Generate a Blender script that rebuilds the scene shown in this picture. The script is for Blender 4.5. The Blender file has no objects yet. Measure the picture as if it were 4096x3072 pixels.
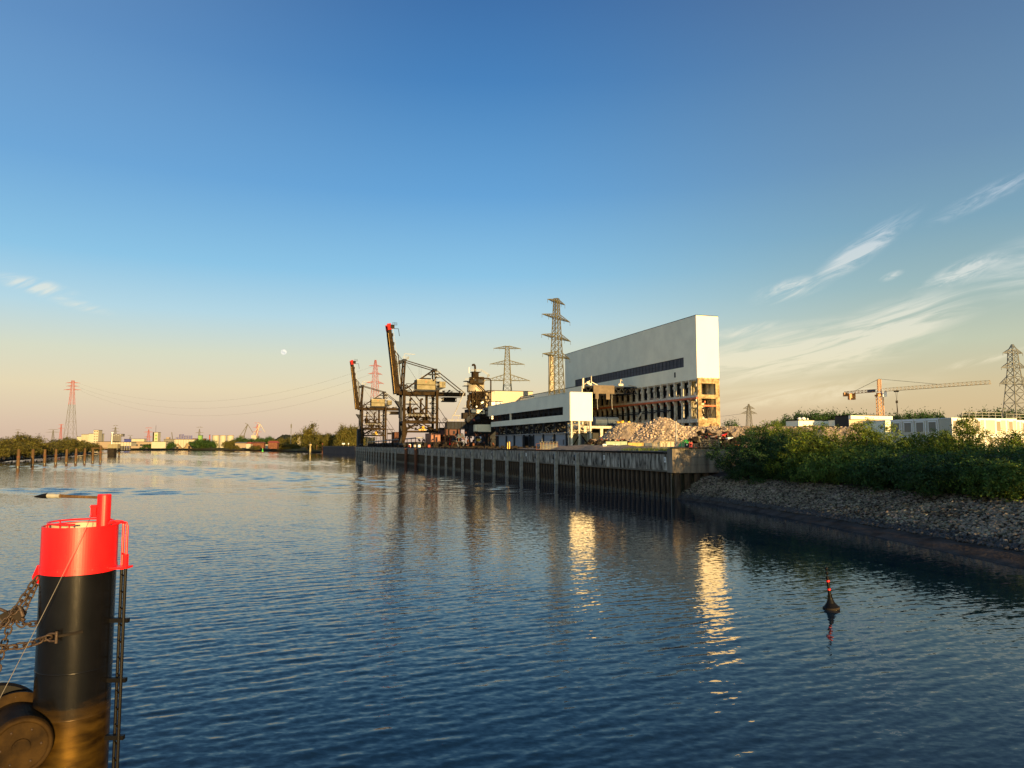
import bpy, bmesh, math, random
from mathutils import Vector, Matrix, noise
random.seed(7)
S = bpy.context.scene
C = S.collection
R = math.radians
# ------------------------------------------------------------ camera, sky, sun, exposure
F_PX, CAM_H, HORIZON = 2950.0, 8.7, 1778.0
PITCH = math.atan((HORIZON-1536)/F_PX)
cd = bpy.data.cameras.new('camera'); cam = bpy.data.objects.new('camera', cd); C.objects.link(cam)
cam.location = (0, 0, CAM_H); cam.rotation_euler = (math.pi/2+PITCH, 0, 0)
cd.sensor_fit = 'HORIZONTAL'; cd.sensor_width = 36; cd.lens = 36*F_PX/4096
cd.clip_start = .1; cd.clip_end = 30000
S.camera = cam
SUN_AZ, SUN_EL = 154.0, 6.5           # clockwise from the viewing direction (+Y)
w = bpy.data.worlds.new('World'); S.world = w; w.use_nodes = True
nt = w.node_tree; N = nt.nodes; L = nt.links; N.clear()
def wn(t, **k):
    n = N.new(t)
    for a, b in k.items(): setattr(n, a, b)
    return n
def wmath(op, a, b=None, clamp=False):
    n = wn('ShaderNodeMath', operation=op, use_clamp=clamp)
    for i, v in enumerate((a, b)):
        if v is None: continue
        if isinstance(v, (int, float)): n.inputs[i].default_value = v
        else: L.new(v, n.inputs[i])
    return n.outputs[0]
out = wn('ShaderNodeOutputWorld'); bg = wn('ShaderNodeBackground')
L.new(bg.outputs[0], out.inputs[0])
sky = wn('ShaderNodeTexSky', sky_type='NISHITA', sun_disc=False, sun_elevation=R(SUN_EL), sun_rotation=R(SUN_AZ),
         altitude=10, air_density=1.0, dust_density=1.6, ozone_density=2.2)
tc = wn('ShaderNodeTexCoord'); sep = wn('ShaderNodeSeparateXYZ'); L.new(tc.outputs['Generated'], sep.inputs[0])
az = wmath('MULTIPLY', wmath('ARCTAN2', sep.outputs[0], sep.outputs[1]), 57.2958)
el = wmath('MULTIPLY', wmath('ARCSINE', sep.outputs[2]), 57.2958)
def lin(c): return tuple(((v/255)/12.92 if v/255 <= .04045 else ((v/255+.055)/1.055)**2.4) for v in c)+(1,)
# clear evening sky: hazy rose-beige at the horizon through pale blue to deep blue overhead
elf = wmath('DIVIDE', el, 60.0, True)
def ramp(stops):
    r = wn('ShaderNodeValToRGB'); r.color_ramp.interpolation = 'B_SPLINE' if False else 'LINEAR'
    e = r.color_ramp.elements
    while len(e) < len(stops): e.new(.5)
    for i, (p, c) in enumerate(stops):
        e[i].position = p/60; e[i].color = lin(c)
    L.new(elf, r.inputs[0]); return r.outputs[0]
left = ramp([(0, (206,178,158)), (1.6, (214,190,166)), (4, (224,208,174)), (6.5, (210,212,190)), (9.5, (176,208,220)), (13, (136,190,222)), (19, (98,158,208)), (27, (68,125,182)), (35, (54,98,154)), (60, (38,68,122))])
right = ramp([(0, (200,168,132)), (1.6, (210,182,140)), (4, (208,190,150)), (7, (190,196,172)), (11, (150,178,180)), (15, (122,160,180)), (20, (104,140,172)), (27, (88,122,160)), (35, (72,98,140)), (60, (44,68,116))])
def mixc(f, a, b, mode='MIX'):
    n = wn('ShaderNodeMix', data_type='RGBA', blend_type=mode)
    if isinstance(f, (int, float)): n.inputs[0].default_value = f
    else: L.new(f, n.inputs[0])
    for i, v in ((6, a), (7, b)):
        if isinstance(v, tuple): n.inputs[i].default_value = v
        else: L.new(v, n.inputs[i])
    return n.outputs[2]
def sstep(v, a, b):
    n = wn('ShaderNodeMapRange', interpolation_type='SMOOTHSTEP'); L.new(v, n.inputs[0])
    n.inputs[1].default_value = a; n.inputs[2].default_value = b
    return n.outputs[0]
base = mixc(sstep(az, -4, 34), left, right)
base = mixc(wmath('MULTIPLY', wmath('MULTIPLY', sstep(az, -2, -42), sstep(el, 10, 26)), .22), base, lin((150,178,206)))
# high cirrus: wisps swept up towards the right, spread in azimuth / elevation
def streak(rot, sx, sy, scale, seed, detail=7, dist=.6, rough=.58):
    c = wn('ShaderNodeCombineXYZ')
    ca, sa = math.cos(R(rot)), math.sin(R(rot))
    u = wmath('ADD', wmath('MULTIPLY', az, ca*sx), wmath('MULTIPLY', el, sa*sx))
    v = wmath('ADD', wmath('MULTIPLY', az, -sa*sy), wmath('MULTIPLY', el, ca*sy))
    L.new(u, c.inputs[0]); L.new(v, c.inputs[1]); c.inputs[2].default_value = seed
    n = wn('ShaderNodeTexNoise'); L.new(c.outputs[0], n.inputs['Vector'])
    n.inputs['Scale'].default_value = scale; n.inputs['Detail'].default_value = detail
    n.inputs['Distortion'].default_value = dist; n.inputs['Roughness'].default_value = rough
    return n.outputs[0]
def blob(a0, e0, rot, ra, re, p=1.0):
    ca, sa = math.cos(R(rot)), math.sin(R(rot))
    da = wmath('SUBTRACT', az, a0); de = wmath('SUBTRACT', el, e0)
    u = wmath('DIVIDE', wmath('ADD', wmath('MULTIPLY', da, ca), wmath('MULTIPLY', de, sa)), ra)
    v = wmath('DIVIDE', wmath('ADD', wmath('MULTIPLY', da, -sa), wmath('MULTIPLY', de, ca)), re)
    d = wmath('SQRT', wmath('ADD', wmath('MULTIPLY', u, u), wmath('MULTIPLY', v, v)))
    return wmath('MULTIPLY', sstep(d, 1.0, 0.0), p)
s1 = streak(24, .20, 1.05, 1.0, 3.1, detail=11, dist=1.5, rough=.66)
s2 = streak(10, .11, .66, 1.0, 8.7, detail=10, dist=1.7, rough=.62)
def addm(items):
    r = items[0]
    for i in items[1:]: r = wmath('MAXIMUM', r, i)
    return r
wisp_mask = addm([blob(25.7, 13.5, 32, 5.4, 1.1, 1.0), blob(20.9, 11.2, 12, 3.4, 1.0, .85), blob(33.8, 16.2, 20, 5.0, .8, .6), blob(31.6, 11.3, 20, 3.6, 1.0, .9),
                  blob(-33.2, 10.3, -8, 3.0, .7, .9), blob(-31, 9.4, -12, 3.0, .5, .6), blob(27.6, 11.6, 18, 1.0, .35, .9), blob(17.6, 8.4, 8, 4.0, .6, .6), blob(33, 5.6, 12, 4, .4, .7), blob(50, 14, 20, 14, 3, .8), blob(75, 18, 10, 22, 5, .7)])
wide_mask = addm([blob(21, 6.6, 7, 12, 2.6, 1.0), blob(26.5, 7.8, 17, 8.5, 2.2, 1.0), blob(21, 3.6, 4, 12, 1.3, .7), blob(38, 12, 16, 10, 2.6, .45), blob(60, 9, 8, 22, 4, .7)])
c1 = wmath('MULTIPLY', sstep(s1, .36, .72), wisp_mask)
c2 = wmath('MULTIPLY', sstep(s2, .31, .70), wide_mask)
cl = wmath('MINIMUM', wmath('ADD', wmath('MULTIPLY', c1, 1.5), wmath('MULTIPLY', c2, 1.7)), .74)
cloudcol = ramp([(0, (240,215,170)), (6, (236,226,196)), (10, (224,226,214)), (16, (206,216,226)), (30, (190,204,228)), (60, (160,180,215))])
base = mixc(cl, base, cloudcol)
# the physical sky carries the light; its colour is graded towards the hazy evening gradient
scaled = mixc(1.0, sky.outputs[0], (.075, .075, .075, 1), 'MULTIPLY')
EXPO = 1.1
comp = mixc(1.0, base, (1.10*2**-EXPO,)*3+(1,), 'MULTIPLY')
# the unseen sky round the low sun (behind the camera) is brighter and warmer
vd = wn('ShaderNodeVectorMath', operation='DOT_PRODUCT'); L.new(tc.outputs['Generated'], vd.inputs[0])
vd.inputs[1].default_value = (math.sin(R(SUN_AZ))*math.cos(R(SUN_EL)), math.cos(R(SUN_AZ))*math.cos(R(SUN_EL)), math.sin(R(SUN_EL)))
glow = wmath('POWER', sstep(vd.outputs['Value'], .0, 1.0), 1.6)
comp = mixc(1.0, comp, mixc(glow, (1,1,1,1), (4.2,3.3,2.1,1)), 'MULTIPLY')
final = mixc(.94, scaled, comp)
L.new(final, bg.inputs[0]); bg.inputs[1].default_value = 1.0
sd = bpy.data.lights.new('sun', 'SUN'); sun = bpy.data.objects.new('sun', sd); C.objects.link(sun)
sd.energy = 5.0; sd.angle = R(.5); sd.color = (1.0, .64, .24)
tosun = Vector((math.sin(R(SUN_AZ))*math.cos(R(SUN_EL)), math.cos(R(SUN_AZ))*math.cos(R(SUN_EL)), math.sin(R(SUN_EL))))
sun.rotation_euler = (-tosun).to_track_quat('-Z', 'Y').to_euler(); sun.location = tosun*300
S.render.engine = 'CYCLES'
S.view_settings.view_transform = 'Standard'; S.view_settings.look = 'None'
S.view_settings.exposure = EXPO; S.view_settings.gamma = 1; S.view_settings.use_curve_mapping = False
S.cycles.max_bounces = 6; S.cycles.glossy_bounces = 3; S.cycles.transparent_max_bounces = 8; S.cycles.caustics_reflective = False
S.cycles.caustics_refractive = False; S.cycles.sample_clamp_indirect = 6
try: S.cycles.use_denoising = True
except Exception: pass
# ------------------------------------------------------------ survey helpers
CT, ST = math.cos(PITCH), math.sin(PITCH)
def at(px, py, Y):
    """the point of the place at distance Y that a bearing/height reading of the photograph belongs to"""
    dy = py-1536; d = F_PX*CT+dy*ST
    return Vector(((px-2048)/d*Y, Y, CAM_H+(F_PX*ST-dy*CT)/d*Y))
def hz(py, Y): return at(2048, py, Y).z
QROT = math.atan2(.3147, .9492)                     # the works stand square to the quay
QX, QY = 26.1, 120.0
def P(t, s, z=0): return Vector((QX+.9492*t-.3147*s, QY+.3147*t+.9492*s, z))
def s_of(px, t):
    k = (px-2048)/2960.0
    return (QX+.9492*t-k*(QY+.3147*t))/(.3147+.9492*k)
def t_of(px, s):
    k = (px-2048)/2960.0
    return (k*(QY+.9492*s)-QX+.3147*s)/(.9492-.3147*k)
def zts(py, t, s): return hz(py, QY+.3147*t+.9492*s)
# ------------------------------------------------------------ materials
MATS = {}
def mat(name, col, rough=.8, metal=0.0, var=.25, scale=1.0, bump=0.0, col2=None, stretch=(1,1,1), spec=.5, coat=0, thr=None, emit=None, detail=5, transl=None, bscale=None, island=0):
    if name in MATS: return MATS[name]
    m = bpy.data.materials.new(name); m.use_nodes = True
    t = m.node_tree; n = t.nodes; l = t.links
    b = n['Principled BSDF']
    tc = n.new('ShaderNodeTexCoord'); mp = n.new('ShaderNodeMapping'); l.new(tc.outputs['Object'], mp.inputs[0])
    mp.inputs['Scale'].default_value = stretch
    nz = n.new('ShaderNodeTexNoise'); nz.inputs['Scale'].default_value = scale; nz.inputs['Detail'].default_value = detail; nz.inputs['Roughness'].default_value = .6
    l.new(mp.outputs[0], nz.inputs['Vector'])
    r = n.new('ShaderNodeValToRGB'); e = r.color_ramp.elements
    a, bb = thr if thr else (.3, .7)
    e[0].position = a; e[1].position = bb
    c1 = tuple(max(0, v*(1-var)) for v in col)+(1,)
    c2 = tuple(col2)+(1,) if col2 else tuple(min(1, v*(1+var)) for v in col)+(1,)
    e[0].color = c1 if not col2 else tuple(col)+(1,); e[1].color = c2
    l.new(nz.outputs[0], r.inputs[0])
    src = r.outputs[0]
    if island:
        g = n.new('ShaderNodeNewGeometry'); h = n.new('ShaderNodeHueSaturation')
        mr = n.new('ShaderNodeMapRange'); l.new(g.outputs['Random Per Island'], mr.inputs[0]); mr.inputs[3].default_value = 1-island; mr.inputs[4].default_value = 1+island
        l.new(mr.outputs[0], h.inputs['Value']); l.new(src, h.inputs['Color']); src = h.outputs[0]
        m2 = n.new('ShaderNodeMath'); m2.operation = 'FRACT'; m3 = n.new('ShaderNodeMath'); m3.operation = 'MULTIPLY'; m3.inputs[1].default_value = 7.31
        l.new(g.outputs['Random Per Island'], m3.inputs[0]); l.new(m3.outputs[0], m2.inputs[0])
        mr2 = n.new('ShaderNodeMapRange'); l.new(m2.outputs[0], mr2.inputs[0]); mr2.inputs[3].default_value = .5-.06*island; mr2.inputs[4].default_value = .5+.05*island
        l.new(mr2.outputs[0], h.inputs['Hue'])
    l.new(src, b.inputs['Base Color'])
    b.inputs['Roughness'].default_value = rough; b.inputs['Metallic'].default_value = metal
    b.inputs['Specular IOR Level'].default_value = spec; b.inputs['Coat Weight'].default_value = coat
    if emit:
        b.inputs['Emission Color'].default_value = tuple(emit[:3])+(1,); b.inputs['Emission Strength'].default_value = emit[3]
    if bump:
        bn = n.new('ShaderNodeBump'); bn.inputs['Strength'].default_value = 1; bn.inputs['Distance'].default_value = bump
        nb = n.new('ShaderNodeTexNoise'); nb.inputs['Scale'].default_value = bscale or scale*4; nb.inputs['Detail'].default_value = 4
        l.new(mp.outputs[0], nb.inputs['Vector']); l.new(nb.outputs[0], bn.inputs['Height']); l.new(bn.outputs[0], b.inputs['Normal'])
    if transl:
        o = n['Material Output']; ts = n.new('ShaderNodeBsdfTranslucent'); mx = n.new('ShaderNodeMixShader'); mx.inputs[0].default_value = transl
        l.new(src, ts.inputs[0]); l.new(b.outputs[0], mx.inputs[1]); l.new(ts.outputs[0], mx.inputs[2]); l.new(mx.outputs[0], o.inputs[0])
    MATS[name] = m; return m
def ribbed(name, col, pitch, depth, axis='x', rough=.6, var=.08, metal=0, dirt=.0):
    """profiled sheet: fine ribs as relief"""
    if name in MATS: return MATS[name]
    m = mat(name, col, rough, metal, var, .12, spec=.12)
    t = m.node_tree; n = t.nodes; l = t.links; b = n['Principled BSDF']
    tc = n.new('ShaderNodeTexCoord'); sp = n.new('ShaderNodeSeparateXYZ'); l.new(tc.outputs['Object'], sp.inputs[0])
    src = {'x': sp.outputs[0], 'y': sp.outputs[1], 'z': sp.outputs[2]}
    if axis == 'xy':
        ad = n.new('ShaderNodeMath'); ad.operation = 'ADD'; l.new(sp.outputs[0], ad.inputs[0]); l.new(sp.outputs[1], ad.inputs[1]); s_ = ad.outputs[0]
    else: s_ = src[axis]
    a = n.new('ShaderNodeMath'); a.operation = 'MULTIPLY'; a.inputs[1].default_value = 2*math.pi/pitch; l.new(s_, a.inputs[0])
    sn = n.new('ShaderNodeMath'); sn.operation = 'SINE'; l.new(a.outputs[0], sn.inputs[0])
    bn = n.new('ShaderNodeBump'); bn.inputs['Distance'].default_value = depth; l.new(sn.outputs[0], bn.inputs['Height']); l.new(bn.outputs[0], b.inputs['Normal'])
    return m
# ------------------------------------------------------------ mesh builder
class MB:
    def __init__(s, dz=0.0): s.v = []; s.f = []; s.dz = dz
    def add(s, vs, fs):
        o = len(s.v); s.v += [(p[0], p[1], p[2]+s.dz) for p in vs]; s.f += [tuple(i+o for i in f) for f in fs]; return s
    def box(s, x0, x1, y0, y1, z0, z1):
        vs = [(x, y, z) for z in (z0, z1) for y in (y0, y1) for x in (x0, x1)]
        return s.add(vs, [(0,2,3,1), (4,5,7,6), (0,1,5,4), (2,6,7,3), (0,4,6,2), (1,3,7,5)])
    def obox(s, c, size, rot=(0,0,0)):
        from mathutils import Euler
        M = Euler(rot).to_matrix(); c = Vector(c)
        vs = [c+M@Vector((x*size[0]/2, y*size[1]/2, z*size[2]/2)) for z in (-1,1) for y in (-1,1) for x in (-1,1)]
        return s.add(vs, [(0,2,3,1), (4,5,7,6), (0,1,5,4), (2,6,7,3), (0,4,6,2), (1,3,7,5)])
    def bar(s, p, q, w, h=None, up=(0,0,1)):
        p = Vector(p); q = Vector(q); d = q-p
        if d.length < 1e-6: return s
        d.normalize(); u = Vector(up)
        if abs(d.dot(u)) > .98: u = Vector((0,1,0))
        a = d.cross(u).normalized(); b = a.cross(d).normalized(); h = h or w
        vs = [e+a*x*w/2+b*y*h/2 for e in (p, q) for y in (-1,1) for x in (-1,1)]
        return s.add(vs, [(0,2,3,1), (4,5,7,6), (0,1,5,4), (2,6,7,3), (0,4,6,2), (1,3,7,5)])
    def tube(s, pts, r, n=8, cap=True):
        pts = [Vector(p) for p in pts]; rings = []
        rs = r if isinstance(r, (list, tuple)) else [r]*len(pts)
        a = None
        for i, p in enumerate(pts):
            d = (pts[min(i+1, len(pts)-1)]-pts[max(i-1, 0)]).normalized()
            if a is None:
                a = d.orthogonal().normalized()
                if abs(d.z) > .99: a = Vector((1,0,0))
            a = (a-d*a.dot(d)).normalized(); b = d.cross(a)
            rings.append([p+(a*math.cos(t)+b*math.sin(t))*rs[i] for t in [2*math.pi*k/n for k in range(n)]])
        vs = [v for r_ in rings for v in r_]; fs = []
        for i in range(len(pts)-1):
            for k in range(n): fs.append((i*n+k, i*n+(k+1)%n, (i+1)*n+(k+1)%n, (i+1)*n+k))
        if cap: fs += [tuple(reversed(range(n))), tuple(range((len(pts)-1)*n, len(pts)*n))]
        return s.add(vs, fs)
    def cyl(s, c, r, z0, z1, n=16, r2=None): return s.tube([(c[0],c[1],z0), (c[0],c[1],z1)], [r, r if r2 is None else r2], n)
    def lathe(s, prof, n=24, c=(0,0,0), closed=False):
        vs = []; fs = []; m = len(prof)
        for k in range(n):
            t = 2*math.pi*k/n
            for r, z in prof: vs.append((c[0]+r*math.cos(t), c[1]+r*math.sin(t), c[2]+z))
        for k in range(n):
            for i in range(m if closed else m-1):
                j = (i+1)%m
                fs.append((k*m+i, ((k+1)%n)*m+i, ((k+1)%n)*m+j, k*m+j))
        return s.add(vs, fs)
    def prism(s, poly, z0, z1):
        n = len(poly); vs = [(x, y, z0) for x, y in poly]+[(x, y, z1) for x, y in poly]
        return s.add(vs, [tuple(reversed(range(n))), tuple(range(n, 2*n))]+[(i, (i+1)%n, n+(i+1)%n, n+i) for i in range(n)])
    def ball(s, c, r, n=10, m=7, sz=1):
        prof = [(max(1e-4, r*math.sin(math.pi*i/m)), -r*sz*math.cos(math.pi*i/m)) for i in range(m+1)]
        return s.lathe(prof, n, c)
    def rail(s, pts, h=1.1, r=.04, step=2.0):
        for i in range(len(pts)-1):
            a = Vector(pts[i]); b = Vector(pts[i+1]); k = max(1, int((b-a).length/step))
            for zz in (h, h*.5): s.bar(a+Vector((0,0,zz)), b+Vector((0,0,zz)), r*2)
            for j in range(k+1):
                p = a.lerp(b, j/k); s.bar(p, p+Vector((0,0,h)), r*2)
        return s
    def mesh(s, name, m=None, smooth=False):
        me = bpy.data.meshes.new(name); me.from_pydata(s.v, [], s.f)
        if smooth: me.polygons.foreach_set('use_smooth', [True]*len(me.polygons))
        if m: me.materials.append(m)
        me.update(); return me
    def build(s, name, m, parent=None, label=None, cat=None, group=None, kind=None, loc=None, smooth=False):
        o = bpy.data.objects.new(name, s.mesh(name, m, smooth)); C.objects.link(o)
        if parent: o.parent = parent
        if loc is not None: o.location = loc
        tag(o, label, cat, group, kind)
        return o
def tag(o, label=None, cat=None, group=None, kind=None):
    for k, v in (('label', label), ('category', cat), ('group', group), ('kind', kind)):
        if v: o[k] = v
    return o
def thing(name, loc, rz, label, cat, group=None):
    o = bpy.data.objects.new(name, None); C.objects.link(o); o.empty_display_size = .5
    o.location = loc; o.rotation_euler = (0, 0, rz)
    return tag(o, label, cat, group)
def inst(name, me, parent=None, loc=(0,0,0), rot=(0,0,0), sc=(1,1,1), **k):
    o = bpy.data.objects.new(name, me); C.objects.link(o); o.parent = parent
    o.location = loc; o.rotation_euler = rot; o.scale = sc if isinstance(sc, (tuple, list)) else (sc,)*3
    return tag(o, **k)
def copy_tree(o, parent=None):
    c = o.copy(); C.objects.link(c); c.parent = parent
    for ch in o.children: copy_tree(ch, c)
    return c
def stone_mesh(seed, m, name='stone'):
    rnd = random.Random(seed); bm = bmesh.new(); bmesh.ops.create_icosphere(bm, subdivisions=1, radius=.5)
    sx, sy, sz = rnd.uniform(.75,1.2), rnd.uniform(.7,1.1), rnd.uniform(.45,.8)
    for v in bm.verts:
        k = rnd.uniform(.72, 1.15); v.co = Vector((v.co.x*sx*k, v.co.y*sy*k, v.co.z*sz*k))
    me = bpy.data.meshes.new(name); bm.to_mesh(me); bm.free(); me.materials.append(m); return me
def stones_into(mb, pts, meshes, rnd, s0, s1):
    """many stones joined in one mesh"""
    from mathutils import Euler
    data = [([v.co.copy() for v in me.vertices], [tuple(p.vertices) for p in me.polygons]) for me in meshes]
    for p in pts:
        vs, fs = data[rnd.randrange(len(data))]; k = rnd.uniform(s0, s1)*rnd.choice((.8, 1, 1, 1.25))
        M = Euler((rnd.uniform(-.5,.5), rnd.uniform(-.5,.5), rnd.uniform(0,6.28))).to_matrix()*k
        P0 = Vector(p); mb.add([P0+M@v for v in vs], fs)
# ------------------------------------------------------------ shared materials
M = {}
M['panel'] = ribbed('cladding_panel_grey', (.86,.82,.64), .9, .004, 'xy', .8)
M['panelw'] = ribbed('cladding_panel_white', (.86,.81,.68), 1.0, .004, 'x', .42, .03)
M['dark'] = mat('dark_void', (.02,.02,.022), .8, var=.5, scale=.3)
M['glassd'] = mat('smoked_window', (.03,.033,.045), .5, var=.5, scale=.35, col2=(.07,.075,.10), stretch=(1,1,.4), spec=.2)
M['conc'] = mat('raw_concrete', (.24,.19,.14), .92, spec=.15, var=.3, scale=.8, bump=.05, col2=(.66,.61,.50), thr=(.22,.55))
M['conc_old'] = mat('weathered_quay_concrete', (.05,.042,.034), .9, spec=.1, scale=.9, bump=.05, col2=(.58,.52,.43), thr=(.40,.68), stretch=(1.6,1.6,.35), detail=8)
M['conc_tan'] = mat('tan_wall_concrete', (.085,.07,.055), .9, scale=.5, bump=.04, col2=(.33,.275,.21), thr=(.30,.66), stretch=(1.8,1.8,.35), detail=7)
M['sheet'] = mat('rusty_sheet_pile', (.018,.013,.010), .85, spec=.1, scale=.8, bump=.04, col2=(.13,.098,.07), thr=(.3,.7), stretch=(1,1,.35))
M['wet'] = mat('tar_wet_steel', (.008,.009,.009), .4, scale=1.5, bump=.05, col2=(.03,.032,.02))
M['steelblue'] = mat('galvanised_fender_steel', (.30,.30,.29), .75, spec=.15, var=.45, scale=.8, bump=.02)
M['brown'] = mat('brown_crane_paint', (.011,.008,.005), .8, var=.3, scale=.5, col2=(.046,.029,.013), thr=(.35,.7), bump=.01, spec=.08)
M['olive'] = mat('dark_grey_brown_steel', (.010,.009,.009), .8, var=.4, scale=.7, col2=(.034,.027,.021), spec=.08)
M['navy'] = mat('dark_blue_grey_steel', (.012,.015,.022), .7, var=.4, scale=.6, col2=(.030,.034,.044), spec=.12)
M['cream'] = mat('cream_cabin_paint', (.17,.15,.09), .7, var=.2, scale=.5, spec=.1, col2=(.27,.24,.16))
M['tank'] = mat('stained_cream_tank', (.20,.16,.10), .55, var=.3, scale=.5, col2=(.50,.45,.34), stretch=(1,1,.3))
M['red'] = mat('signal_red_paint', (.70,.010,.012), .35, var=.12, scale=1.5)
M['redfar'] = mat('haze_paled_red_steel', (.30,.075,.055), .8, var=.15, spec=.1)  # red paled so that distance haze sits in the colour
M['rust'] = mat('rust_brown_sheet', (.085,.032,.02), .8, var=.3, scale=.4, col2=(.17,.075,.042), spec=.2)
M['orange'] = mat('orange_crane_rail', (.42,.085,.03), .65, var=.4, scale=.6, col2=(.62,.17,.07))
M['yellow'] = mat('worn_yellow_paint', (.65,.38,.04), .5, var=.3, scale=1.2)
M['green'] = mat('bright_green_paint', (.05,.42,.05), .5, var=.2)
M['palegreen'] = mat('pale_green_skip', (.28,.36,.25), .6, var=.2, scale=.8)
M['blue'] = mat('faded_blue_paint', (.03,.05,.085), .6, var=.35, scale=.6)
M['white'] = mat('white_paint', (.80,.80,.78), .5, var=.06)
M['lattice'] = mat('galvanised_lattice', (.10,.09,.045), .8, var=.25, scale=.3, spec=.2)
M['latticedk'] = mat('grey_lattice', (.10,.11,.11), .6, var=.25, scale=.3)
M['lattdist'] = mat('distant_grey_lattice', (.10,.10,.09), .8, var=.15, scale=.1)
M['rubble'] = mat('crushed_rubble', (.13,.10,.075), .95, var=.3, scale=.9, bump=.12, spec=.05, col2=(.40,.32,.24), bscale=2.2, detail=8)
M['stonew'] = mat('broken_concrete_stone', (.24,.19,.14), .95, var=.3, scale=.8, bump=.05, spec=.05, island=.6, col2=(.46,.38,.29))
M['concend'] = mat('scarred_sunlit_tan_concrete', (.10,.060,.026), .92, spec=.08, scale=.75, bump=.06, col2=(.46,.36,.21), thr=(.30,.66), detail=8)  # end-frame concrete with the orange sun glow put into its colour
M['riprap'] = mat('grey_riprap_stone', (.075,.066,.050), .95, scale=.35, bump=.03, spec=.05, island=.85, col2=(.215,.185,.14))
M['riprapd'] = mat('wet_dark_riprap_stone', (.022,.020,.019), .6, scale=.6, bump=.03, island=.45, col2=(.05,.045,.04))
M['sand'] = mat('dry_sandy_bank', (.20,.14,.075), .98, spec=.05, var=.3, scale=.06, bump=.15, col2=(.28,.21,.12), bscale=.8)
M['wood'] = mat('weathered_timber', (.05,.03,.016), .9, spec=.1, var=.4, scale=1.2, bump=.05, col2=(.14,.085,.042), stretch=(3,3,.4))
M['bark'] = mat('bark', (.03,.024,.017), .95, spec=.05, var=.4, scale=2, bump=.05)
M['galv'] = mat('galvanised_rail', (.30,.30,.27), .6, var=.2)
M['chain'] = mat('rusty_chain', (.018,.013,.011), .6, metal=.3, scale=9, bump=.01, col2=(.065,.040,.028))
def leafmat(name, a, b, tr=.28): return mat(name, a, .6, scale=.12, col2=b, island=.5, transl=tr, spec=.25)
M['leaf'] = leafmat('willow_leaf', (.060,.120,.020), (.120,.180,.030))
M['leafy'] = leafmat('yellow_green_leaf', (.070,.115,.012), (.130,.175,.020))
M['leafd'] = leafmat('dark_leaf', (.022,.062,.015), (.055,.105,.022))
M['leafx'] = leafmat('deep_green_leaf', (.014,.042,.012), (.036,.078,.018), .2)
M['leaff'] = leafmat('far_leaf', (.060,.062,.012), (.125,.110,.020), .2)
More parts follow.
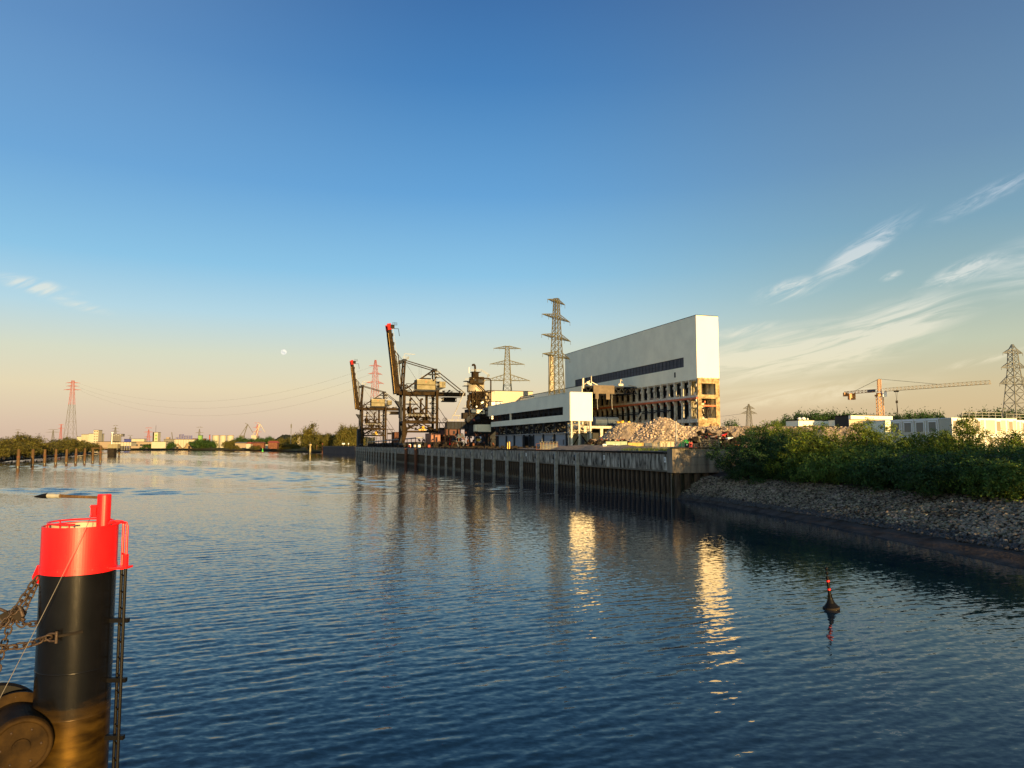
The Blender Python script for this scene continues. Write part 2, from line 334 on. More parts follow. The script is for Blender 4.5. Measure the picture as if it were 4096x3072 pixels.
# ============================================================ WATER AND GROUND
def water():
    m = bpy.data.materials.new('river_water'); m.use_nodes = True
    t = m.node_tree; n = t.nodes; l = t.links; b = n['Principled BSDF']
    b.inputs['Base Color'].default_value = (.005,.017,.031,1); b.inputs['Roughness'].default_value = .03
    b.inputs['IOR'].default_value = 1.33; b.inputs['Specular IOR Level'].default_value = .46
    tc = n.new('ShaderNodeTexCoord')
    def nz(scale, stretch, detail=3, dist=0, rot=0, rough=.5):
        mp = n.new('ShaderNodeMapping'); mp.inputs['Scale'].default_value = stretch; mp.inputs['Rotation'].default_value = (0,0,R(rot)); l.new(tc.outputs['Object'], mp.inputs[0])
        x = n.new('ShaderNodeTexNoise'); x.inputs['Scale'].default_value = scale; x.inputs['Detail'].default_value = detail; x.inputs['Distortion'].default_value = dist
        x.inputs['Roughness'].default_value = rough; l.new(mp.outputs[0], x.inputs['Vector']); return x.outputs[0]
    def mth(op, a, b_, cl=False):
        x = n.new('ShaderNodeMath'); x.operation = op; x.use_clamp = cl
        for i, v in enumerate((a, b_)):
            if isinstance(v, (int, float)): x.inputs[i].default_value = v
            else: l.new(v, x.inputs[i])
        return x.outputs[0]
    def mr(v, a, b_, c=0, d=1):
        x = n.new('ShaderNodeMapRange'); x.interpolation_type = 'SMOOTHSTEP'; l.new(v, x.inputs[0])
        for i, q in enumerate((a, b_, c, d)): x.inputs[i+1].default_value = q
        return x.outputs[0]
    sp = n.new('ShaderNodeSeparateXYZ'); l.new(tc.outputs['Object'], sp.inputs[0])
    patch = mr(nz(.012, (1,.55,1), 4, 1.2, 18), .44, .56)                      # wind-ruffled patches and calm slicks
    # open water is more ruffled than the strip in the lee of the quay (metres from the quay line)
    dq = mth('ADD', mth('MULTIPLY', sp.outputs[0], .9492), mth('ADD', mth('MULTIPLY', sp.outputs[1], .3147), -(QX*.9492+QY*.3147)))
    lee = mr(dq, -4, -75, .0, 1)
    def slope(scale, stretch, rot, det=2, dist=.3):
        mp = n.new('ShaderNodeMapping'); mp.inputs['Scale'].default_value = stretch; mp.inputs['Rotation'].default_value = (0,0,R(rot)); l.new(tc.outputs['Object'], mp.inputs[0])
        x = n.new('ShaderNodeTexNoise'); x.inputs['Scale'].default_value = scale; x.inputs['Detail'].default_value = det; x.inputs['Distortion'].default_value = dist
        x.inputs['Roughness'].default_value = .5; l.new(mp.outputs[0], x.inputs['Vector'])
        c = n.new('ShaderNodeSeparateColor'); l.new(x.outputs['Color'], c.inputs[0])
        return mth('SUBTRACT', c.outputs[0], .5), mth('SUBTRACT', c.outputs[1], .5)
    # only the smallest capillary ripples are relief in the material; every wave above ~0.6 m is modelled below
    w2x, w2y = slope(5.5, (.55,1,1), -20, 2, .3)
    amp = mth('ADD', .08, mth('MULTIPLY', lee, .16))
    cv = n.new('ShaderNodeCombineXYZ'); l.new(mth('MULTIPLY', w2x, amp), cv.inputs[0]); l.new(mth('MULTIPLY', w2y, amp), cv.inputs[1])
    ge = n.new('ShaderNodeNewGeometry'); va = n.new('ShaderNodeVectorMath'); va.operation = 'ADD'; l.new(ge.outputs['Normal'], va.inputs[0]); l.new(cv.outputs[0], va.inputs[1])
    vn = n.new('ShaderNodeVectorMath'); vn.operation = 'NORMALIZE'; l.new(va.outputs[0], vn.inputs[0]); l.new(vn.outputs[0], b.inputs['Normal'])
    import numpy as np
    rg = np.random.RandomState(5)
    def sines(X, Y, n_, l0, l1, rms, main, spread):
        h = np.zeros_like(X)
        for i in range(n_):
            lam = l0*(l1/l0)**rg.rand(); th = R(main)+R(spread)*rg.randn(); k = 2*math.pi/lam; a = rms*math.sqrt(2.0/n_)/k
            h += a*np.sin(k*(X*math.cos(th)+Y*math.sin(th))+6.283*rg.rand())
        return h
    def blotch(X, Y, seed, sc):
        r2 = np.random.RandomState(seed); m_ = np.zeros_like(X)
        wx = X+sc*.25*np.sin(Y/sc*1.9+1)+sc*.12*np.sin(Y/sc*4.7+X/sc*2.1); wy = Y+sc*.3*np.sin(X/sc*1.3+2)+sc*.14*np.sin(X/sc*3.9+Y/sc*1.7)
        for i in range(10):
            k = 2*math.pi/(sc*(.5+1.6*r2.rand())); th = R(78)+R(34)*r2.randn(); m_ += np.sin(k*(wx*math.cos(th)+wy*math.sin(th))+6.283*r2.rand())
        return 1/(1+np.exp(-m_*1.5))
    def waves(rows, NC, bands, w_):
        t_ = np.linspace(-w_, w_, NC); Yg = np.repeat(rows[:,None], NC, 1); Xg = t_[None,:]*(Yg+14)
        dq_ = Xg*.9492+Yg*.3147-(QX*.9492+QY*.3147); lee_ = np.clip((-dq_-4)/80, 0, 1); lee_ = .27+.73*lee_*lee_*(3-2*lee_)
        # slicks: near ones small, far ones long; the wind leaves little of the open river quite smooth
        m_ = np.where(Yg > 150, .14+.86*blotch(Xg, Yg, 3, 150.0), .34+.66*blotch(Xg, Yg, 8, 38.0))
        h = np.zeros_like(Xg)
        for b_ in bands: h += sines(Xg, Yg, *b_)
        h *= lee_*m_
        return np.stack([Xg, Yg, h], -1)
    r1 = [5.5]
    while r1[-1] < 128: r1.append(r1[-1]+.095+.0014*r1[-1])
    r2_ = [r1[-1]]
    while r2_[-1] < 1180: r2_.append(r2_[-1]*1.0062+.10)
    r1 = np.array(r1); r2_ = np.array(r2_)
    A_ = waves(r1, 560, [(26,.36,.75,.062,122,20),(22,.75,1.5,.040,118,20),(8,2.5,6,.008,100,26)], .80)
    B_ = waves(r2_, 560, [(30,3.2,8,.105,104,30)], .80)
    B_[0,:,2] = A_[-1,:,2]; A_[0,:,2] = -.1; A_[:,0,2] = -.1; A_[:,-1,2] = -.1; B_[:,0,2] = -.1; B_[:,-1,2] = -.1; B_[-1,:,2] = -.1
    V = []; Fq = []; off = 0
    for G_ in (A_, B_):
        nr, nc = G_.shape[:2]; idx = np.arange(nr*nc).reshape(nr, nc)+off
        Fq.append(np.stack([idx[:-1,:-1], idx[:-1,1:], idx[1:,1:], idx[1:,:-1]], -1).reshape(-1,4)); V.append(G_.reshape(-1,3)); off += nr*nc
    # flat water round about, up to the edge of the modelled fan
    f0, f1 = 5.5, float(r2_[-1]); e0 = .8*(f0+14); e1 = .8*(f1+14); z = -.1
    fl = [(-e0,f0,z),(e0,f0,z),(e1,f1,z),(-e1,f1,z),(-9000,f0,z),(-9000,f1,z),(9000,f0,z),(9000,f1,z),(-9000,-2500,z),(9000,-2500,z),(-9000,16000,z),(9000,16000,z)]
    V.append(np.array(fl)); Fq.append(np.array([(4,0,3,5),(1,6,7,2),(8,9,6,4),(5,7,11,10)])+off)
    V = np.concatenate(V).astype('f'); Fq = np.concatenate(Fq).astype('i')
    me = bpy.data.meshes.new('river_water'); me.vertices.add(len(V)); me.vertices.foreach_set('co', V.ravel())
    me.loops.add(Fq.size); me.loops.foreach_set('vertex_index', Fq.ravel()); me.polygons.add(len(Fq))
    me.polygons.foreach_set('loop_start', np.arange(0, Fq.size, 4, dtype='i')); me.polygons.foreach_set('loop_total', np.full(len(Fq), 4, 'i'))
    me.polygons.foreach_set('use_smooth', np.ones(len(Fq), bool)); me.update(calc_edges=True); me.validate(); me.materials.append(m)
    o = bpy.data.objects.new('river_water', me); C.objects.link(o); tag(o, 'wide blue river with fine ripples and calm slicks', kind='structure')
water()
def ribbon(name, lines, m, label, kind='structure', sub=0, **k):
    mb = MB(); n = len(lines[0])
    for ln in lines: assert len(ln) == n
    vs = [p for ln in lines for p in ln]
    mb.add(vs, [(r*n+i, r*n+i+1, (r+1)*n+i+1, (r+1)*n+i) for r in range(len(lines)-1) for i in range(n-1)])
    return mb.build(name, m, label=label, kind=kind, **k)
def ground_poly(name, pts, z, m, label):
    bm = bmesh.new(); vs = [bm.verts.new((p[0], p[1], z)) for p in pts]; bm.faces.new(vs)
    bmesh.ops.triangulate(bm, faces=bm.faces[:]); bm.faces.ensure_lookup_table(); bm.normal_update()
    if bm.faces[0].normal.z < 0: bmesh.ops.reverse_faces(bm, faces=bm.faces[:])
    me = bpy.data.meshes.new(name); bm.to_mesh(me); bm.free(); me.materials.append(m)
    o = bpy.data.objects.new(name, me); C.objects.link(o); return tag(o, label, kind='structure')
M['yard'] = mat('dusty_yard_ground', (.12,.095,.075), 1.0, spec=.03, var=.3, scale=.08, bump=.06, col2=(.22,.18,.14), bscale=1.5)
M['farland'] = mat('far_low_land', (.05,.05,.02), 1.0, spec=.02, var=.3, scale=.02, col2=(.11,.095,.045))
GZ = 7.4
q0, qe = P(.6, -.3), P(.6, 452)
qr = P(34, .3)
ground_poly('yard_ground', [(q0.x,q0.y), (qe.x,qe.y), P(60,456)[:2], (-118,690), (-196,786), (-190,1200), (4000,1400), (4000,150), (500,120), (qr.x+40, qr.y+12), (qr.x, qr.y)], GZ, M['yard'], 'dusty level ground of the demolished power station yard')
# right bank: mud, stones and the slope under the bushes
SHX = [(-60,40.5), (0,38.5), (30,37), (50,36.2), (65,35), (80,33.8), (95,32), (110,29.6), (118,27.2), (124,25.5)]
def interp(tab, y):
    if y <= tab[0][0]: return tab[0][1]
    for (a, b), (c, d) in zip(tab, tab[1:]):
        if y <= c: return b+(d-b)*(y-a)/(c-a)
    return tab[-1][1]
def xs_(Y): return interp(SHX, Y)
def mud_w(Y): return interp([(0,5), (50,4.2), (80,2.6), (105,1.2), (120,.7)], Y)
def bush_w(Y): return interp([(0,15), (50,13.2), (70,11.2), (90,8.6), (105,6.4), (122,4.8)], Y)
def bank_z(X, Y):
    d = X-xs_(Y); m = mud_w(Y); b = bush_w(Y)
    if d < 0: return max(-2, d*.35)
    if d < m: return .08+.5*d/m
    if d < b: return .58+2.5*(d-m)/(b-m)
    return min(GZ, 3.08+(d-b)*.30)
M['bank'] = mat('dark_mud_and_soil', (.030,.024,.020), .95, spec=.08, var=.3, scale=.5, bump=.12, col2=(.085,.070,.062), bscale=3)
mb = MB(); ny, nx = 120, 60
ysb = [-60+185*i/ny for i in range(ny+1)]
grid = []
for Y in ysb:
    for i in range(nx+1):
        d = -6+ (i/nx)**1.25*46; X = xs_(Y)+d
        grid.append((X, Y, bank_z(X, Y)+(.10*noise.noise(Vector((X*.7,Y*.7,0))) if d < 14 else .25*noise.noise(Vector((X*.3,Y*.3,0))))))
mb.add(grid, [(j*(nx+1)+i, j*(nx+1)+i+1, (j+1)*(nx+1)+i+1, (j+1)*(nx+1)+i) for j in range(ny) for i in range(nx)])
bank = mb.build('river_bank', M['bank'], label='muddy river bank rising from the water to the bushes', kind='structure', smooth=True)
# level land behind the bank
ground_poly('bank_top_ground', [(xs_(Y)+39.5, Y) for Y in (-60,-20,0,30,50,65,80,95,110)]+[(P(34,.3).x, P(34,.3).y-1.5), (500,120), (4000,150), (4000,-200), (300,-200)], GZ-.02, mat('rough_grass_ground',(.018,.022,.009),1.0,spec=.02,var=.3,scale=.5,bump=.1,col2=(.05,.055,.022)), 'level land behind the bushes on the right bank')
rnd = random.Random(3)
smesh = [stone_mesh(i, M['riprap']) for i in range(8)]; smeshd = [stone_mesh(i+20, M['riprapd']) for i in range(6)]
n_part = 0
ptsb = []; ptsd = []
for k in range(24000):
    Y = 24+100*rnd.random()**.9; d0 = mud_w(Y)-.6; d1 = bush_w(Y)+1.4; d = d0+(d1-d0)*rnd.random(); X = xs_(Y)+d
    f = (d-d0)/(d1-d0)
    (ptsd if f+rnd.uniform(-.06,.06) < .16 else ptsb).append((X, Y, bank_z(X, Y)+.06))
cand = sorted([p for p in ptsb if p[0]/p[1] < .69], key=lambda p: p[1])
parts = cand[::max(1, len(cand[:1200])//290)][:290]
ps = set(parts)
for p in parts:
    k = rnd.uniform(.38,.54); inst('stone', smesh[rnd.randrange(8)], bank, p, (rnd.uniform(-.4,.4), rnd.uniform(-.4,.4), rnd.uniform(0,6.28)), (k,)*3)
mb = MB(); stones_into(mb, [p for p in ptsb if p not in ps], smesh, rnd, .25, .44); mb.build('riprap_stones', M['riprap'], bank, kind='stuff')
mb = MB(); stones_into(mb, ptsd, smeshd, rnd, .22, .38); mb.build('wet_riprap_stones', M['riprapd'], bank, kind='stuff')
# ============================================================ FOLIAGE
def leaf_cloud(blobs, n, size, seed, up=.35, clump=.0):
    """leaf-sized faces spread through the outer volume of several lobes"""
    rnd = random.Random(seed); vs = []; fs = []
    tot = sum(b[3]*b[4] for b in blobs)
    for (cx, cy, cz, r, rz) in blobs:
        k = int(n*r*rz/tot)
        tw = []
        for _ in range(max(6, k//26)):
            u = rnd.uniform(-1,1); a = rnd.uniform(0,6.283); q = math.sqrt(1-u*u)
            rr = .62+.45*rnd.random()**.7
            rr *= 1+.16*noise.noise(Vector((cx+q*math.cos(a)*2.2, cy+q*math.sin(a)*2.2, u*2.2+seed)))
            tw.append((cx+q*math.cos(a)*r*rr, cy+q*math.sin(a)*r*rr, cz+u*rz*rr, q*math.cos(a), q*math.sin(a), u))
        for (tx, ty, tz, nx_, ny_, nz_) in tw:
            sp_ = size*rnd.uniform(1.1, 2.4)
            for _ in range(26):
                p = Vector((tx+rnd.gauss(0,sp_*.6), ty+rnd.gauss(0,sp_*.6), tz+rnd.gauss(0,sp_*.5)))
                nn = Vector((nx_+rnd.gauss(0,.7), ny_+rnd.gauss(0,.7), nz_+up+rnd.gauss(0,.6))).normalized()
                a = nn.orthogonal().normalized(); b = nn.cross(a); t = rnd.uniform(0,6.283)
                a, b = a*math.cos(t)+b*math.sin(t), b*math.cos(t)-a*math.sin(t)
                s_ = size*rnd.uniform(.6,1.35); o = len(vs)
                vs += [p-a*s_*.5, p-b*s_*.24+a*s_*.02, p+a*s_*.55, p+b*s_*.24-a*s_*.02]; fs.append((o,o+1,o+2,o+3))
    me = bpy.data.meshes.new('foliage'); me.from_pydata([tuple(v) for v in vs], [], fs); return me
def make_plant(name, loc, blobs, n, size, seed, m, label, cat, group=None, trunk=.18, trunk_h=None, core=True):
    t = thing(name, loc, 0, label, cat, group)
    me = leaf_cloud(blobs, n, size, seed); me.materials.append(m); inst('crown', me, t)
    rnd = random.Random(seed+5); mb = MB()
    top = trunk_h or max(b[2] for b in blobs)
    mb.tube([(0,0,-.6), (.1*trunk,0,top*.35), (trunk,trunk*.5,top*.7), (0,trunk,top)], [trunk*1.3, trunk, trunk*.6, trunk*.25], 7)
    for b in blobs[:8]: mb.tube([(0,0,top*rnd.uniform(.15,.45)), (b[0]*.5,b[1]*.5,b[2]*.75), (b[0],b[1],b[2])], [trunk*.5, trunk*.3, trunk*.1], 5)
    mb.build('trunk', M['bark'], t)
    return t
def lobes(w, h, n, seed, z0=0, flat=1.0, d=None):
    """lobes filling a crown w wide and h high that starts at z0"""
    rnd = random.Random(seed); d = d or w; L_ = []
    for i in range(n):
        f = (i+.5)/n; a = i*2.4+rnd.uniform(-.4,.4); q = rnd.uniform(.25,.62)*math.sin(math.pi*min(.95, .28+f*.66))
        r = w*rnd.uniform(.20,.27)
        L_.append((w*q*math.cos(a), d*q*math.sin(a), z0+r*.8+(h-1.75*r)*f, r, r*rnd.uniform(.8,1.05)))
    return L_
ORD = ['first','second','third','fourth','fifth','sixth','seventh','eighth','ninth','tenth','eleventh','twelfth','thirteenth','fourteenth','fifteenth','sixteenth','seventeenth','eighteenth','nineteenth']
TENS = {2:'twent',3:'thirt',4:'fort'}
def ordw(i):
    if i < 19: return ORD[i]
    n = i+1; return TENS[n//10]+('ieth' if n%10 == 0 else 'y-'+ORD[n%10-1])
# ============================================================ QUAY WALL
def plant(name, t, s, z, label, cat, group=None): return thing(name, P(t, s, z), QROT, label, cat, group)
q = plant('quay_wall', 0, 0, 0, 'long weathered quay wall of concrete panels above dark sheet piles with steel fender posts', 'quay wall')
joints = [0, 1.4, 18.8, 42.8, 66.7]+[66.7+22*i for i in range(1, 17)]+[452]
joints = sorted(set(joints))
for i in range(len(joints)-1):
    a, b = joints[i]+.12, joints[i+1]-.12
    if b-a < .3: continue
    mb = MB(); mb.box(0, .8, a, b, 4.45, 7.12)
    mb.build('concrete_panel', M['conc_old'], q)
mb = MB(); mb.box(.18, 1.0, .05, 451.95, 4.3, 7.0); mb.build('wall_core', M['wet'], q)
mb = MB(); mb.box(-.1, 1.2, 0, 452, 7.15, 7.5); mb.build('coping_beam', M['olive'], q)
mb = MB(); mb.box(-.02, .5, 0, 452, 4.18, 4.42); mb.build('waling_beam', M['wet'], q)
# box sheet piles: two meshes shared along the whole wall
pm = MB(); pm.tube([(0,0,-2), (0,0,4.15)], .52, 8); pile_me = pm.mesh('sheet_pile', M['sheet'])
fm = MB(); fm.box(-.1,.1,-.09,.09,-2,4.15); fin_me = fm.mesh('sheet_pile_flange', M['conc_tan'] if False else M['sheet'])
for i in range(250):
    y = .9+i*1.8; inst('sheet_pile', pile_me, q, (.85, y, 0))
mb = MB()
for i in range(250):
    y = 1.8+i*1.8; mb.box(.55,.85,y-.12,y+.12,-2,4.15)
mb.build('pile_interlocks', M['olive'], q, kind='stuff')
mb = MB(); mb.box(1.15, 1.5, 0, 452, -2, 4.3); mb.build('wall_back', M['wet'], q)
wm = MB(); wm.tube([(0,0,-1),(0,0,.75)], .55, 8); 
mb = MB()
for i in range(250): mb.tube([(.85,.9+i*1.8,-1),(.85,.9+i*1.8,.55+.15*math.sin(i*2.1))], .55, 8)
mb.build('tide_mark_growth', M['wet'], q, kind='stuff')
# vertical fender posts
fs_ = [38.2+12*i for i in range(14)]+[270+11.5*i for i in range(16)]
pm = MB(); pm.box(-.75,-.5,-.19,.19,-2,6.95); pm.box(-.5,-.12,-.04,.04,-2,6.9); pm.box(-.12,0,-.19,.19,-2,6.9); post_me = pm.mesh('fender_post', M['steelblue'])
bm_ = MB(); bm_.lathe([(.001,0),(.55,0),(.75,.25),(.75,.6),(.5,.9),(.001,.95)], 10); cone_me = bm_.mesh('rubber_buffer', M['wet'])
for y in fs_:
    inst('fender_post', post_me, q, (0, y, 0)); inst('rubber_buffer', cone_me, q, (0, y+1.1, 5.9), (0, -math.pi/2, 0), .9)
pm = MB(); pm.tube([(-.9,0,-2),(-.9,0,6.9)], .75, 12); dk = pm.mesh('dolphin_tube', M['rust'])
for y in (s_of(1640,0)+5, s_of(1672,0)): inst('dolphin_tube', dk, q, (0, y, 0), sc=(1,1,1))
for px in (1820, 2105, 2229, 2417, 2660, 1968, 1925):
    y = s_of(px, 0); mb = MB(); mb.box(-.06,.0,y-.28,y+.28,5.75,6.65); mb.build('number_plate', M['white'], q)
    mb = MB()
    for yy in (-.3, .3): mb.box(-.12,-.06,y+yy-.03,y+yy+.03,6.6,7.5)
    for zz in (6.8, 7.1, 7.4): mb.box(-.12,-.06,y-.3,y+.3,zz-.03,zz+.03)
    mb.build('wall_ladder', M['wet'], q)
for px in (2400, 2660):                 # the mark on the plates is a black X-shaped symbol
    y = s_of(px if px != 2400 else 2417, 0); mb = MB()
    mb.bar((-.075,y-.14,6.0),(-.075,y+.14,6.4),.05,.02); mb.bar((-.075,y+.14,6.0),(-.075,y-.14,6.4),.05,.02); mb.build('plate_mark', M['dark'], q)
# black recess slots in the panels
mb = MB()
for px, z in ((2407,6.3),(2472,6.1),(2407,4.9),(2472,4.8),(2338,6.0),(2285,6.3),(2213,6.2),(2290,4.9),(2260,6.3)):
    y = s_of(px,0); mb.box(-.03,.0,y-.16,y+.16,z-.3,z+.3)
mb.build('drain_slots', M['dark'], q)
# return wall along the bank
q2 = plant('return_wall', 0, 0, 0, 'tan concrete wall end turning from the quay towards the bushes above rusty sheet piles', 'retaining wall')
for z0, z1 in ((4.1, 5.35), (5.39, 6.6), (6.64, 8.06)):
    xx = [.9, 6.3, 12.5, 19, 26, 33]
    for a, b in zip(xx, xx[1:]): mb = MB(); mb.box(a+.02, b-.02, -.35, .3, z0, z1); mb.build('concrete_panel', M['conc_tan'], q2)
mb = MB(); mb.box(-.35,.88,-.35,1.3,4.15,7.98); mb.build('corner_pillar', M['conc_tan'], q2)
mb = MB(); mb.box(.1,33,-.2,.2,4.0,7.9); mb.build('wall_core', M['dark'], q2)
mb = MB(); mb.box(-.4,33,-.5,.4,8.06,8.2); mb.build('coping', M['olive'], q2)
for i in range(15): inst('sheet_pile', pile_me, q2, (.9+1.8*i, .25, 0))
mb = MB(); mb.box(0,32,.6,.9,-2,4.1); mb.build('wall_back', M['wet'], q2)

# ============================================================ TALL BOILER-SIDE BUILDING
BT, BS = 103.6, 155.0
hb = plant('high_power_station_building', BT, BS, GZ, 'tall pale slab building with dark window strip, lower storeys stripped to bare concrete', 'power station building')
d = -GZ; TOP, BOT = 61.6, 35.3; LEN = 140; W = 10.1
y0, y1 = 9.8, 125.6; zA, zB = 41.2, 45.3
def B(*a): return MB(d).box(*a)
# side cladding in separate sheets round the strip
x_ = [0, y0]; seg = 8
def clad(nm, ya, yb, za, zb, nseg, m=None):
    st = (yb-ya)/nseg
    for i in range(nseg): MB(d).box(-.25, 0, ya+i*st+.004, ya+(i+1)*st-.004, za, zb).build(nm, m or M['panel'], hb)
for (za, zb) in ((zB, 50.5), (50.51, 56.0), (56.01, TOP)): clad('cladding_sheet', 0, LEN, za+.005, zb, 10)
clad('cladding_sheet', 0, y0, zA, zB-.005, 1); clad('cladding_sheet', y1, LEN, zA, zB-.005, 1)
clad('cladding_sheet', 0, LEN, BOT, zA-.005, 10)
st = (y1-y0)/38
for i in range(38):
    mb = MB(d); mb.box(.18, .3, y0+i*st+.05, y0+(i+1)*st-.05, zA+.1, zB-.1); mb.build('window_pane', M['glassd'], hb)
mb = MB(d)
for i in range(39): mb.box(.06, .18, y0+i*st-.05, y0+i*st+.05, zA, zB)
for z in (zA+.03, 43.2, zB-.13): mb.box(.07, .175, y0, y1, z, z+.1)
mb.build('window_frame', M['dark'], hb)
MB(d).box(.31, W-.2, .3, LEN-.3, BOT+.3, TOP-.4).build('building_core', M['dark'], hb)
mb = MB(d)
mb.box(-.26, W+.1, -.26, -.01, BOT+.5, TOP); mb.build('end_wall', M['panelw'], hb)
MB(d).box(W-.2, W, 0, LEN, 16, TOP).build('rear_wall', M['panel'], hb)
MB(d).box(-.2, W, LEN, LEN+.3, 16, TOP).build('far_end_wall', M['panel'], hb)
MB(d).box(-.32, W+.16, -.32, LEN+.3, TOP, TOP+.22).build('roof', M['olive'], hb)
MB(d).box(-.3, .02, s_of(2707, BT)-BS-.55, s_of(2707, BT)-BS+.55, 37.4, 39.6).build('vent_louvre', M['olive'], hb)
# torn lower edge of the end wall
rnd = random.Random(5)
mb = MB(d)
for i in range(26):
    x = rnd.uniform(0, W); mb.obox((x, -.2, BOT+rnd.uniform(.1,.6)), (rnd.uniform(.2,.9), .2, rnd.uniform(.2,.7)), (0, rnd.uniform(-.5,.5), 0))
mb.build('torn_edge', M['conc'], hb, kind='stuff')
# concrete frame
Z1, Z2, Z3 = 28.3, 19.2, 10.0
def colmb(big=1):
    m_ = MB(); m_.box(-.45,.55,-.45,.45,0,1); return m_
bay = 5.85; NB = 20
for r_, (za, zb) in enumerate(((Z1+.6, BOT), (Z2, Z1-.9))):
    for i in range(NB):
        y = .6+i*bay; mb = MB(d)
        jx = rnd.uniform(-.03,.03)
        mb.box(-.1+jx, 1.15+jx, y-.42, y+.42, za, zb)
        if r_ == 0: mb.box(-.55, -.1+jx, y-.4, y+.4, zb-3.0, zb-1.9)
        else:
            mb.add([(-.1+jx,y-.4,zb-1.7),(-.1+jx,y+.4,zb-1.7),(-.75,y-.4,zb-.9),(-.75,y+.4,zb-.9),(-.1+jx,y-.4,zb-.001),(-.1+jx,y+.4,zb-.001),(-.75,y-.4,zb-.001),(-.75,y+.4,zb-.001)],
                   [(0,2,3,1),(2,6,7,3),(4,5,7,6),(0,4,6,2),(1,3,7,5)])
        mb.build('column', M['conc'], hb)
        mb = MB(d); mb.box(W-1.4, W-.5, y-.4, y+.4, za, zb); mb.build('rear_column', M['conc'], hb)
        if i < NB-1:      # partition piers that stand back inside each bay
            mb = MB(d); mb.box(2.2, 2.6, y+1.0, y+1.0+rnd.uniform(1.2,2.6), za, zb-rnd.uniform(0,1.2)); mb.build('inner_wall', M['navy'], hb)  # dark colour stands in for the shade inside the bays
mb = MB(d); mb.box(-.35, W, -.1, LEN, Z1-.6, Z1+.6); mb.build('floor_beam', M['conc'], hb)
mb = MB(d); mb.box(-.95, -.36, -.3, LEN-2, Z1-1.15, Z1-.35); mb.build('crane_rail_beam', M['orange'], hb)
mb = MB(d); mb.box(3.4, 3.9, .5, LEN-2, Z1-2.6, Z1-1.8); mb.build('crane_rail_beam', M['orange'], hb)
MB(d).box(-.3, W, -.05, LEN, Z2-1.5, Z2).build('floor_beam', M['conc'], hb)
for i in range(NB): MB(d).box(-.1, 1.0, .2+i*bay, 1.1+i*bay, 8, Z2-1.5).build('column', M['conc'], hb)
MB(d).box(-.25, W-.3, .2, LEN, 13.3, 14.1).build('floor_beam', M['conc'], hb)
MB(d).box(4.2, 4.6, 8, LEN, 8, BOT).build('inner_wall', M['dark'], hb)  # near-black sheet paints the unlit interior behind the columns
MB(d).box(.3, W-.3, .3, LEN, BOT-.5, BOT).build('ceiling_slab', M['conc'], hb)
# end frame
for x0, x1 in ((-.2, 1.5), (W-1.9, W)): MB(d).box(x0, x1, -.45, .75, 8, BOT+.5).build('end_column', M['concend'], hb)
MB(d).box(1.5, W-1.9, -.4, .6, BOT-1.7, BOT+.5).build('end_beam', M['concend'], hb)
MB(d).box(1.5, W-1.9, -.5, .6, Z1-.9, Z1+.7).build('end_beam', M['concend'], hb)
MB(d).box(1.5, W-1.9, -.3, .5, Z1-4.1, Z1-3.5).build('crane_rail_beam', M['orange'], hb)
for x0, x1, z0, z1 in ((1.52,4.3,8,15.6),(4.34,W-1.95,8,15.6),(1.52,4.3,15.65,Z2-.2),(4.34,W-1.95,15.65,Z2+.3)): MB(d).box(x0,x1,-.38,.4,z0,z1).build('wall_panel', M['concend'], hb)
MB(d).box(1.6, W-2, 6.8, 7.2, 8, Z1-1).build('inner_wall', M['conc'], hb); MB(d).box(3.6, W-2, 8.8, 9.2, Z1, BOT).build('inner_wall', M['conc'], hb)
# hanging cables, bent bars and pipes, light boxes in the open bays
mb = MB(d); mb2 = MB(d)
for i in range(NB):
    for _ in range(9):
        y = .6+i*bay+rnd.uniform(.5, bay-.5); z = rnd.choice((BOT-.3, Z1-1.2)); x = rnd.uniform(-.3, 3)
        mb.bar((x,y,z), (x+rnd.uniform(-.5,.5), y+rnd.uniform(-1,1), z-rnd.uniform(1,5)), rnd.uniform(.05,.14))
    for _ in range(6):
        y = .6+i*bay+rnd.uniform(.5, bay-.5); z = rnd.choice((Z1+.6, Z2)); h = rnd.uniform(.3,1.6)
        mb2.obox((rnd.uniform(0,3), y, z+h*.4), (rnd.uniform(.4,1.4), rnd.uniform(.4,1.3), h), (rnd.uniform(-.3,.3), rnd.uniform(-.3,.3), rnd.uniform(0,3)))
mb.build('hanging_cables', M['olive'], hb, kind='stuff'); mb2.build('broken_blocks', M['stonew'], hb, kind='stuff')
mb = MB(d)      # steel ladder frame in the first bay
for z0, z1 in ((Z1+.7, BOT-.6), (Z2+.2, Z1-1)):
    for yy in (2.3, 3.0, 3.8, 4.5):
        mb.bar((.2,yy,z0),(.2,yy,z1),.12)
        k = int((z1-z0)/.55)
        for j in range(k): mb.bar((.2,yy,z0+j*.55),(.2,yy+.5,z0+j*.55),.09)
mb.build('rebar_cage', M['yellow'], hb)
mb = MB(d)
for i in range(14):
    a = rnd.uniform(1.6, 7); mb.bar((a,-.2+rnd.uniform(0,2),Z2+.5+rnd.uniform(0,1)), (a+rnd.uniform(-1.5,1.5), rnd.uniform(0,3), Z2+rnd.uniform(3,6)), rnd.uniform(.12,.35))
mb.build('fallen_beams', M['olive'], hb, kind='stuff')
mb = MB(d); ya, yb = s_of(2700,BT)-BS, s_of(2525,BT)-BS
mb.bar((-1.6, ya, 23.3), (-1.9, yb+30, 22.6), .35, .5); mb.bar((-1.6, ya+4, 24.0), (-1.9, yb+30, 23.4), .25, .3)
for i in range(9): mb.bar((-1.6, ya+i*4, 24.0), (-1.6, ya+i*4+3, 22.4), .14)
mb.build('sagging_pipe_bridge', M['navy'], hb)
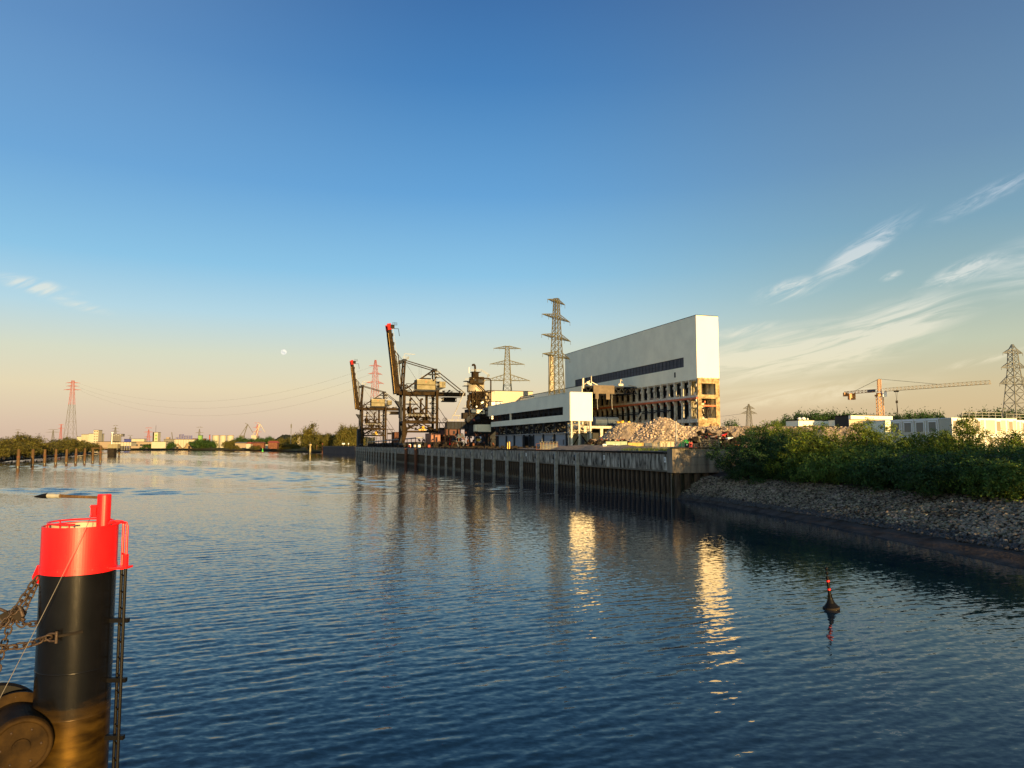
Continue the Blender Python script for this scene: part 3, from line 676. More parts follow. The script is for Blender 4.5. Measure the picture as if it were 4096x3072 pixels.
MB(d).bar((-2.5, s_of(2586,BT)-BS, 23.2), (-2.5, s_of(2556,BT)-BS, 17.6), .5, .6).build('fallen_girder', M['conc'], hb)
# ============================================================ TURBINE HALL, CUT OPEN
TT, TS = 75.0, 206.0
th = plant('turbine_hall', TT, TS, GZ, 'lower hall beside the tall building, torn open at its end under a roof truss', 'turbine hall')
HW = BT-TT-.6; HZ = 36.0; HL = 105
MB(d).box(-.25, 0, 0, HL, GZ, HZ-.3).build('side_wall', M['panel'], th)
MB(d).box(-.3, HW, 2.5, HL, HZ-.3, HZ).build('roof', M['olive'], th)
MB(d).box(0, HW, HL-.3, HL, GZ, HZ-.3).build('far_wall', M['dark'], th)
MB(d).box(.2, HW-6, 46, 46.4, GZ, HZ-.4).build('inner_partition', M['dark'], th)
mb = MB(d)
for yy in (.6, 7, 13.5):
    for z, w_ in ((HZ-.6,.45),(HZ-3.3,.4)): mb.bar((0,yy,z),(HW+.3,yy,z),w_)
    for i in range(9):
        a = HW/9*i; b = HW/9*(i+1)
        mb.bar((a,yy,HZ-3.3),((a+b)/2,yy,HZ-.6),.26); mb.bar(((a+b)/2,yy,HZ-.6),(b,yy,HZ-3.3),.26)
mb.build('roof_truss', M['navy'], th)
mb = MB(d)
for x in (.5, 14, 26): mb.box(x-.3,x+.3,.4,1.0,GZ,HZ-3.5) if x < 1 else None
for x in (8, 15.5): mb.tube([(x,1,HZ-3.4),(x,1.2,HZ-8),(x+.1,1,HZ-11)], .14, 6)
mb.build('hanging_pipe', M['steelblue'], th)
xa, xb = t_of(2374,TS)-TT, t_of(2458,TS)-TT
m_ = mat('hanging_brown_sheet', (.13,.10,.07), .8, var=.3, scale=.5)
mb = MB(d); mb.box(xa, xb, -.5, -.2, zts(1574,80,TS), HZ+.15); mb.box(xa+1.0, xa+2.6, -.5, -.21, zts(1596,80,TS), zts(1574,80,TS)); mb.box(t_of(2425,TS)-TT, t_of(2440,TS)-TT, -.5, -.21, zts(1597,80,TS), zts(1574,80,TS))
mb.build('hanging_cladding', m_, th)
mb = MB(d); mb.box(-.1, .6, -.6, .2, HZ-1.5, HZ+3.2); mb.bar((4.6,0,HZ),(4.5,0,HZ+4.5),.3); mb.bar((1,0,HZ+.4),(4,.3,HZ+2.2),.35); mb.bar((8,0,HZ),(4.6,0,HZ+1.6),.35); mb.obox((3.2,0,HZ+.9),(2.4,1.2,1.0),(.2,.5,0)); mb.obox((20,1,HZ+.7),(2.4,1,1.0)); mb.bar((20,1,HZ+1),(20,1,HZ+3.3),.3)
mb.bar((20,1,HZ+3.2),(21,1,HZ+2.6),.3)
mb.obox((26,.8,HZ+.3),(4,1.5,.3),(.0,.15,0)); mb.build('bent_roof_scrap', M['conc'], th)
# concrete machine table in front of the hall with the two drums and crushed machine on it
tb = plant('machine_table', 62, 176, GZ, 'grey concrete machine foundation on columns between the white hall and the rubble heap', 'concrete platform')
MB(d).box(0, 40, 0, 24, 15.4, 16.4).build('platform_slab', M['conc'], tb)
for x in (1, 8.5, 16, 24, 32):
    for yy in (.8, 12): MB(d).box(x-.6, x+.6, yy-.6, yy+.6, GZ, 15.4).build('column', M['conc'], tb)
MB(d).box(0, 40, 14, 14.5, GZ, 15.3).build('rear_wall', M['dark'], tb)
for i, (pa, lab) in enumerate(((2400, 'left faded blue cylindrical vessel lying on the concrete platform beside the white hall'), (2448, 'right faded blue cylindrical vessel lying beside the crushed yellow machine'))):
    s = 180; t = t_of(pa, s); v = plant('pressure_vessel', t, s, 16.4, lab, 'pressure vessel', 'blue vessels on the platform')
    mb = MB(); mb.tube([(-2.9,0,2.0),(-2.6,0,2.0),(2.6,0,2.0),(2.9,0,2.0)], [1.4,2.0,2.0,1.4], 16); mb.build('vessel_shell', M['blue'], v, smooth=False)
    mb = MB(); mb.box(-2,-1.4,-1.4,1.4,0,.6); mb.box(1.4,2,-1.4,1.4,0,.6); mb.build('saddle', M['navy'], v)
s = 172; v = plant('crushed_machine', t_of(2497, s), s, 16.3, 'crushed orange yellow machine lying on top of the rubble heap edge', 'scrapped machine')
mb = MB(); rnd = random.Random(9)
for i in range(16): mb.obox((rnd.uniform(-3,3), rnd.uniform(-1,1), rnd.uniform(.4,1.7)), (rnd.uniform(1,2.4), rnd.uniform(.6,1.4), rnd.uniform(.4,1)), (rnd.uniform(-.4,.4), rnd.uniform(-.4,.4), rnd.uniform(0,3)))
mb.build('crushed_body', M['yellow'], v)
mb = MB()
for i in range(10): mb.bar((rnd.uniform(-4,4), rnd.uniform(-1,1), .1), (rnd.uniform(-4,4), rnd.uniform(-1,1), rnd.uniform(.5,2.4)), .2)
mb.build('bent_bars', M['navy'], v)
# ============================================================ LONG LOW HALL ON COLUMNS
HT, HS = 35.0, 125.4
lh = plant('long_elevated_hall', HT, HS, GZ, 'long low grey hall raised on columns with dark window strip and gleaming end wall', 'industrial hall')
L2, W2, ZT, ZB_ = 98.0, 8.0, 26.3, 16.7
s1, z1a, z1b = 6.3, 18.95, 21.75
def hclad(ya, yb, za, zb, n):
    st = (yb-ya)/n
    for i in range(n): MB(d).box(-.2, 0, ya+i*st+.004, ya+(i+1)*st-.004, za, zb).build('cladding_sheet', M['panel'], lh)
hclad(0, L2, z1b, ZT, 14); hclad(0, s1, z1a, z1b-.005, 1); hclad(0, L2-5, ZB_, z1a-.005, 13)
MB(d).box(-.05, W2+.05, -.22, 0, ZB_-.05, ZT+.05).build('end_wall', M['panelw'], lh)
MB(d).box(-.25, W2+.1, -.26, L2, ZT+.05, ZT+.2).build('roof', M['panel'], lh)
MB(d).box(W2-.2, W2, 0, L2, ZB_, ZT).build('rear_wall', M['panel'], lh)
MB(d).box(0, W2-.2, 0.02, L2-8, ZB_, ZB_+.3).build('floor_slab', M['olive'], lh)
MB(d).box(2.2, 2.5, 0.1, L2-.5, z1a-1, ZT-.2).build('inner_wall', M['dark'], lh)
n = 15; stp = (L2-s1-16)/n
for i in range(n+1):
    y = s1+i*stp; MB(d).box(.3, .6, y-.15, y+.15, z1a-.3, z1b+.2).build('strip_column', M['navy'], lh)
    if i < n: MB(d).box(1.2, 1.6, y+.5, y+stp*.6, z1a-.2, z1b-1.2-rnd.random()*.8).build('strip_equipment', M['olive'], lh)
yl = s_of(2037, HT)-HS; MB(d).box(-.25, .6, yl-1.5, yl-1.3, z1a-.3, z1b+.3).build('lit_return_panel', M['panelw'], lh)
mb = MB(d); 
for y in (L2-12, L2-16, L2-8): mb.box(.5,.9,y,y+.3,ZB_-1,z1b+.2)
for z in (18.2, 19.6, 21): mb.bar((.7,L2-18,z),(.7,L2-2,z),.2)
mb.build('open_end_frame', M['rust'], lh)
# ground-floor doors between dark posts, pipe clutter above
dpx = [(1996,2021.5),(2030,2053),(2061.6,2089),(2136.7,2168),(2177.6,2211.4),(2223,2262)]
M['door'] = ribbed('roller_door_grey', (.25,.27,.30), .45, .03, 'z', .55)
for a, b in dpx:
    yb, ya = s_of(a, HT+.3)-HS, s_of(b, HT+.3)-HS
    o = MB(d).box(.25, .45, ya, yb, GZ+.05, 12.2).build('roller_door', M['door'], lh)
    MB(d).box(.15, .26, ya-.1, yb+.1, 12.2, 12.6).build('door_lintel', M['steelblue'], o)
    if a > 2100: MB(d).box(.2, .26, ya+.9, ya+2.2, GZ+1.2, GZ+3.0).build('door_window', M['glassd'], o)
for k, px in enumerate((1990,2025,2057,2094,2116,2134,2173,2217,2265)):
    y = s_of(px, HT)-HS; MB(d).box(-.1, .5, y-.35, y+.35, GZ, ZB_-.02).build('column', M['navy'], lh)
mb = MB(d); mb.bar((-.2,0,12.7),(-.2,L2-12,12.7),.25); mb.bar((1,0,12.3),(1,L2-12,12.3),.2,.6); mb.build('cable_tray', M['steelblue'], lh)
MB(d).box(3.4, 3.7, 12, L2-.5, GZ, ZB_).build('rear_partition', M['dark'], lh)
mb = MB(d); mb2 = MB(d)
for i in range(420):
    y = rnd.uniform(2, L2-8); z = rnd.uniform(12.9, 16.3); x = rnd.uniform(.6, 3)
    b_ = mb2 if rnd.random() < .45 else mb
    if rnd.random() < .5: b_.obox((x,y,z), (rnd.uniform(.2,.7), rnd.uniform(.3,1.4), rnd.uniform(.15,.5)))
    else: b_.bar((x,y,z), (x, y+rnd.uniform(-1.5,1.5), z+rnd.uniform(-1,1)), rnd.uniform(.06,.2))
mb.build('pipe_clutter', M['olive'], lh, kind='stuff'); mb2.build('valves_and_pipes', M['tank'], lh, kind='stuff')
# braced near end
for x in (.4, 3.2, W2-.6): MB(d).box(x-.28, x+.28, 0, .5, GZ, ZB_-.05).build('end_column', M['conc'], lh)
MB(d).box(.2, W2+.2, .05, .4, 12.3, 12.6).build('end_beam', M['brown'], lh)
mb = MB(d); mb.bar((.5,.2,GZ+.3),(3.5,.2,12.2),.35); mb.bar((W2-.8,.2,GZ+.3),(3.7,.2,12.2),.35); mb.build('cross_brace', M['brown'], lh)
MB(d).box(.6, W2-.3, 2.4, 2.7, GZ, 12.6).build('end_room_wall', M['cream'], lh)
MB(d).box(4.8, 6.1, 2.3, 2.39, GZ+1.5, GZ+3.9).build('end_room_window', M['glassd'], lh)
mb = MB(d)
for x in (W2-1.9, W2-1.3): mb.bar((x,-.3,GZ),(x,-.3,ZB_),.09)
for i in range(24): mb.bar((W2-1.9,-.3,GZ+.3+i*.38),(W2-1.3,-.3,GZ+.3+i*.38),.07)
for x in (3.3, 3.7): mb.bar((x,-.1,GZ),(x,-.1,12.3),.08)
for i in range(12): mb.bar((3.3,-.1,GZ+.3+i*.38),(3.7,-.1,GZ+.3+i*.38),.06)
mb.build('ladder', M['galv'], lh)
mb = MB(d)
for i in range(60):
    z = rnd.uniform(12.9,16.3); x = rnd.uniform(.8,W2-1.2)
    mb.bar((x,rnd.uniform(.2,1.5),z),(x+rnd.uniform(-1.5,1.5),rnd.uniform(.2,1.5),z+rnd.choice((0,0,rnd.uniform(-1,1)))),rnd.uniform(.08,.2))
mb.build('end_pipework', M['tank'], lh, kind='stuff')
MB(d).box(W2+.1, W2+1.6, 3, 5, GZ, 12.4).build('side_cabinet', M['cream'], lh)
# ============================================================ BLOCKS BEHIND THE LOW HALL
def block(name, pxl, pxr, pyt, Y, depth, m, label, cat='building', zb=GZ, extra=None):
    a = at(pxl, pyt, Y); b = at(pxr, pyt, Y)
    w_ = (b.x-a.x)/.9492
    t = thing(name, (a.x, a.y, zb), QROT, label, cat); h = a.z-zb
    mb = MB(); mb.box(0, w_, 0, .3, 0, h); mb.build('end_wall', m, t)
    MB().box(0, .3, .31, depth, 0, h).build('side_wall', m, t); MB().box(w_-.3, w_, .31, depth, 0, h).build('side_wall', m, t)
    MB().box(.3, w_-.3, depth-.3, depth, 0, h).build('rear_wall', m, t)
    MB().box(-.1, w_+.1, -.1, depth+.1, h, h+.35).build('roof', M['olive'], t)
    return t, w_, h
M['corr'] = ribbed('beige_ribbed_sheet', (.50,.43,.34), 1.2, .05, 'x', .6)
block('ribbed_bunker_block', 1952, 2133, 1563, 415, 30, M['corr'], 'beige ribbed sheet block behind the low hall with pylon shadows on it')
block('white_annex', 1960, 2010, 1607, 380, 20, M['white'], 'bright white annex between the coal tower and the low hall roof')
t, w_, h = block('plain_rear_hall', 2133, 2273, 1586, 400, 25, M['panel'], 'grey flat roofed hall behind the tall lattice pylon')
v = thing('slim_chimney', at(2204, 1420, 395).xy.to_3d()+Vector((0,0,GZ)), 0, 'slim cream chimney right behind the tallest pylon', 'chimney')
mb = MB(); mb.tube([(0,0,0),(0,0,hz(1420,395)-GZ)], [1.7,1.45], 16); mb.build('chimney_shaft', M['tank'], v, smooth=False)
mb = MB(); mb.tube([(0,0,hz(1425,395)-GZ),(0,0,hz(1421,395)-GZ)], 1.65, 16); mb.build('chimney_rim', M['olive'], v)
# ============================================================ SHIP UNLOADER CRANES
def gantry_crane(t, s, label):
    o = plant('ship_unloader_crane', t, s, GZ, label, 'harbour crane', 'ship unloader cranes on the quay')
    G = -GZ; D = 10.0; Wd = 16.8; m = M['brown']
    def b_(nm, mt, fn):
        q_ = MB(G); fn(q_); return q_.build(nm, mt, o)
    for y in (0, D):
        b_('leg', m if y == 0 else M['navy'], lambda q_: (q_.add([(-.9,y-.5,9.2),(.3,y-.5,9.2),(.3,y+.5,9.2),(-.9,y+.5,9.2),(-.75,y-.5,16),(1.9,y-.5,15.2),(1.9,y+.5,15.2),(-.75,y+.5,16),(-.75,y-.5,20),(.75,y-.5,20),(.75,y+.5,20),(-.75,y+.5,20)],[(0,1,2,3),(0,4,5,1),(3,2,6,7),(0,3,7,4),(1,5,6,2),(4,8,9,5),(7,6,10,11),(4,7,11,8),(5,9,10,6)]), q_.box(-.7,.7,y-.5,y+.5,20,36)))  # far legs in a darker tone: shade put into the colour
        b_('leg', m if y == 0 else M['navy'], lambda q_: (q_.box(Wd-.6,Wd+.6,y-.5,y+.5,9.2,36)))
        b_('portal_beam', m, lambda q_: (q_.box(.8,Wd-.7,y-.4,y+.4,19.3,20.4)))
        b_('portal_beam', m, lambda q_: (q_.box(.8,Wd-.7,y-.4,y+.4,14.8,15.6)))
        b_('portal_brace', m, lambda q_: (q_.bar((1,y,15.8),(8,y,19.4),.55), q_.bar((Wd-1,y,15.8),(9,y,19.4),.55)))
        b_('girder', m, lambda q_: (q_.box(-2.5,32,y+1.4 if y==0 else y-2.2,y+2.2 if y==0 else y-1.4,33.6,35.3)))
    for x in (0, Wd):
        b_('sill_beam', M['navy'], lambda q_: (q_.box(x-.7,x+.7,-1.5,D+1.5,8.4,9.4)))
        b_('cross_beam', M['navy'], lambda q_: (q_.box(x-.4,x+.4,.5,D-.5,19.4,20.4), q_.box(x-.4,x+.4,.5,D-.5,35.3,36.3)))
        for y in (-1, D+1): b_('bogie', M['olive'], lambda q_: (q_.box(x-.45,x+.45,y-1.6,y+1.6,7.65,8.4), [q_.tube([(x-.3,y+k,7.75),(x+.3,y+k,7.75)],.33,10) for k in (-1.1,-.35,.4,1.15)]))
    # seaward mast
    for y in (1.8, D-1.8): b_('mast', m, lambda q_: (q_.bar((-.2,y,36.2),(.6,y,51.2),.8,1.0)))
    b_('mast_head', M['navy'], lambda q_: (q_.box(-.5,1.2,1.2,D-1.2,50.4,51.6), q_.box(-2.2,-.5,2,3.4,49.6,51), q_.box(-2.0,-.5,6,7.4,49.6,51)))
    b_('mast_tie', m, lambda q_: [q_.bar((.2,1.8,z),(.2,D-1.8,z),.35) for z in (40,44.5,48)])
    b_('mast_railing', M['galv'], lambda q_: (q_.rail([(-.6,1.2,51.6),(2.4,1.2,51.6),(2.4,8,51.6)],1.2,.05,1.2), q_.bar((0,1.2,51.6),(0,1.2,54.2),.14), q_.bar((0,1.2,54.2),(5.5,1.2,54.1),.2)))
    # rear mast and stays
    for y in (1.8, D-1.8):
        b_('rear_mast', m, lambda q_: (q_.bar((Wd-.4,y,35.5),(Wd-.8,y,46.8),.75)))
        b_('top_stay', m, lambda q_: (q_.bar((.6,y,51),(Wd-.8,y,46.9),.42), q_.bar((Wd-.8,y,46.9),(31.2,y,35.4),.42)))
        b_('diagonal_stay', m, lambda q_: (q_.bar((1.2,y,36.5),(Wd-.8,y,46.9),.5)))
    b_('rear_mast_head', M['navy'], lambda q_: (q_.box(Wd-1.6,Wd+.2,1.4,D-1.4,46.3,47.2), q_.box(12.6,Wd+1,2,3,44,44.6)))
    for y in (-.6,):
        b_('long_brace', m, lambda q_: (q_.bar((.9,y,38.6),(Wd-1.2,y,21.2),.42), q_.bar((2.1,y,33.4),(13.2,y,20.8),.42)))
    for y in (D+.2,): b_('long_brace', m, lambda q_: (q_.bar((Wd+.4,y,26),(Wd+7,y,16.5),.2)))
    b_('long_brace', m, lambda q_: (q_.bar((Wd+.4,-.5,27.5),(Wd+6.5,-.5,18.6),.22)))
    # raised boom
    def boomp(f, off=0): return Vector((-2.9-4.3*f-.5*f*f+off, 0, 34.2+34.6*f))
    for y in (2.2, D-2.2):
        def f_(q_):
            for i in range(8):
                a, b = boomp(i/8), boomp((i+1)/8); wa = 2.6-1.0*i/8
                q_.bar(a+Vector((0,y,0)), b+Vector((0,y,0)), .7, wa, up=(1,0,0))
        b_('boom_girder', m, f_)
        b_('boom_rail', M['yellow'], lambda q_: [q_.bar(boomp(i/8,-1.45+.5*i/8)+Vector((0,y-.25,0)), boomp((i+1)/8,-1.45+.5*(i+1)/8)+Vector((0,y-.25,0)), .09) for i in range(7)])
        b_('boom_stay', m, lambda q_: (q_.bar(boomp(.62,1.2)+Vector((0,y,0)), boomp(.56,2.6)+Vector((0,y,0)), .4), q_.bar(boomp(.56,2.6)+Vector((0,y,0)), (-1.2,y,37.5), .4), q_.bar(boomp(.56,2.4)+Vector((0,y,0)),(-.9,y,44),.16)))
        b_('boom_tip', mat('matt_red_boom_tip',(.36,.020,.018),.85,spec=.05), lambda q_: (q_.bar(boomp(.925)+Vector((0,y,0)), boomp(1.015)+Vector((0,y,0)), .85, 1.9, up=(1,0,0))))
    b_('boom_soffit', M['navy'], lambda q_: [q_.bar(boomp(i/8,-1.3+.45*i/8)+Vector((0,D/2,0)), boomp((i+1)/8,-1.3+.45*(i+1)/8)+Vector((0,D/2,0)), D-5.4, .3, up=(1,0,0)) for i in range(5)])  # dark colour paints the shaded underside of the boom
    b_('boom_cross_tie', M['navy'], lambda q_: [q_.bar(boomp(f)+Vector((0,2.2,0)), boomp(f)+Vector((0,D-2.2,0)), .6) for f in (.05,.2,.35,.5,.65,.8,.98)])
    b_('boom_bracket', M['olive'], lambda q_: [q_.obox(boomp(f,.8)+Vector((0,1.7,0)), (1.0,.5,1.6)) for f in (.22,.33,.45,.6,.72,.85)])
    b_('boom_walkway', M['galv'], lambda q_: ([q_.bar(boomp(f/20,2.0-.3*f/20)+Vector((0,1.8,0)), boomp((f+1)/20,2.0-.3*(f+1)/20)+Vector((0,1.8,0)), .1) for f in range(3,20)], [q_.bar(boomp(f/40,1.2-.2*f/40)+Vector((0,1.8,0)), boomp(f/40,2.0-.3*f/40)+Vector((0,1.8,0)), .07) for f in range(6,40)]))
    b_('boom_tip_bracket', M['olive'], lambda q_: (q_.bar((-6.9,2,68.6),(-3.6,2,68.8),.2), q_.bar((-6.4,2,66.8),(-3.0,2,66.9),.22), q_.bar((-3.0,2,66.9),(-2.4,2,63.2),.22), q_.box(-7,-5.0,1.6,3,66.9,68.8), q_.rail([(-6,1.6,68.9),(-3.8,1.6,68.9)],1,.05,1)))
    b_('hoist_rope', M['olive'], lambda q_: (q_.bar((1,2,49.5),(7.2,2,40.2),.09), q_.bar((8,3,49),(8,3,41),.05), q_.bar((9,3,49),(9,3,41),.05), [q_.bar(boomp(.6,2.2)+Vector((0,y,0)),(-.4,y,51.2),.08) for y in (3,4,6)]))
    # machinery house, counter cabin, trolley
    c = b_('machinery_house', M['cream'], lambda q_: (q_.box(6.6,16,.9,8.6,36.4,41.3)))
    MB(G).box(6.5,16.1,.8,8.7,41.3,41.5).build('house_roof', M['tank'], c)
    MB(G).box(6.6,16,.84,.895,38.6,38.9).build('house_trim', M['brown'], c)
    MB(G).obox((11.2,.86,40.4),(.9,.05,.5)).build('house_sign', M['orange'], c)
    b_('counter_cabin', M['cream'], lambda q_: (q_.box(18.2,21.4,1.2,7,37.7,40.7)))
    b_('cabin_support', M['navy'], lambda q_: (q_.box(6.2,17,.4,9,35.5,36.38), q_.add([(16.5,1,35.6),(21.4,1,37.6),(21.4,7,37.6),(16.5,7,35.6),(16.5,1,37.65),(16.5,7,37.65)],[(0,1,4),(3,5,2),(0,3,2,1)]), q_.box(9,14,2,7,41.5,42.4)))
    for r3 in ([(1,1.2,35.4),(6.4,1.2,35.4)], [(17,1.2,35.4),(31.5,1.2,35.4)], [(9,2,42.4),(14,2,42.4)]): b_('railing', M['galv'], lambda q_: q_.rail(r3,1.0,.04))
    b_('horizontal_tie', m, lambda q_: (q_.bar((1,.9,39.2),(6.6,.9,39.0),.25), q_.bar((1,1.4,37.6),(6.6,1.4,37.5),.3), q_.bar((1,1,33.0),(30,1,32.6),.25)))
    b_('trolley', M['olive'], lambda q_: (q_.box(20.5,27.5,2,8,30.6,31), q_.box(20.5,27.5,2,8,32.2,32.6), [q_.box(20.5+i*1.7,20.7+i*1.7,2,2.2,31,32.2) for i in range(5)], q_.box(20.9,27.0,2.6,7.4,31,32.1)))
    b_('trolley_railing', M['galv'], lambda q_: q_.rail([(17.6,2,31),(20.4,2,31)],1.4,.05,.5))
    # stair tower round the rear leg
    b_('stair_tower', M['olive'], lambda q_: ([q_.box(14.2,18.6,D-3.2,D-.7,z,z+.15) for z in (22,24.6,27.2,29.8,32.4)], [q_.bar((14.4 if k%2 else 18.4,D-3.1,22+2.6*k),(18.4 if k%2 else 14.4,D-3.1,24.6+2.6*k),.25) for k in range(5)]))
    b_('stair_railing', M['galv'], lambda q_: [q_.rail([(14.2,D-3.2,z+.15),(18.6,D-3.2,z+.15)],1.0,.05,1) for z in (22,24.6,27.2,29.8,32.4)])
    b_('inner_column', m, lambda q_: (q_.box(12.6,13.8,D-1.5,D-.4,20.4,33.6)))
    b_('mast_platform', M['olive'], lambda q_: ([q_.box(Wd-.9,Wd+1.6,.6,3,z,z+.2) for z in (38.2,40.4,42.6,44.6)]))
    b_('platform_railing', M['galv'], lambda q_: [q_.rail([(Wd-.9,.6,z+.2),(Wd+1.6,.6,z+.2)],1.0,.05,1) for z in (38.2,40.4,42.6,44.6)])
    # hopper, dust pipes and platforms inside the portal
    hp = b_('hopper', m, lambda q_: (q_.lathe([(.7,20.8),(3.2,24.2),(3.2,24.8)], 10, (7.5,5,0))))
    for x, zt in ((3.6,31.7),(9.0,31.6)):
        b_('dust_pipe', M['brown'], lambda q_: (q_.tube([(x,3,23),(x,3,zt-.6),(x+.2,3,zt),(x+.7,3,zt+.2),(x+.8,3,zt-.5)], .52, 10)))
    for x in (5.2, 9.9):
        b_('bent_duct', M['brown'], lambda q_: (q_.tube([(x+2.2,2.5,26.8),(x+1.0,2.5,26.9),(x+.1,2.5,26.4),(x,2.5,25.4),(x+.2,2.5,24.6),(x+1,2.5,24.2)], .5, 10)))
    b_('cyclone', M['olive'], lambda q_: (q_.lathe([(.3,22.8),(1.4,25.5),(1.4,27.2),(.6,28)],10,(3.8,6,0)), q_.bar((2,3,29.2),(6,3,25),.2), q_.bar((2.6,3,25),(6,3,29),.2)))
    b_('hopper_platform', m, lambda q_: (q_.box(1.2,13.6,.5,9,22.4,22.7), q_.box(1.2,13.6,.5,9,20.5,20.8), [q_.box(1.4+i*3.05,1.65+i*3.05,.5,.75,20.8,22.4) for i in range(5)], q_.box(1.6,7.5,2,8,29.0,29.2)))
    b_('hopper_railing', M['galv'], lambda q_: (q_.rail([(1.6,2,29.2),(8,2,29.2)],1.1,.05,1), q_.rail([(1.2,.5,22.7),(13.6,.5,22.7)],1.1,.05,1.5)))
    rr = random.Random(int(s)); 
    def clut(q_):
        for _ in range(70):
            x = rr.uniform(1.5,15.5); z = rr.choice((rr.uniform(15.8,19),rr.uniform(20.9,22.3),rr.uniform(16,18)))
            q_.obox((x,rr.uniform(1,8.5),z),(rr.uniform(.3,1.6),rr.uniform(.4,2),rr.uniform(.2,.9)))
    b_('machinery_clutter', M['olive'], clut)['kind'] = 'stuff'
    def clut2(q_):
        for _ in range(110):
            zone = rr.random()
            if zone < .35: x, y, z = rr.uniform(-1.5,30), rr.uniform(.9,1.6), rr.uniform(35.4,36.1)
            elif zone < .55: x, y, z = rr.uniform(-2.6,1.5), rr.uniform(.5,9), rr.uniform(36,39)
            elif zone < .8: x, y, z = rr.uniform(14,18.6), rr.uniform(-.2,9), rr.uniform(21,46)
            else: x, y, z = rr.uniform(1.5,14), rr.uniform(.5,9), rr.uniform(22.7,27)
            q_.obox((x,y,z),(rr.uniform(.2,1.1),rr.uniform(.3,1.2),rr.uniform(.2,.9)))
            if rr.random() < .4: q_.bar((x,y,z),(x+rr.uniform(-2,2),y,z+rr.uniform(-1.5,1.5)),rr.uniform(.08,.2))
    b_('walkway_fittings', M['olive'], clut2)['kind'] = 'stuff'
    b_('sunlit_drive', M['yellow'], lambda q_: (q_.box(7.6,11.4,.4,1.6,15.75,16.4), q_.lathe([(.4,16.4),(.9,17.2),(.5,17.9)],8,(10,1.4,0))))  # yellow sunlight under the hopper painted as the part's colour
    b_('side_platform', m, lambda q_: q_.box(Wd+.7,Wd+6,-.2,7,19.6,19.9)); b_('side_platform', m, lambda q_: q_.box(Wd+.7,Wd+4,-.2,6,12.2,12.5))
    for x in (1.2,4.6): b_('platform_post', m, lambda q_: q_.box(Wd+x,Wd+x+.3,-.1,.2,12.5,19.6))
    b_('winch_casing', M['olive'], lambda q_: q_.box(Wd+1.6,Wd+4.4,.3,3,16,17.2))
    b_('drive_cabin', M['navy'], lambda q_: (q_.box(-1.9,-.8,1,5,22,30), q_.add([(-.7,1,30),(-4.2,1,30.4),(-4.2,5,30.4),(-.7,5,30),(-1.9,1,27),(-1.9,5,27)],[(0,1,4),(3,5,2),(1,2,5,4),(0,3,2,1)])))
    return o
gantry_crane(2, 260, 'nearer ship unloader crane with red tipped raised boom and cream machinery house')
gantry_crane(2, s_of(1447, 2), 'farther ship unloader crane with red tipped raised boom, left of its twin')
# ============================================================ COAL TRANSFER TOWER
ct = plant('coal_tower', 25.6, 226, GZ, 'crowded coal transfer tower with stained cream tank, platforms, ducts and hooked vent pipe', 'industrial tower')
def c_(nm, mt, fn, **k):
    q_ = MB(-GZ); fn(q_); return q_.build(nm, mt, ct, **k)
c_('upper_tank', M['tank'], lambda q: q.tube([(5.3,5,33.6),(5.3,5,38.6)], 4.1, 24))
c_('tank_top', M['tank'], lambda q: q.tube([(6.2,5,38.6),(6.2,5,40.6)], [3.6,3.2], 20))
c_('vent_pipe', M['brown'], lambda q: q.tube([(4.3,2.5,41.5),(4.3,2.5,45),(4.2,2.5,45.8),(3.8,2.5,46.3),(3.2,2.5,46.2),(3.1,2.5,45.6)], .5, 10))
c_('vent_base', M['brown'], lambda q: (q.box(2.9,5.8,1.4,4,40.4,42.6)))
c_('top_platform', M['brown'], lambda q: (q.box(2.3,6.8,.8,4.5,42.6,42.8), q.box(2.4,8.0,-.2,3,36.8,37.0), q.box(2.4,8.0,-.2,3,40.0,40.3)))
for rl in ([(1.8,.8,42.8),(7,.8,42.8),(11,1.2,40.6),(11,5,40.6)], [(-1.2,1,36.2),(1,1,36.2)], [(-.8,1,38.4),(.8,1,38.4)], [(-1.2,1,25.8),(.6,1,25.8)]): c_('railing', M['galv'], lambda q: q.rail(rl,1.1,.05,.7))
for bx in ((-1.2,1.2,1,5,36,36.2),(-.9,1,1,5,38.2,38.4),(-1.2,1,1,5,25.6,25.8),(-2.2,.2,0,3,20.6,23.4),(8,11.4,1,4,33.0,33.3)): c_('side_platform', M['olive'], lambda q: q.box(*bx))
c_('antenna', M['white'], lambda q: (q.tube([(1.0,1,42),(1.0,1,44.8)], .16, 6)))
c_('winch_house', M['brown'], lambda q: (q.box(3.0,8.0,.2,2.6,37.1,40.0), q.box(1.4,3,.4,2.6,37.2,40.2)))
c_('winch_window', M['dark'], lambda q: (q.box(5.2,7.4,.1,.19,37.6,39.2), q.box(3.3,4.2,.1,.19,38.4,39.3)))
for x in (2.4, 4.4, 8.4, 10.6):
    c_('frame_column', M['brown'] if x < 5 else M['olive'], lambda q: (q.box(x-.2,x+.2,0,.4,18,33.4)))
c_('frame_beam', M['brown'], lambda q: [q.box(.5,11,-.1,.3,z,z+.4) for z in (33.0,29.6,25.4)])
c_('frame_beam', M['navy'], lambda q: [q.box(.2,11,-.1,.3,z,z+.4) for z in (22.4,19.6,14.0,12.8)])  # lower frame darker: shade below the shadow line painted as colour
c_('frame_brace', M['brown'], lambda q: (q.bar((2.5,.1,33),(4.4,.1,29.8),.25), q.bar((4.4,.1,29.6),(7.2,.1,25.8),.28), q.bar((8.4,.1,29.6),(5.6,.1,25.8),.3), q.bar((4.2,-.3,37.4),(8.9,-.3,33.4),.4), q.bar((4.2,-.5,36.4),(7.6,-.5,33.4),.2), q.bar((8.4,.1,33),(10.4,.1,30),.3), q.bar((8.2,.1,29.6),(10.6,.1,27.4),.35)))
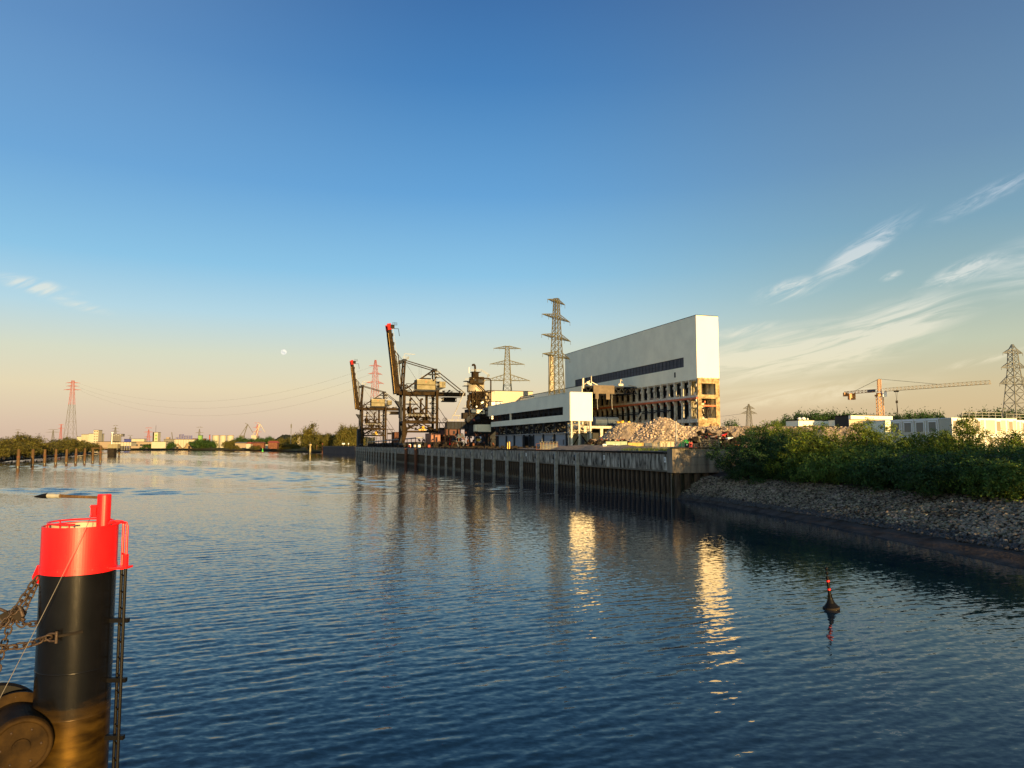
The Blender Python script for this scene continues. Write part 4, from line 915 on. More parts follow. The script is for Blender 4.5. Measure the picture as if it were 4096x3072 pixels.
c_('stair', M['brown'], lambda q: (q.bar((5.6,-.5,25.8),(9.2,-.5,29.0),.5,.3)))
c_('inner_hopper', M['olive'], lambda q: (q.lathe([(1.2,25.8),(3.2,30.5),(3.6,33)],14,(5.4,4.5,0))))
c_('left_duct', M['brown'], lambda q: (q.tube([(1.1,1,31.8),(1.2,1,30),(.6,1,28.6),(.4,1,26.4),(1.4,1,25.2)], .8, 10), q.tube([(2.6,1,31.5),(2.4,1,28),(2.8,1,25.6)], .45, 8)))
c_('right_duct', M['tank'], lambda q: (q.tube([(9.6,1,33),(9.2,1,30.5),(9.7,1,28),(9.4,1,25.6)], .55, 8), q.tube([(8.6,1.5,33.2),(8.3,1.5,31),(9.0,1.5,28)], .35, 8)))
c_('white_motor', M['white'], lambda q: (q.obox((7.2,.2,28.3),(1.3,.6,.8),(0,-.5,0)), q.obox((4.3,-.3,26.3),(.6,.4,.7))))
c_('downpipe', M['brown'], lambda q: (q.tube([(6.2,-.2,39.6),(9.8,-.4,39.7),(10.8,-.4,39.4),(11.2,-.4,38.6),(11.2,-.4,26),(11.2,-.4,18)], .34, 8)))
c_('lower_casing', M['navy'], lambda q: (q.box(1.0,10.8,1.2,9,12.6,25.2)))  # dark tone carries the shade on the tower's lower half
c_('blue_drum', M['blue'], lambda q: (q.tube([(1.6,-.3,24.2),(4.2,-.3,24.0)], 1.0, 12)))
c_('grey_cabinet', M['panel'], lambda q: (q.box(4.4,8.4,-.1,.9,23.0,24.9)))
c_('grey_cabinet', M['steelblue'], lambda q: (q.box(9,10,-.1,.9,21.6,24.6)))
c_('impeller_housing', M['navy'], lambda q: (q.tube([(3.4,-.6,20.2),(5.6,-.6,21.0)], [.8,1.3], 12), q.tube([(1.4,-.4,20.2),(1.5,.8,20.2)],1.9,14), q.tube([(5.0,.8,20.4),(5.0,-.3,20.4)],1.4,12)))
c_('red_flap', M['redfar'], lambda q: (q.obox((3.0,-.9,20.1),(1.0,.3,1.0),(0,.5,0))))
rr = random.Random(31)
def cl1(q):
    for _ in range(260):
        x = rr.uniform(.6,10.8); z = rr.uniform(18.4,25)
        if rr.random()<.5: q.obox((x,rr.uniform(-.5,1),z),(rr.uniform(.2,1.1),rr.uniform(.3,1),rr.uniform(.15,.8)))
        else: q.bar((x,rr.uniform(-.5,1),z),(x+rr.uniform(-2,2),rr.uniform(-.5,1),z+rr.choice((0,rr.uniform(-2,2)))),rr.uniform(.08,.22))
c_('machinery_clutter', M['olive'], cl1, kind='stuff')
def cl2(q):
    for _ in range(300):
        x = rr.uniform(.6,10.8); z = rr.uniform(25.9,33)
        q.bar((x,rr.uniform(0,3),z),(x+rr.choice((0,rr.uniform(-1.5,1.5))),rr.uniform(0,3),z+rr.uniform(-2,2)),rr.uniform(.08,.3))
c_('pipes_and_supports', M['brown'], cl2, kind='stuff')
def cl3(q):
    for _ in range(24):
        q.obox((rr.uniform(1,10.4),rr.uniform(-.4,.6),rr.uniform(19,40)),(rr.uniform(.2,.6),.3,rr.uniform(.2,.5)))
c_('small_fittings', M['cream'], cl3, kind='stuff')
wb = c_('control_cabin', M['panel'], lambda q: (q.box(4.6,11.0,-1.4,2,14.6,18.0), q.box(3.2,4.5,-1.2,2,14.8,17.9)))
for x in (1.2, 4.6, 8.0, 10.8): c_('leg', M['navy'], lambda q: (q.box(x-.3,x+.3,0,.6,GZ,12.8)))
c_('leg_brace', M['navy'], lambda q: (q.bar((1.2,.3,8),(4.6,.3,12.6),.25), q.bar((8,.3,8),(4.6,.3,12.6),.25), q.bar((8,.3,12.6),(10.8,.3,8),.25)))
c_('yellow_sign', M['yellow'], lambda q: q.box(4.4,6.4,-.3,-.2,10.2,11.4))
# conveyor reaching from the cranes to the tower
cv = plant('conveyor_bridge', 16.8, 228, GZ, 'dark covered conveyor bridge leading into the foot of the coal tower', 'conveyor')
MB(-GZ).box(-.5,9.5,0,3,16.0,19.0).build('gallery', M['navy'], cv)
mb = MB(-GZ)
for i in range(6): mb.box(-.3+i*1.7,-.1+i*1.7,-.1,0,16,19)
mb.box(-.8,9.8,-.2,-.1,15.6,15.9); mb.box(-.8,9.8,-.2,-.1,19,19.3); mb.build('gallery_frame', M['olive'], cv)
mb = MB(-GZ); mb.rail([(-.5,-.2,19.3),(9.5,-.2,19.3)],1,.05,1); mb.build('railing', M['galv'], cv)
for x in (.6, 4.8): MB(-GZ).box(x-.35,x+.35,.5,1.2,GZ,15.6).build('support', M['olive'], cv)
mb = MB(-GZ); mb.bar((2.2,0,22.2),(6,0,22.0),.5,.4); mb.bar((3,.5,22.2),(7.8,.5,33),.35); mb.bar((2.4,0,22),(1.9,0,19.5),.2); mb.bar((5,0,22),(4.8,0,19.5),.2); mb.build('raised_arm', M['steelblue'], cv)
mb = MB(-GZ)
for k in range(10):
    a = k*math.pi/5; b = a+math.pi/5; mb.bar((-1.4+1.1*math.cos(a),-.4,19.9+1.1*math.sin(a)),(-1.4+1.1*math.cos(b),-.4,19.9+1.1*math.sin(b)),.16); mb.bar((-1.4,-.4,19.9),(-1.4+1.1*math.cos(a),-.4,19.9+1.1*math.sin(a)),.08)
mb.bar((-1.4,-.4,GZ),(-1.4,-.4,19),.25); mb.build('sheave_wheel', M['olive'], cv)
# inclined conveyor running under the cranes
ic = plant('low_conveyor', 8, 250, GZ, 'long dark roofed conveyor running low along the quay under both cranes', 'conveyor')
mb = MB(-GZ)
mb.bar((0,0,12.0),(0,185,10.4),3.2,.35); mb.build('conveyor_roof', M['steelblue'], ic)
mb = MB(-GZ); mb.bar((0,0,9.2),(0,185,8.6),2.6,1.6); mb.build('conveyor_trough', M['navy'], ic)
for i in range(16): MB(-GZ).box(-1.5,-1.2,3+i*11.5,3.3+i*11.5,GZ,11.6).build('trestle', M['olive'], ic)
# sheds, ducts and small plant between the cranes and the tower
def shed(name, t, s, w_, dep, z1, m, label, cat='shed', z0=GZ, ribs=0):
    o = plant(name, t, s, GZ, label, cat); q = MB(-GZ)
    q.box(0,w_,0,.2,z0,z1); q.build('front_wall', m, o); MB(-GZ).box(0,.2,.21,dep,z0,z1).build('side_wall', m, o); MB(-GZ).box(w_-.2,w_,.21,dep,z0,z1).build('side_wall', m, o)
    MB(-GZ).box(.2,w_-.2,dep-.2,dep,z0,z1).build('rear_wall', m, o)
    MB(-GZ).box(-.1,w_+.1,-.1,dep+.1,z1,z1+.2).build('roof', M['olive'], o); return o
M['rustrib'] = ribbed('brown_ribbed_sheet', (.30,.15,.11), .6, .05, 'xy', .6)
o = shed('brown_sheet_shed', t_of(1724,248), 248, 4.6, 14, 14.0, M['rustrib'], 'tall reddish brown sheet metal shed on the quay under the nearer crane')
for i in range(2): MB(-GZ).box(-.04,-.01,1+i*6.5,6.6+i*6.5,GZ+.3,13.4).build('sliding_door', M['rustrib'], o)
mb = MB(-GZ); mb.box(-.3,5,-.25,-.15,9.2,9.5); mb.box(1.4,1.6,-.2,-.05,9,14); mb.build('door_rail', M['rust'], o)
shed('rust_red_warehouse', t_of(1760,300), 300, 12, 30, 17.6, mat('dull_red_wall',(.11,.045,.04),.8,var=.2,scale=.2), 'dull red flat roofed warehouse behind the cranes and conveyor', 'warehouse')
shed('orange_lit_store', t_of(1767,262), 262, 6.0, 12, 13.2, M['rust'], 'rust orange store building between the nearer crane and coal tower')
shed('dark_screen_store', t_of(1944,232), 232, 9.5, 8, 20.5, M['navy'], 'dark screen block added between the coal tower and the far end of the low hall')  # added dark block that covers the sunlit annex wall behind
shed('small_orange_block', t_of(1578,430), 430, 5.6, 14, 17.6, M['rust'], 'small orange brown block seen between the two crane portals', 'building')
shed('grey_sheet_shed', t_of(1432,448), 448, 4.0, 10, 20, M['navy'], 'dark grey sheet building left of the farther crane legs')
v = plant('red_hydrant_tower', t_of(1797,232), 232, GZ, 'bright red oil pump stand between the crane and white chute', 'pump')
mb = MB(); mb.tube([(0,0,0),(0,0,2.2),(0,0,3.4),(0,0,4.6)],[.55,.45,.3,.15],8); mb.build('pump_body', M['red'], v); MB().box(-1,1,-.6,.6,0,.25).build('base_plate', M['red'], v)
MB().bar((0,0,4.6),(.1,0,9),.1).build('pipe', M['redfar'], v)
v = plant('loading_chute', t_of(1843,215), 215, GZ, 'pale blue grey loading chute with splayed legs in front of the coal tower', 'chute')
mb = MB(); mb.add([(-1.1,0,6.1),(1.1,0,6.1),(2.0,0,4.2),(-2.0,0,4.2),(-1.1,1.6,6.1),(1.1,1.6,6.1),(2.0,1.6,4.2),(-2.0,1.6,4.2)],[(3,2,1,0),(4,5,6,7),(0,1,5,4),(1,2,6,5),(3,0,4,7)]); M['chute'] = mat('shaded_blue_grey_paint',(.07,.085,.11),.7,var=.2,spec=.1); mb.build('chute_hood', M['chute'], v)  # the hall's shadow over the chute is put into this dull colour
for a, b in ((-2.0,-2.2),(2.0,2.2)): MB().bar((a,.2,4.2),(b*.9,.2,2.6),.35).build('hood_arm', M['chute'], v)
MB().box(-2.1,2.1,.1,.4,2.4,2.7).build('hood_sill', M['chute'], v)
for a, b in ((-.9,-1.8),(.9,1.8)): MB().bar((b,.3,2.2),(a,.3,.2),.5).build('splayed_leg', M['chute'], v)
v = plant('ladle_hopper', t_of(1816,225), 225, GZ, 'dark funnel hopper on legs left of the pale loading chute', 'hopper')
mb = MB(); mb.lathe([(.2,2.2),(1.2,3.0),(.6,4.2),(.5,7.5)],10); mb.build('funnel', M['navy'], v)
for x in (-1,1): MB().bar((x,0,0),(x*.7,0,2.8),.18).build('leg', M['olive'], v)
# low quay equipment: bollards, boxes, barriers
rnd = random.Random(12)
eq = [(1638,2.5,'small red and white control box on the quay edge beneath the nearer crane','red'),(1658,2.5,'pale blue grey equipment crate on the quay edge beneath the nearer crane','steelblue'),(1676,2.5,'small white cabinet right of the pale crate at the quay edge','white'),(1715,2.2,'small red framed cabinet on the quay edge before the brown shed','redfar')]
for px,t_,lab,mk in eq:
    s_ = s_of(px,t_); v = plant('equipment_box', t_, s_, GZ, lab, 'equipment box')
    mb = MB(); mb.box(-.5,.5,-1.0,1.0,.1,1.2); mb.build('box_body', M[mk], v); MB().box(-.4,.4,-.8,.8,1.2,1.45).build('box_lid', M['white'] if mk=='red' else M['olive'], v)
# yellow hoop and quay clutter heap near the conveyor
s_ = s_of(2034,3); v = plant('yellow_hoop_barrier', 3, s_, GZ, 'bright yellow tubular hoop frame standing on the quay edge', 'barrier')
for dy in (-.9,.9): MB().bar((0,dy,0),(0,dy,2.0),.22).build('post', M['yellow'], v)
MB().bar((0,-1,2.0),(0,1,2.0),.22).build('top_rail', M['yellow'], v)
mb = MB()
for k in range(900):
    s_ = rnd.uniform(70,420); t_ = rnd.uniform(20,46) if rnd.random()<.6 else rnd.uniform(3,20)
    if 125<s_<225 and t_>33: continue
    p = P(t_,s_,GZ); h = rnd.uniform(.4,2.6)*(1 if s_>215 else .35)
    if s_ < 200 and t_ > 20: continue
    mb.obox((p.x,p.y,GZ+h/2),(rnd.uniform(.3,1.4),rnd.uniform(.3,1.6),h),(0,0,rnd.uniform(0,3)))
mb.build('quay_machinery_clutter', M['olive'], label='dark jumble of machine parts and scrap spread over the quay', cat='scrap', kind='stuff')
mb = MB()
for k in range(170):
    s_ = rnd.uniform(205,300); t_ = rnd.uniform(16,40); z = rnd.uniform(8,14); p = P(t_,s_,z)
    mb.obox((p.x,p.y,z),(rnd.uniform(.2,.8),rnd.uniform(.2,.8),rnd.uniform(.3,1.6)),(rnd.uniform(-1,1),0,rnd.uniform(0,3)))
mb.build('pipe_and_valve_clutter', M['rust'], label='rusty pipes and valves stacked under the coal tower', cat='pipework', kind='stuff')
# ============================================================ RUBBLE, SCRAP, SKIPS, FENCES
def hsm(x, a, b):
    t = max(0, min(1, (x-a)/(b-a))); return t*t*(3-2*t)
def rub_z(X, Y):
    # ridge from the left shoulder to the sharp peak, then a lower plateau towards the right and rear
    def cone(cx, cy, h, r): d = math.hypot(X-cx, (Y-cy)); return h*max(0, 1-d/r)
    z = GZ
    z = max(z, GZ+min(9.2, cone(46.0,226,10.2,17.5)))
    r1 = hsm(X,22.5,35)*(1-hsm(X,50,56)); f = max(0, 1-abs(Y-232)/(16.0)); z = max(z, GZ+min(7.7,11.5*f)*r1)
    r2 = hsm(X,44,52)*(1-hsm(X,108,125)); f2 = hsm(Y,205,225)*(1-hsm(Y,285,310)); z = max(z, GZ+6.5*r2*f2)
    f3 = hsm(Y,246,262)*(1-hsm(Y,284,300)); z = max(z, GZ+7.4*hsm(X,66,74)*(1-hsm(X,92,104))*f3)
    return z
mb = MB(); NX, NY = 190, 130; g = []
for j in range(NY+1):
    Y = 196+118*j/NY
    for i in range(NX+1):
        X = 16+112*i/NX; z = rub_z(X, Y); a = min(1, (z-GZ)*.6)
        z += a*(.7*noise.noise(Vector((X*.16,Y*.16,3)))+.55*noise.noise(Vector((X*.5,Y*.5,1)))+.25*noise.noise(Vector((X*1.4,Y*1.4,7))))-(.15 if z <= GZ+.01 else 0)
        g.append((X, Y, z-GZ))
mb.add(g, [(j*(NX+1)+i, j*(NX+1)+i+1, (j+1)*(NX+1)+i+1, (j+1)*(NX+1)+i) for j in range(NY) for i in range(NX)])
rh = thing('rubble_heap', (0,0,GZ), 0, 'big beige heap of crushed concrete rubble in front of the stripped building', 'rubble heap')
hm = mb.build('heap_body', M['rubble'], rh); hm['kind'] = 'stuff'
wst = [stone_mesh(60+i, M['stonew']) for i in range(7)]
pts = []
for k in range(15000):
    X = 20+100*rnd.random(); Y = rnd.uniform(205,262)
    z = rub_z(X,Y)
    dens = .9 if math.hypot(X-46,Y-226) < 17 else .42
    if z > GZ+.3 and rnd.random() < dens: pts.append((X,Y,z-GZ+.1))
cand = [p for p in pts if p[1] < 232]; cand.sort(key=lambda p: math.hypot(p[0]-46,p[1]-222)); big = cand[:620:3]; bs = set(big)
for p in big: inst('stone', wst[rnd.randrange(7)], rh, p, (rnd.uniform(-1,1),rnd.uniform(-1,1),rnd.uniform(0,6)), (rnd.uniform(.65,1.05),)*3)
mb = MB(); stones_into(mb, [p for p in pts if p not in bs], wst, rnd, .25, .7); mb.build('rubble_stones', M['stonew'], rh, kind='stuff')
def scrap(name, px0, px1, Y, hgt, n, label, mats, seed):
    rr = random.Random(seed); a = at(px0,1778,Y).x; b = at(px1,1778,Y).x
    o = thing(name, ((a+b)/2,Y,GZ), 0, label, 'scrap heap'); w_ = (b-a)/2
    for i in range(n):
        x = rr.uniform(-w_,w_); h = hgt*(1-abs(x/w_)**3)*rr.random(); mb = MB(); sx = rr.uniform(.5,1.8)
        p = [Vector((rr.uniform(-.5,.5)*sx, rr.uniform(-.5,.5)*sx, rr.uniform(-.2,.2)*sx)) for _ in range(4)]
        th = rr.uniform(.04,.15)
        mb.add([q for q in p]+[q+Vector((0,th,th)) for q in p], [(0,1,2,3),(7,6,5,4),(0,4,5,1),(1,5,6,2),(2,6,7,3),(3,7,4,0)])
        mb.build('scrap_piece', rr.choice(mats), o, loc=(x, rr.uniform(-1.5,1.5), .3+h))
    mb = MB()
    for i in range(n*2):
        x = rr.uniform(-w_,w_); mb.obox((x, rr.uniform(-1,2), rr.uniform(0,hgt*.7)), (rr.uniform(.4,1.8),rr.uniform(.4,1.2),rr.uniform(.3,.9)), (rr.uniform(-1,1),rr.uniform(-1,1),rr.uniform(0,3)))
    mb.build('scrap_core', M['olive'], o, kind='stuff')
    return o
mx = [M['rust'],M['olive'],M['stonew'],M['orange'],M['palegreen'],M['navy'],M['cream'],M['rust']]
scrap('scrap_heap', 2352, 2440, 196, 3.0, 60, 'jumble of rusty red and green scrap sheets left of the pale green skip', mx, 4)
scrap('scrap_heap', 2450, 2520, 200, 3.0, 26, 'low line of broken timber scrap behind the pale green skip', [M['rust'],M['orange'],M['stonew'],M['rubble']], 5)
scrap('scrap_heap', 2745, 2960, 150, 3.2, 95, 'tangled colourful scrap metal above the tan wall end beside the bushes', mx+[M['red'],M['white']], 6)
scrap('scrap_heap', 2795, 2935, 160, 5.4, 40, 'tall dark tangle of bent steel behind the scrap beside the bushes', [M['rust'],M['navy'],M['rust'],M['orange']], 8)
def skip(px0, px1, py0, Y, m, label, name='skip_container', dep=2.4, trim=None):
    a = at(px0,py0,Y); b = at(px1,py0,Y); w_ = b.x-a.x; h = a.z-GZ
    o = thing(name, (a.x,Y,GZ), 0, label, 'skip'); MB().box(0,w_,0,.1,.15,h).build('side_wall', m, o); MB().box(0,w_,dep-.1,dep,.15,h).build('side_wall', m, o)
    MB().box(0,.1,.11,dep-.11,.15,h).build('end_wall', m, o); MB().box(w_-.1,w_,.11,dep-.11,.15,h).build('end_wall', m, o)
    mb = MB(); mb.box(-.05,w_+.05,-.06,.16,h,h+.12)
    for i in range(int(w_/1.1)+1): mb.box(i*1.1,i*1.1+.1,-.08,0,.15,h)
    mb.build('rib', trim or m, o); MB().box(.1,w_-.1,.1,dep-.1,.15,.3).build('floor_plate', m, o); return o
o = skip(2424,2508,1768,165, M['palegreen'], 'pale green roll-off skip container in front of the rubble heap')
for x in (1.6, 2.2): MB().box(x,x+.3,-.1,-.085,.9*1.0,1.3).build('sticker', M['white'], o)
skip(2512,2574,1773,168, mat('ochre_skip_paint',(.40,.28,.06),.6,var=.3,scale=.8), 'ochre yellow open skip right of the pale green skip')
skip(2578,2612,1774,172, M['blue'], 'faded blue open skip between the ochre skip and the lattice fence')
skip(2639,2696,1767,150, mat('beige_container_paint',(.42,.36,.24),.6,var=.15), 'beige ribbed container behind the fence left of the lamp pole', 'site_container', trim=M['cream'])
v = thing('white_notice_stack', at(2418,1785,162).xy.to_3d()+Vector((0,0,GZ)), 0, 'white crate with a dark mark left of the pale green skip', 'crate')
MB().box(-.35,.45,0,.8,0,1.4).build('crate_body', M['white'], v); mb = MB(); mb.box(-.02,.1,-.03,-.005,.2,.8); mb.box(-.15,.25,-.03,-.005,.2,.3); mb.box(-.3,.35,-.03,-.005,1.0,1.15); mb.build('crate_mark', M['blue'], v)
mb = MB(); pts2 = []
for i in range(61):
    for j in range(13):
        s_ = -1+i*1.55; t_ = 1.6+j*1.35; p = P(t_, s_+1.2); e = math.sin(math.pi*j/12)**.7*min(1,i/6,(60-i)/8)
        pts2.append((p.x,p.y,GZ+(.75+.55*noise.noise(Vector((i*.23,j*.3,1))))*e*(1+.5*hsm(i,10,25)*(1-hsm(i,38,55)))-.05))
mb.add(pts2,[(i*13+j,i*13+j+1,(i+1)*13+j+1,(i+1)*13+j) for i in range(60) for j in range(12)]); mb.build('gravel_bund', M['rubble'], label='low pinkish gravel bund lying along the quay edge', cat='gravel bank', kind='stuff', smooth=True)
wp = []
for k in range(900):
    s_ = rnd.uniform(-1,22); t_ = rnd.uniform(1,6); p = P(t_,s_); wp.append((p.x,p.y))
mb = MB()
for x,y in wp:
    h = rnd.uniform(.2,.7); a = rnd.uniform(0,6.28); mb.add([(x,y,GZ+.2),(x+.08*math.cos(a),y+.08*math.sin(a),GZ+.2),(x+rnd.uniform(-.2,.2),y,GZ+.3+h)],[(0,1,2)])
mb.build('weeds', M['leafy'], label='dry weeds growing on the quay edge near the wall corner', cat='weeds', kind='stuff')
# fences with Y-shaped tops
def yfence(pxs, Y, py_top, label, panel=None):
    a = at(pxs[0],1778,Y); o = thing('security_fence', (a.x,Y,GZ), 0, label, 'fence'); h = hz(py_top,Y)-GZ; xs2 = [at(p,1778,Y).x-a.x for p in pxs]
    for x in xs2:
        mb = MB(); mb.bar((x,0,-.4),(x,0,h*.85),.11); mb.bar((x,0,h*.85),(x-.3,0,h),.08); mb.bar((x,0,h*.85),(x+.3,0,h),.08); mb.build('fence_post', M['cream'], o)
    for i in range(len(xs2)-1):
        mb = MB(); x0, x1 = xs2[i], xs2[i+1]; n_ = 8
        for k in range(n_+1): mb.bar((x0+(x1-x0)*k/n_,0,.1),(x0+(x1-x0)*k/n_,0,h*.8),.02)
        for k in range(6): mb.bar((x0,0,.15+k*h*.13),(x1,0,.15+k*h*.13),.02)
        mb.build('mesh_panel', M['galv'], o)
    return o
yfence([2162,2174,2187,2200,2214,2228], 178, 1766, 'pale fence with Y-shaped post tops in front of the grey hall doors')
v = thing('site_gate_panel', at(2145,1778,178).xy.to_3d()+Vector((0,0,GZ)), 0, 'pinkish mesh gate panel at the left end of the Y-topped fence', 'gate'); mb = MB(); 
for x in (0,1.2): mb.bar((x,0,0),(x,0,1.5),.1)
for z in (.1,1.5): mb.bar((0,0,z),(5.2,0,z),.08)
mb.bar((5.2,0,0),(5.2,0,1.5),.1); mb.build('gate_frame', M['rust'], v)
yfence([2611,2624,2639,2653,2667], 133, 1769, 'wire fence at the quay corner left of the lamp pole')
yfence([2725,2738,2762,2797], 131, 1764, 'fence with Y-shaped post tops on the tan wall end beside the green tarpaulin')
yfence([2797,2838,2876], 131, 1742, 'taller bare fence posts on the tan wall end next to the bushes')
for px, pt, Y, lab in ((2706,1684,132,'tall slim concrete lamp pole at the quay corner'),):
    p = at(px,1778,Y); v = thing('lamp_pole', (p.x,Y,GZ), 0, lab, 'lamp pole'); h = hz(pt,Y)-GZ
    mb = MB(); mb.tube([(0,0,0),(0,0,h)],[.2,.13],8); mb.build('pole', M['steelblue'], v); MB().box(-.16,.16,-.16,.16,h,h+.25).build('pole_cap', M['olive'], v)
p = at(2740,1778,140); v = thing('green_tarpaulin', (p.x,140,GZ), 0, 'bright green crumpled tarpaulin hump above the tan wall end', 'tarpaulin')
me = leaf_cloud([(0,0,.2,.4,.3)], 26, .1, 1)
mb = MB(); prof = []; rr = random.Random(2)
gv = []; 
for j in range(9):
    for i in range(13):
        x = -1.5+3*i/12; y = -1+2*j/8; e = max(0,1-(x/1.5)**2)*max(0,1-(y)**2); gv.append((x,y,.8*e**.6*(1+.3*noise.noise(Vector((x*2,y*2,0))))-(.0)+1.1*e))
mb.add(gv,[(j*13+i,j*13+i+1,(j+1)*13+i+1,(j+1)*13+i) for j in range(8) for i in range(12)]); mb.build('tarpaulin_sheet', M['green'], v, loc=(0,0,.3)); MB().box(-1.2,1.2,-.8,.8,0,1.0).build('covered_crate', M['olive'], v)
for px, mk, lab in ((2748,'navy','dark sign board with white square on the fence beside the tarpaulin'),(2763,'red','red fire hose cabinet beside the dark sign board')):
    p = at(px,1778,130.2); v = thing('sign_board' if mk=='navy' else 'hose_cabinet', (p.x,130.2,8.15), 0, lab, 'sign' if mk=='navy' else 'cabinet'); mb = MB(); mb.box(-.32,.32,0,.12,0,.95 if mk=='red' else .8); mb.build('board', M[mk], v); MB().box(-.1,.08,-.02,-.002,.4,.62).build('board_mark', M['white' if mk=='navy' else 'olive'], v)
# ============================================================ PYLONS
def pylon(name, X, Y, zb, H, w0, w1, arms, rz, m, label, bar=.28, redz=None, drop=True, mred=None, seg=None, zt=None, wz=None, armb=None):
    """lattice tower: arms = [(z, half_length, root_height)], w0/w1 = body width at foot/top"""
    o = thing(name, (X,Y,zb), rz, label, 'electricity pylon'); H = H-zb
    prof = wz or [(0,w0),(H,w1)]
    def wd(z): return interp(prof, z)/2
    zs = [0]; 
    while zs[-1] < H-1e-3: zs.append(min(H, zs[-1]+max(1.6, wd(zs[-1])*2*(seg or .9))))
    groups = [(M['lat_' if False else 'lattice'] if False else m, [z for z in zs])]
    def body(z0, z1, mt):
        mb = MB(); zz = [z for z in zs if z0-1e-6 <= z <= z1+1e-6]
        for a, b in zip(zz, zz[1:]):
            wa, wb = wd(a), wd(b)
            ca = [(-wa,-wa,a),(wa,-wa,a),(wa,wa,a),(-wa,wa,a)]; cb = [(-wb,-wb,b),(wb,-wb,b),(wb,wb,b),(-wb,wb,b)]
            for k in range(4):
                mb.bar(ca[k], cb[k], bar*1.25); k2 = (k+1)%4
                mb.bar(ca[k], cb[k2], bar*.6); mb.bar(ca[k2], cb[k], bar*.6); mb.bar(cb[k], cb[k2], bar*.6)
        return mb.build('mast', mt, o)
    if redz:
        zr = min(zs, key=lambda z: abs(z-(redz-zb))); body(0, zr, m); body(zr, H, mred or M['redfar'])
    else: body(0, H, m)
    for (z, hl, rh) in arms:
        z -= zb; wb = wd(z)
        for sg in (-1, 1):
            mb = MB(); tip = (sg*hl, 0, z); ab = (armb or bar)
            rts = [(sg*wb,-wb,z),(sg*wb,wb,z),(sg*wb*.9,-wb*.9,z+rh),(sg*wb*.9,wb*.9,z+rh)]
            for r_ in rts: mb.bar(r_, tip, ab*.9)
            n_ = max(3, int((hl-wb)/max(1.6, hl/7)))
            for k in range(n_):
                f0 = k/n_; f1 = (k+1)/n_; T = Vector(tip)
                for a, b in ((0,2),(1,3),(0,1)):
                    A = Vector(rts[a]); B_ = Vector(rts[b]); mb.bar(A.lerp(T,f0), B_.lerp(T,f1), ab*.5); mb.bar(A.lerp(T,f1), B_.lerp(T,f1), ab*.5)
            mb.build('crossarm', (mred or M['redfar']) if redz and z+zb > redz else m, o)
            if drop:
                mb = MB()
                for f in ((.55,1.0) if hl > 8 else (1.0,)): mb.bar((sg*hl*f,0,z),(sg*hl*f,0,z-1.6),bar*.5)
                mb.build('insulator', M['latticedk'], o)
    return o
def pyl(px, Y, py=1778): return at(px,py,Y).x
pylon('power_pylon', pyl(2226,330,1300), 330, GZ, 74.6, 8.0, 1.9, [(73.0,8.2,1.2),(65.6,13.2,1.8),(56.6,13.6,1.9),(48.2,12.8,1.9)], R(58), M['lattice'], 'tallest yellowish lattice pylon with four crossarms rising behind the low hall', .24, wz=[(0,7.0),(42,3.8),(66,1.9)], seg=.8)
pylon('power_pylon', pyl(2029,520), 520, GZ, 78.2, 10, 2.4, [(76.6,9.8,1.8),(65.4,12.4,2.6),(53.8,16.2,4.2)], R(6), M['lattice'], 'yellowish lattice pylon with three crossarms behind the ribbed beige block', .30, wz=[(0,10),(46,4.9),(71,2.4)], seg=.8)
pylon('power_pylon', pyl(4049,450,1376), 450, GZ, 70, 13.5, 1.0, [(64.6,7.0,2.4),(55.6,8.6,3.4),(45.6,10.4,4.6)], R(10), M['latticedk'], 'dark lattice pylon with three crossarms at the right edge above the cabins', .34, wz=[(0,14),(20,9.6),(37,6.4),(47,4.6),(59,3.4),(62.5,.6)], seg=.75)
pylon('power_pylon', pyl(2999,900), 900, 5, 58, 9, 1.0, [(52.4,7,3.0),(46.4,10,3.4)], R(4), M['lattdist'], 'small distant pylon with two crossarms between the tall building and white block', .4, wz=[(0,9),(47,3.4),(53,.8)])
RP = 'red and grey '
pylon('power_pylon', pyl(292,1200,1522), 1200, 3, 112.8, 15.7, 3.2, [(109,10.8,1.0),(103.6,9.8,1.2),(97.6,13.4,1.4)], R(8), M['lattdist'], 'tall red topped pylon standing on the far left beyond the bank trees', .30, redz=78, wz=[(0,17),(30,12.6),(75,6.4),(110,3.2)], seg=1.4)
pylon('power_pylon', pyl(1502,900,1437), 900, 3, 112.0, 13, 1.6, [(104.5,8.6,1.6),(94.8,9.6,1.8),(83.6,12.0,2.4)], R(38), M['lattdist'], 'tall red topped pylon seen between the two ship unloader cranes', .26, redz=66, wz=[(0,13),(95,4.6),(109,1.4)], seg=1.0)
for px, Y, py, arms, red, lab in ((245,2300,1697,[(61,8,1),(50,10,1)],1,'faint distant red pylon right of the grey one above the left trees'),(213,2000,1720,[(40,14,1),(33,20,1)],0,'faint wide grey pylon above the left bank trees'),(72,2200,1724,[(43,8,1),(35,10,1)],0,'faint grey pylon at the far left edge above the trees'),
      (462,1700,1708,[(43,6,1),(36,8,1),(30,9,1)],0,'faint grey pylon behind the grey grain silos'),(521,2000,1745,[(24,7,1)],0,'tiny faint pylon above the blue and white containers'),(595,1800,1718,[(40,8,1),(30,11,1),(18,10,1)],1,'small red pylon left of the cream tower with green windows'),
      (798,1900,1716,[(44,9,1),(30,11,1)],0,'grey pylon right of the blue silo building'),(1029,2000,1697,[(58,8,1),(46,11,1),(34,12,1)],1,'faint red pylon behind the white dock crane'),(1365,2100,1697,[(60,8,1),(50,10,1),(38,12,1)],0,'faint pylon above the trees left of the cranes')):
    pylon('power_pylon', pyl(px,Y,py), Y, 3, hz(py,Y), 9, 1.2, [(z+CAM_H,a,b*1.5) for z,a,b in arms], R(6), M['lattdist'], lab, .34, redz=(hz(py,Y)*.35 if red else None), drop=False)
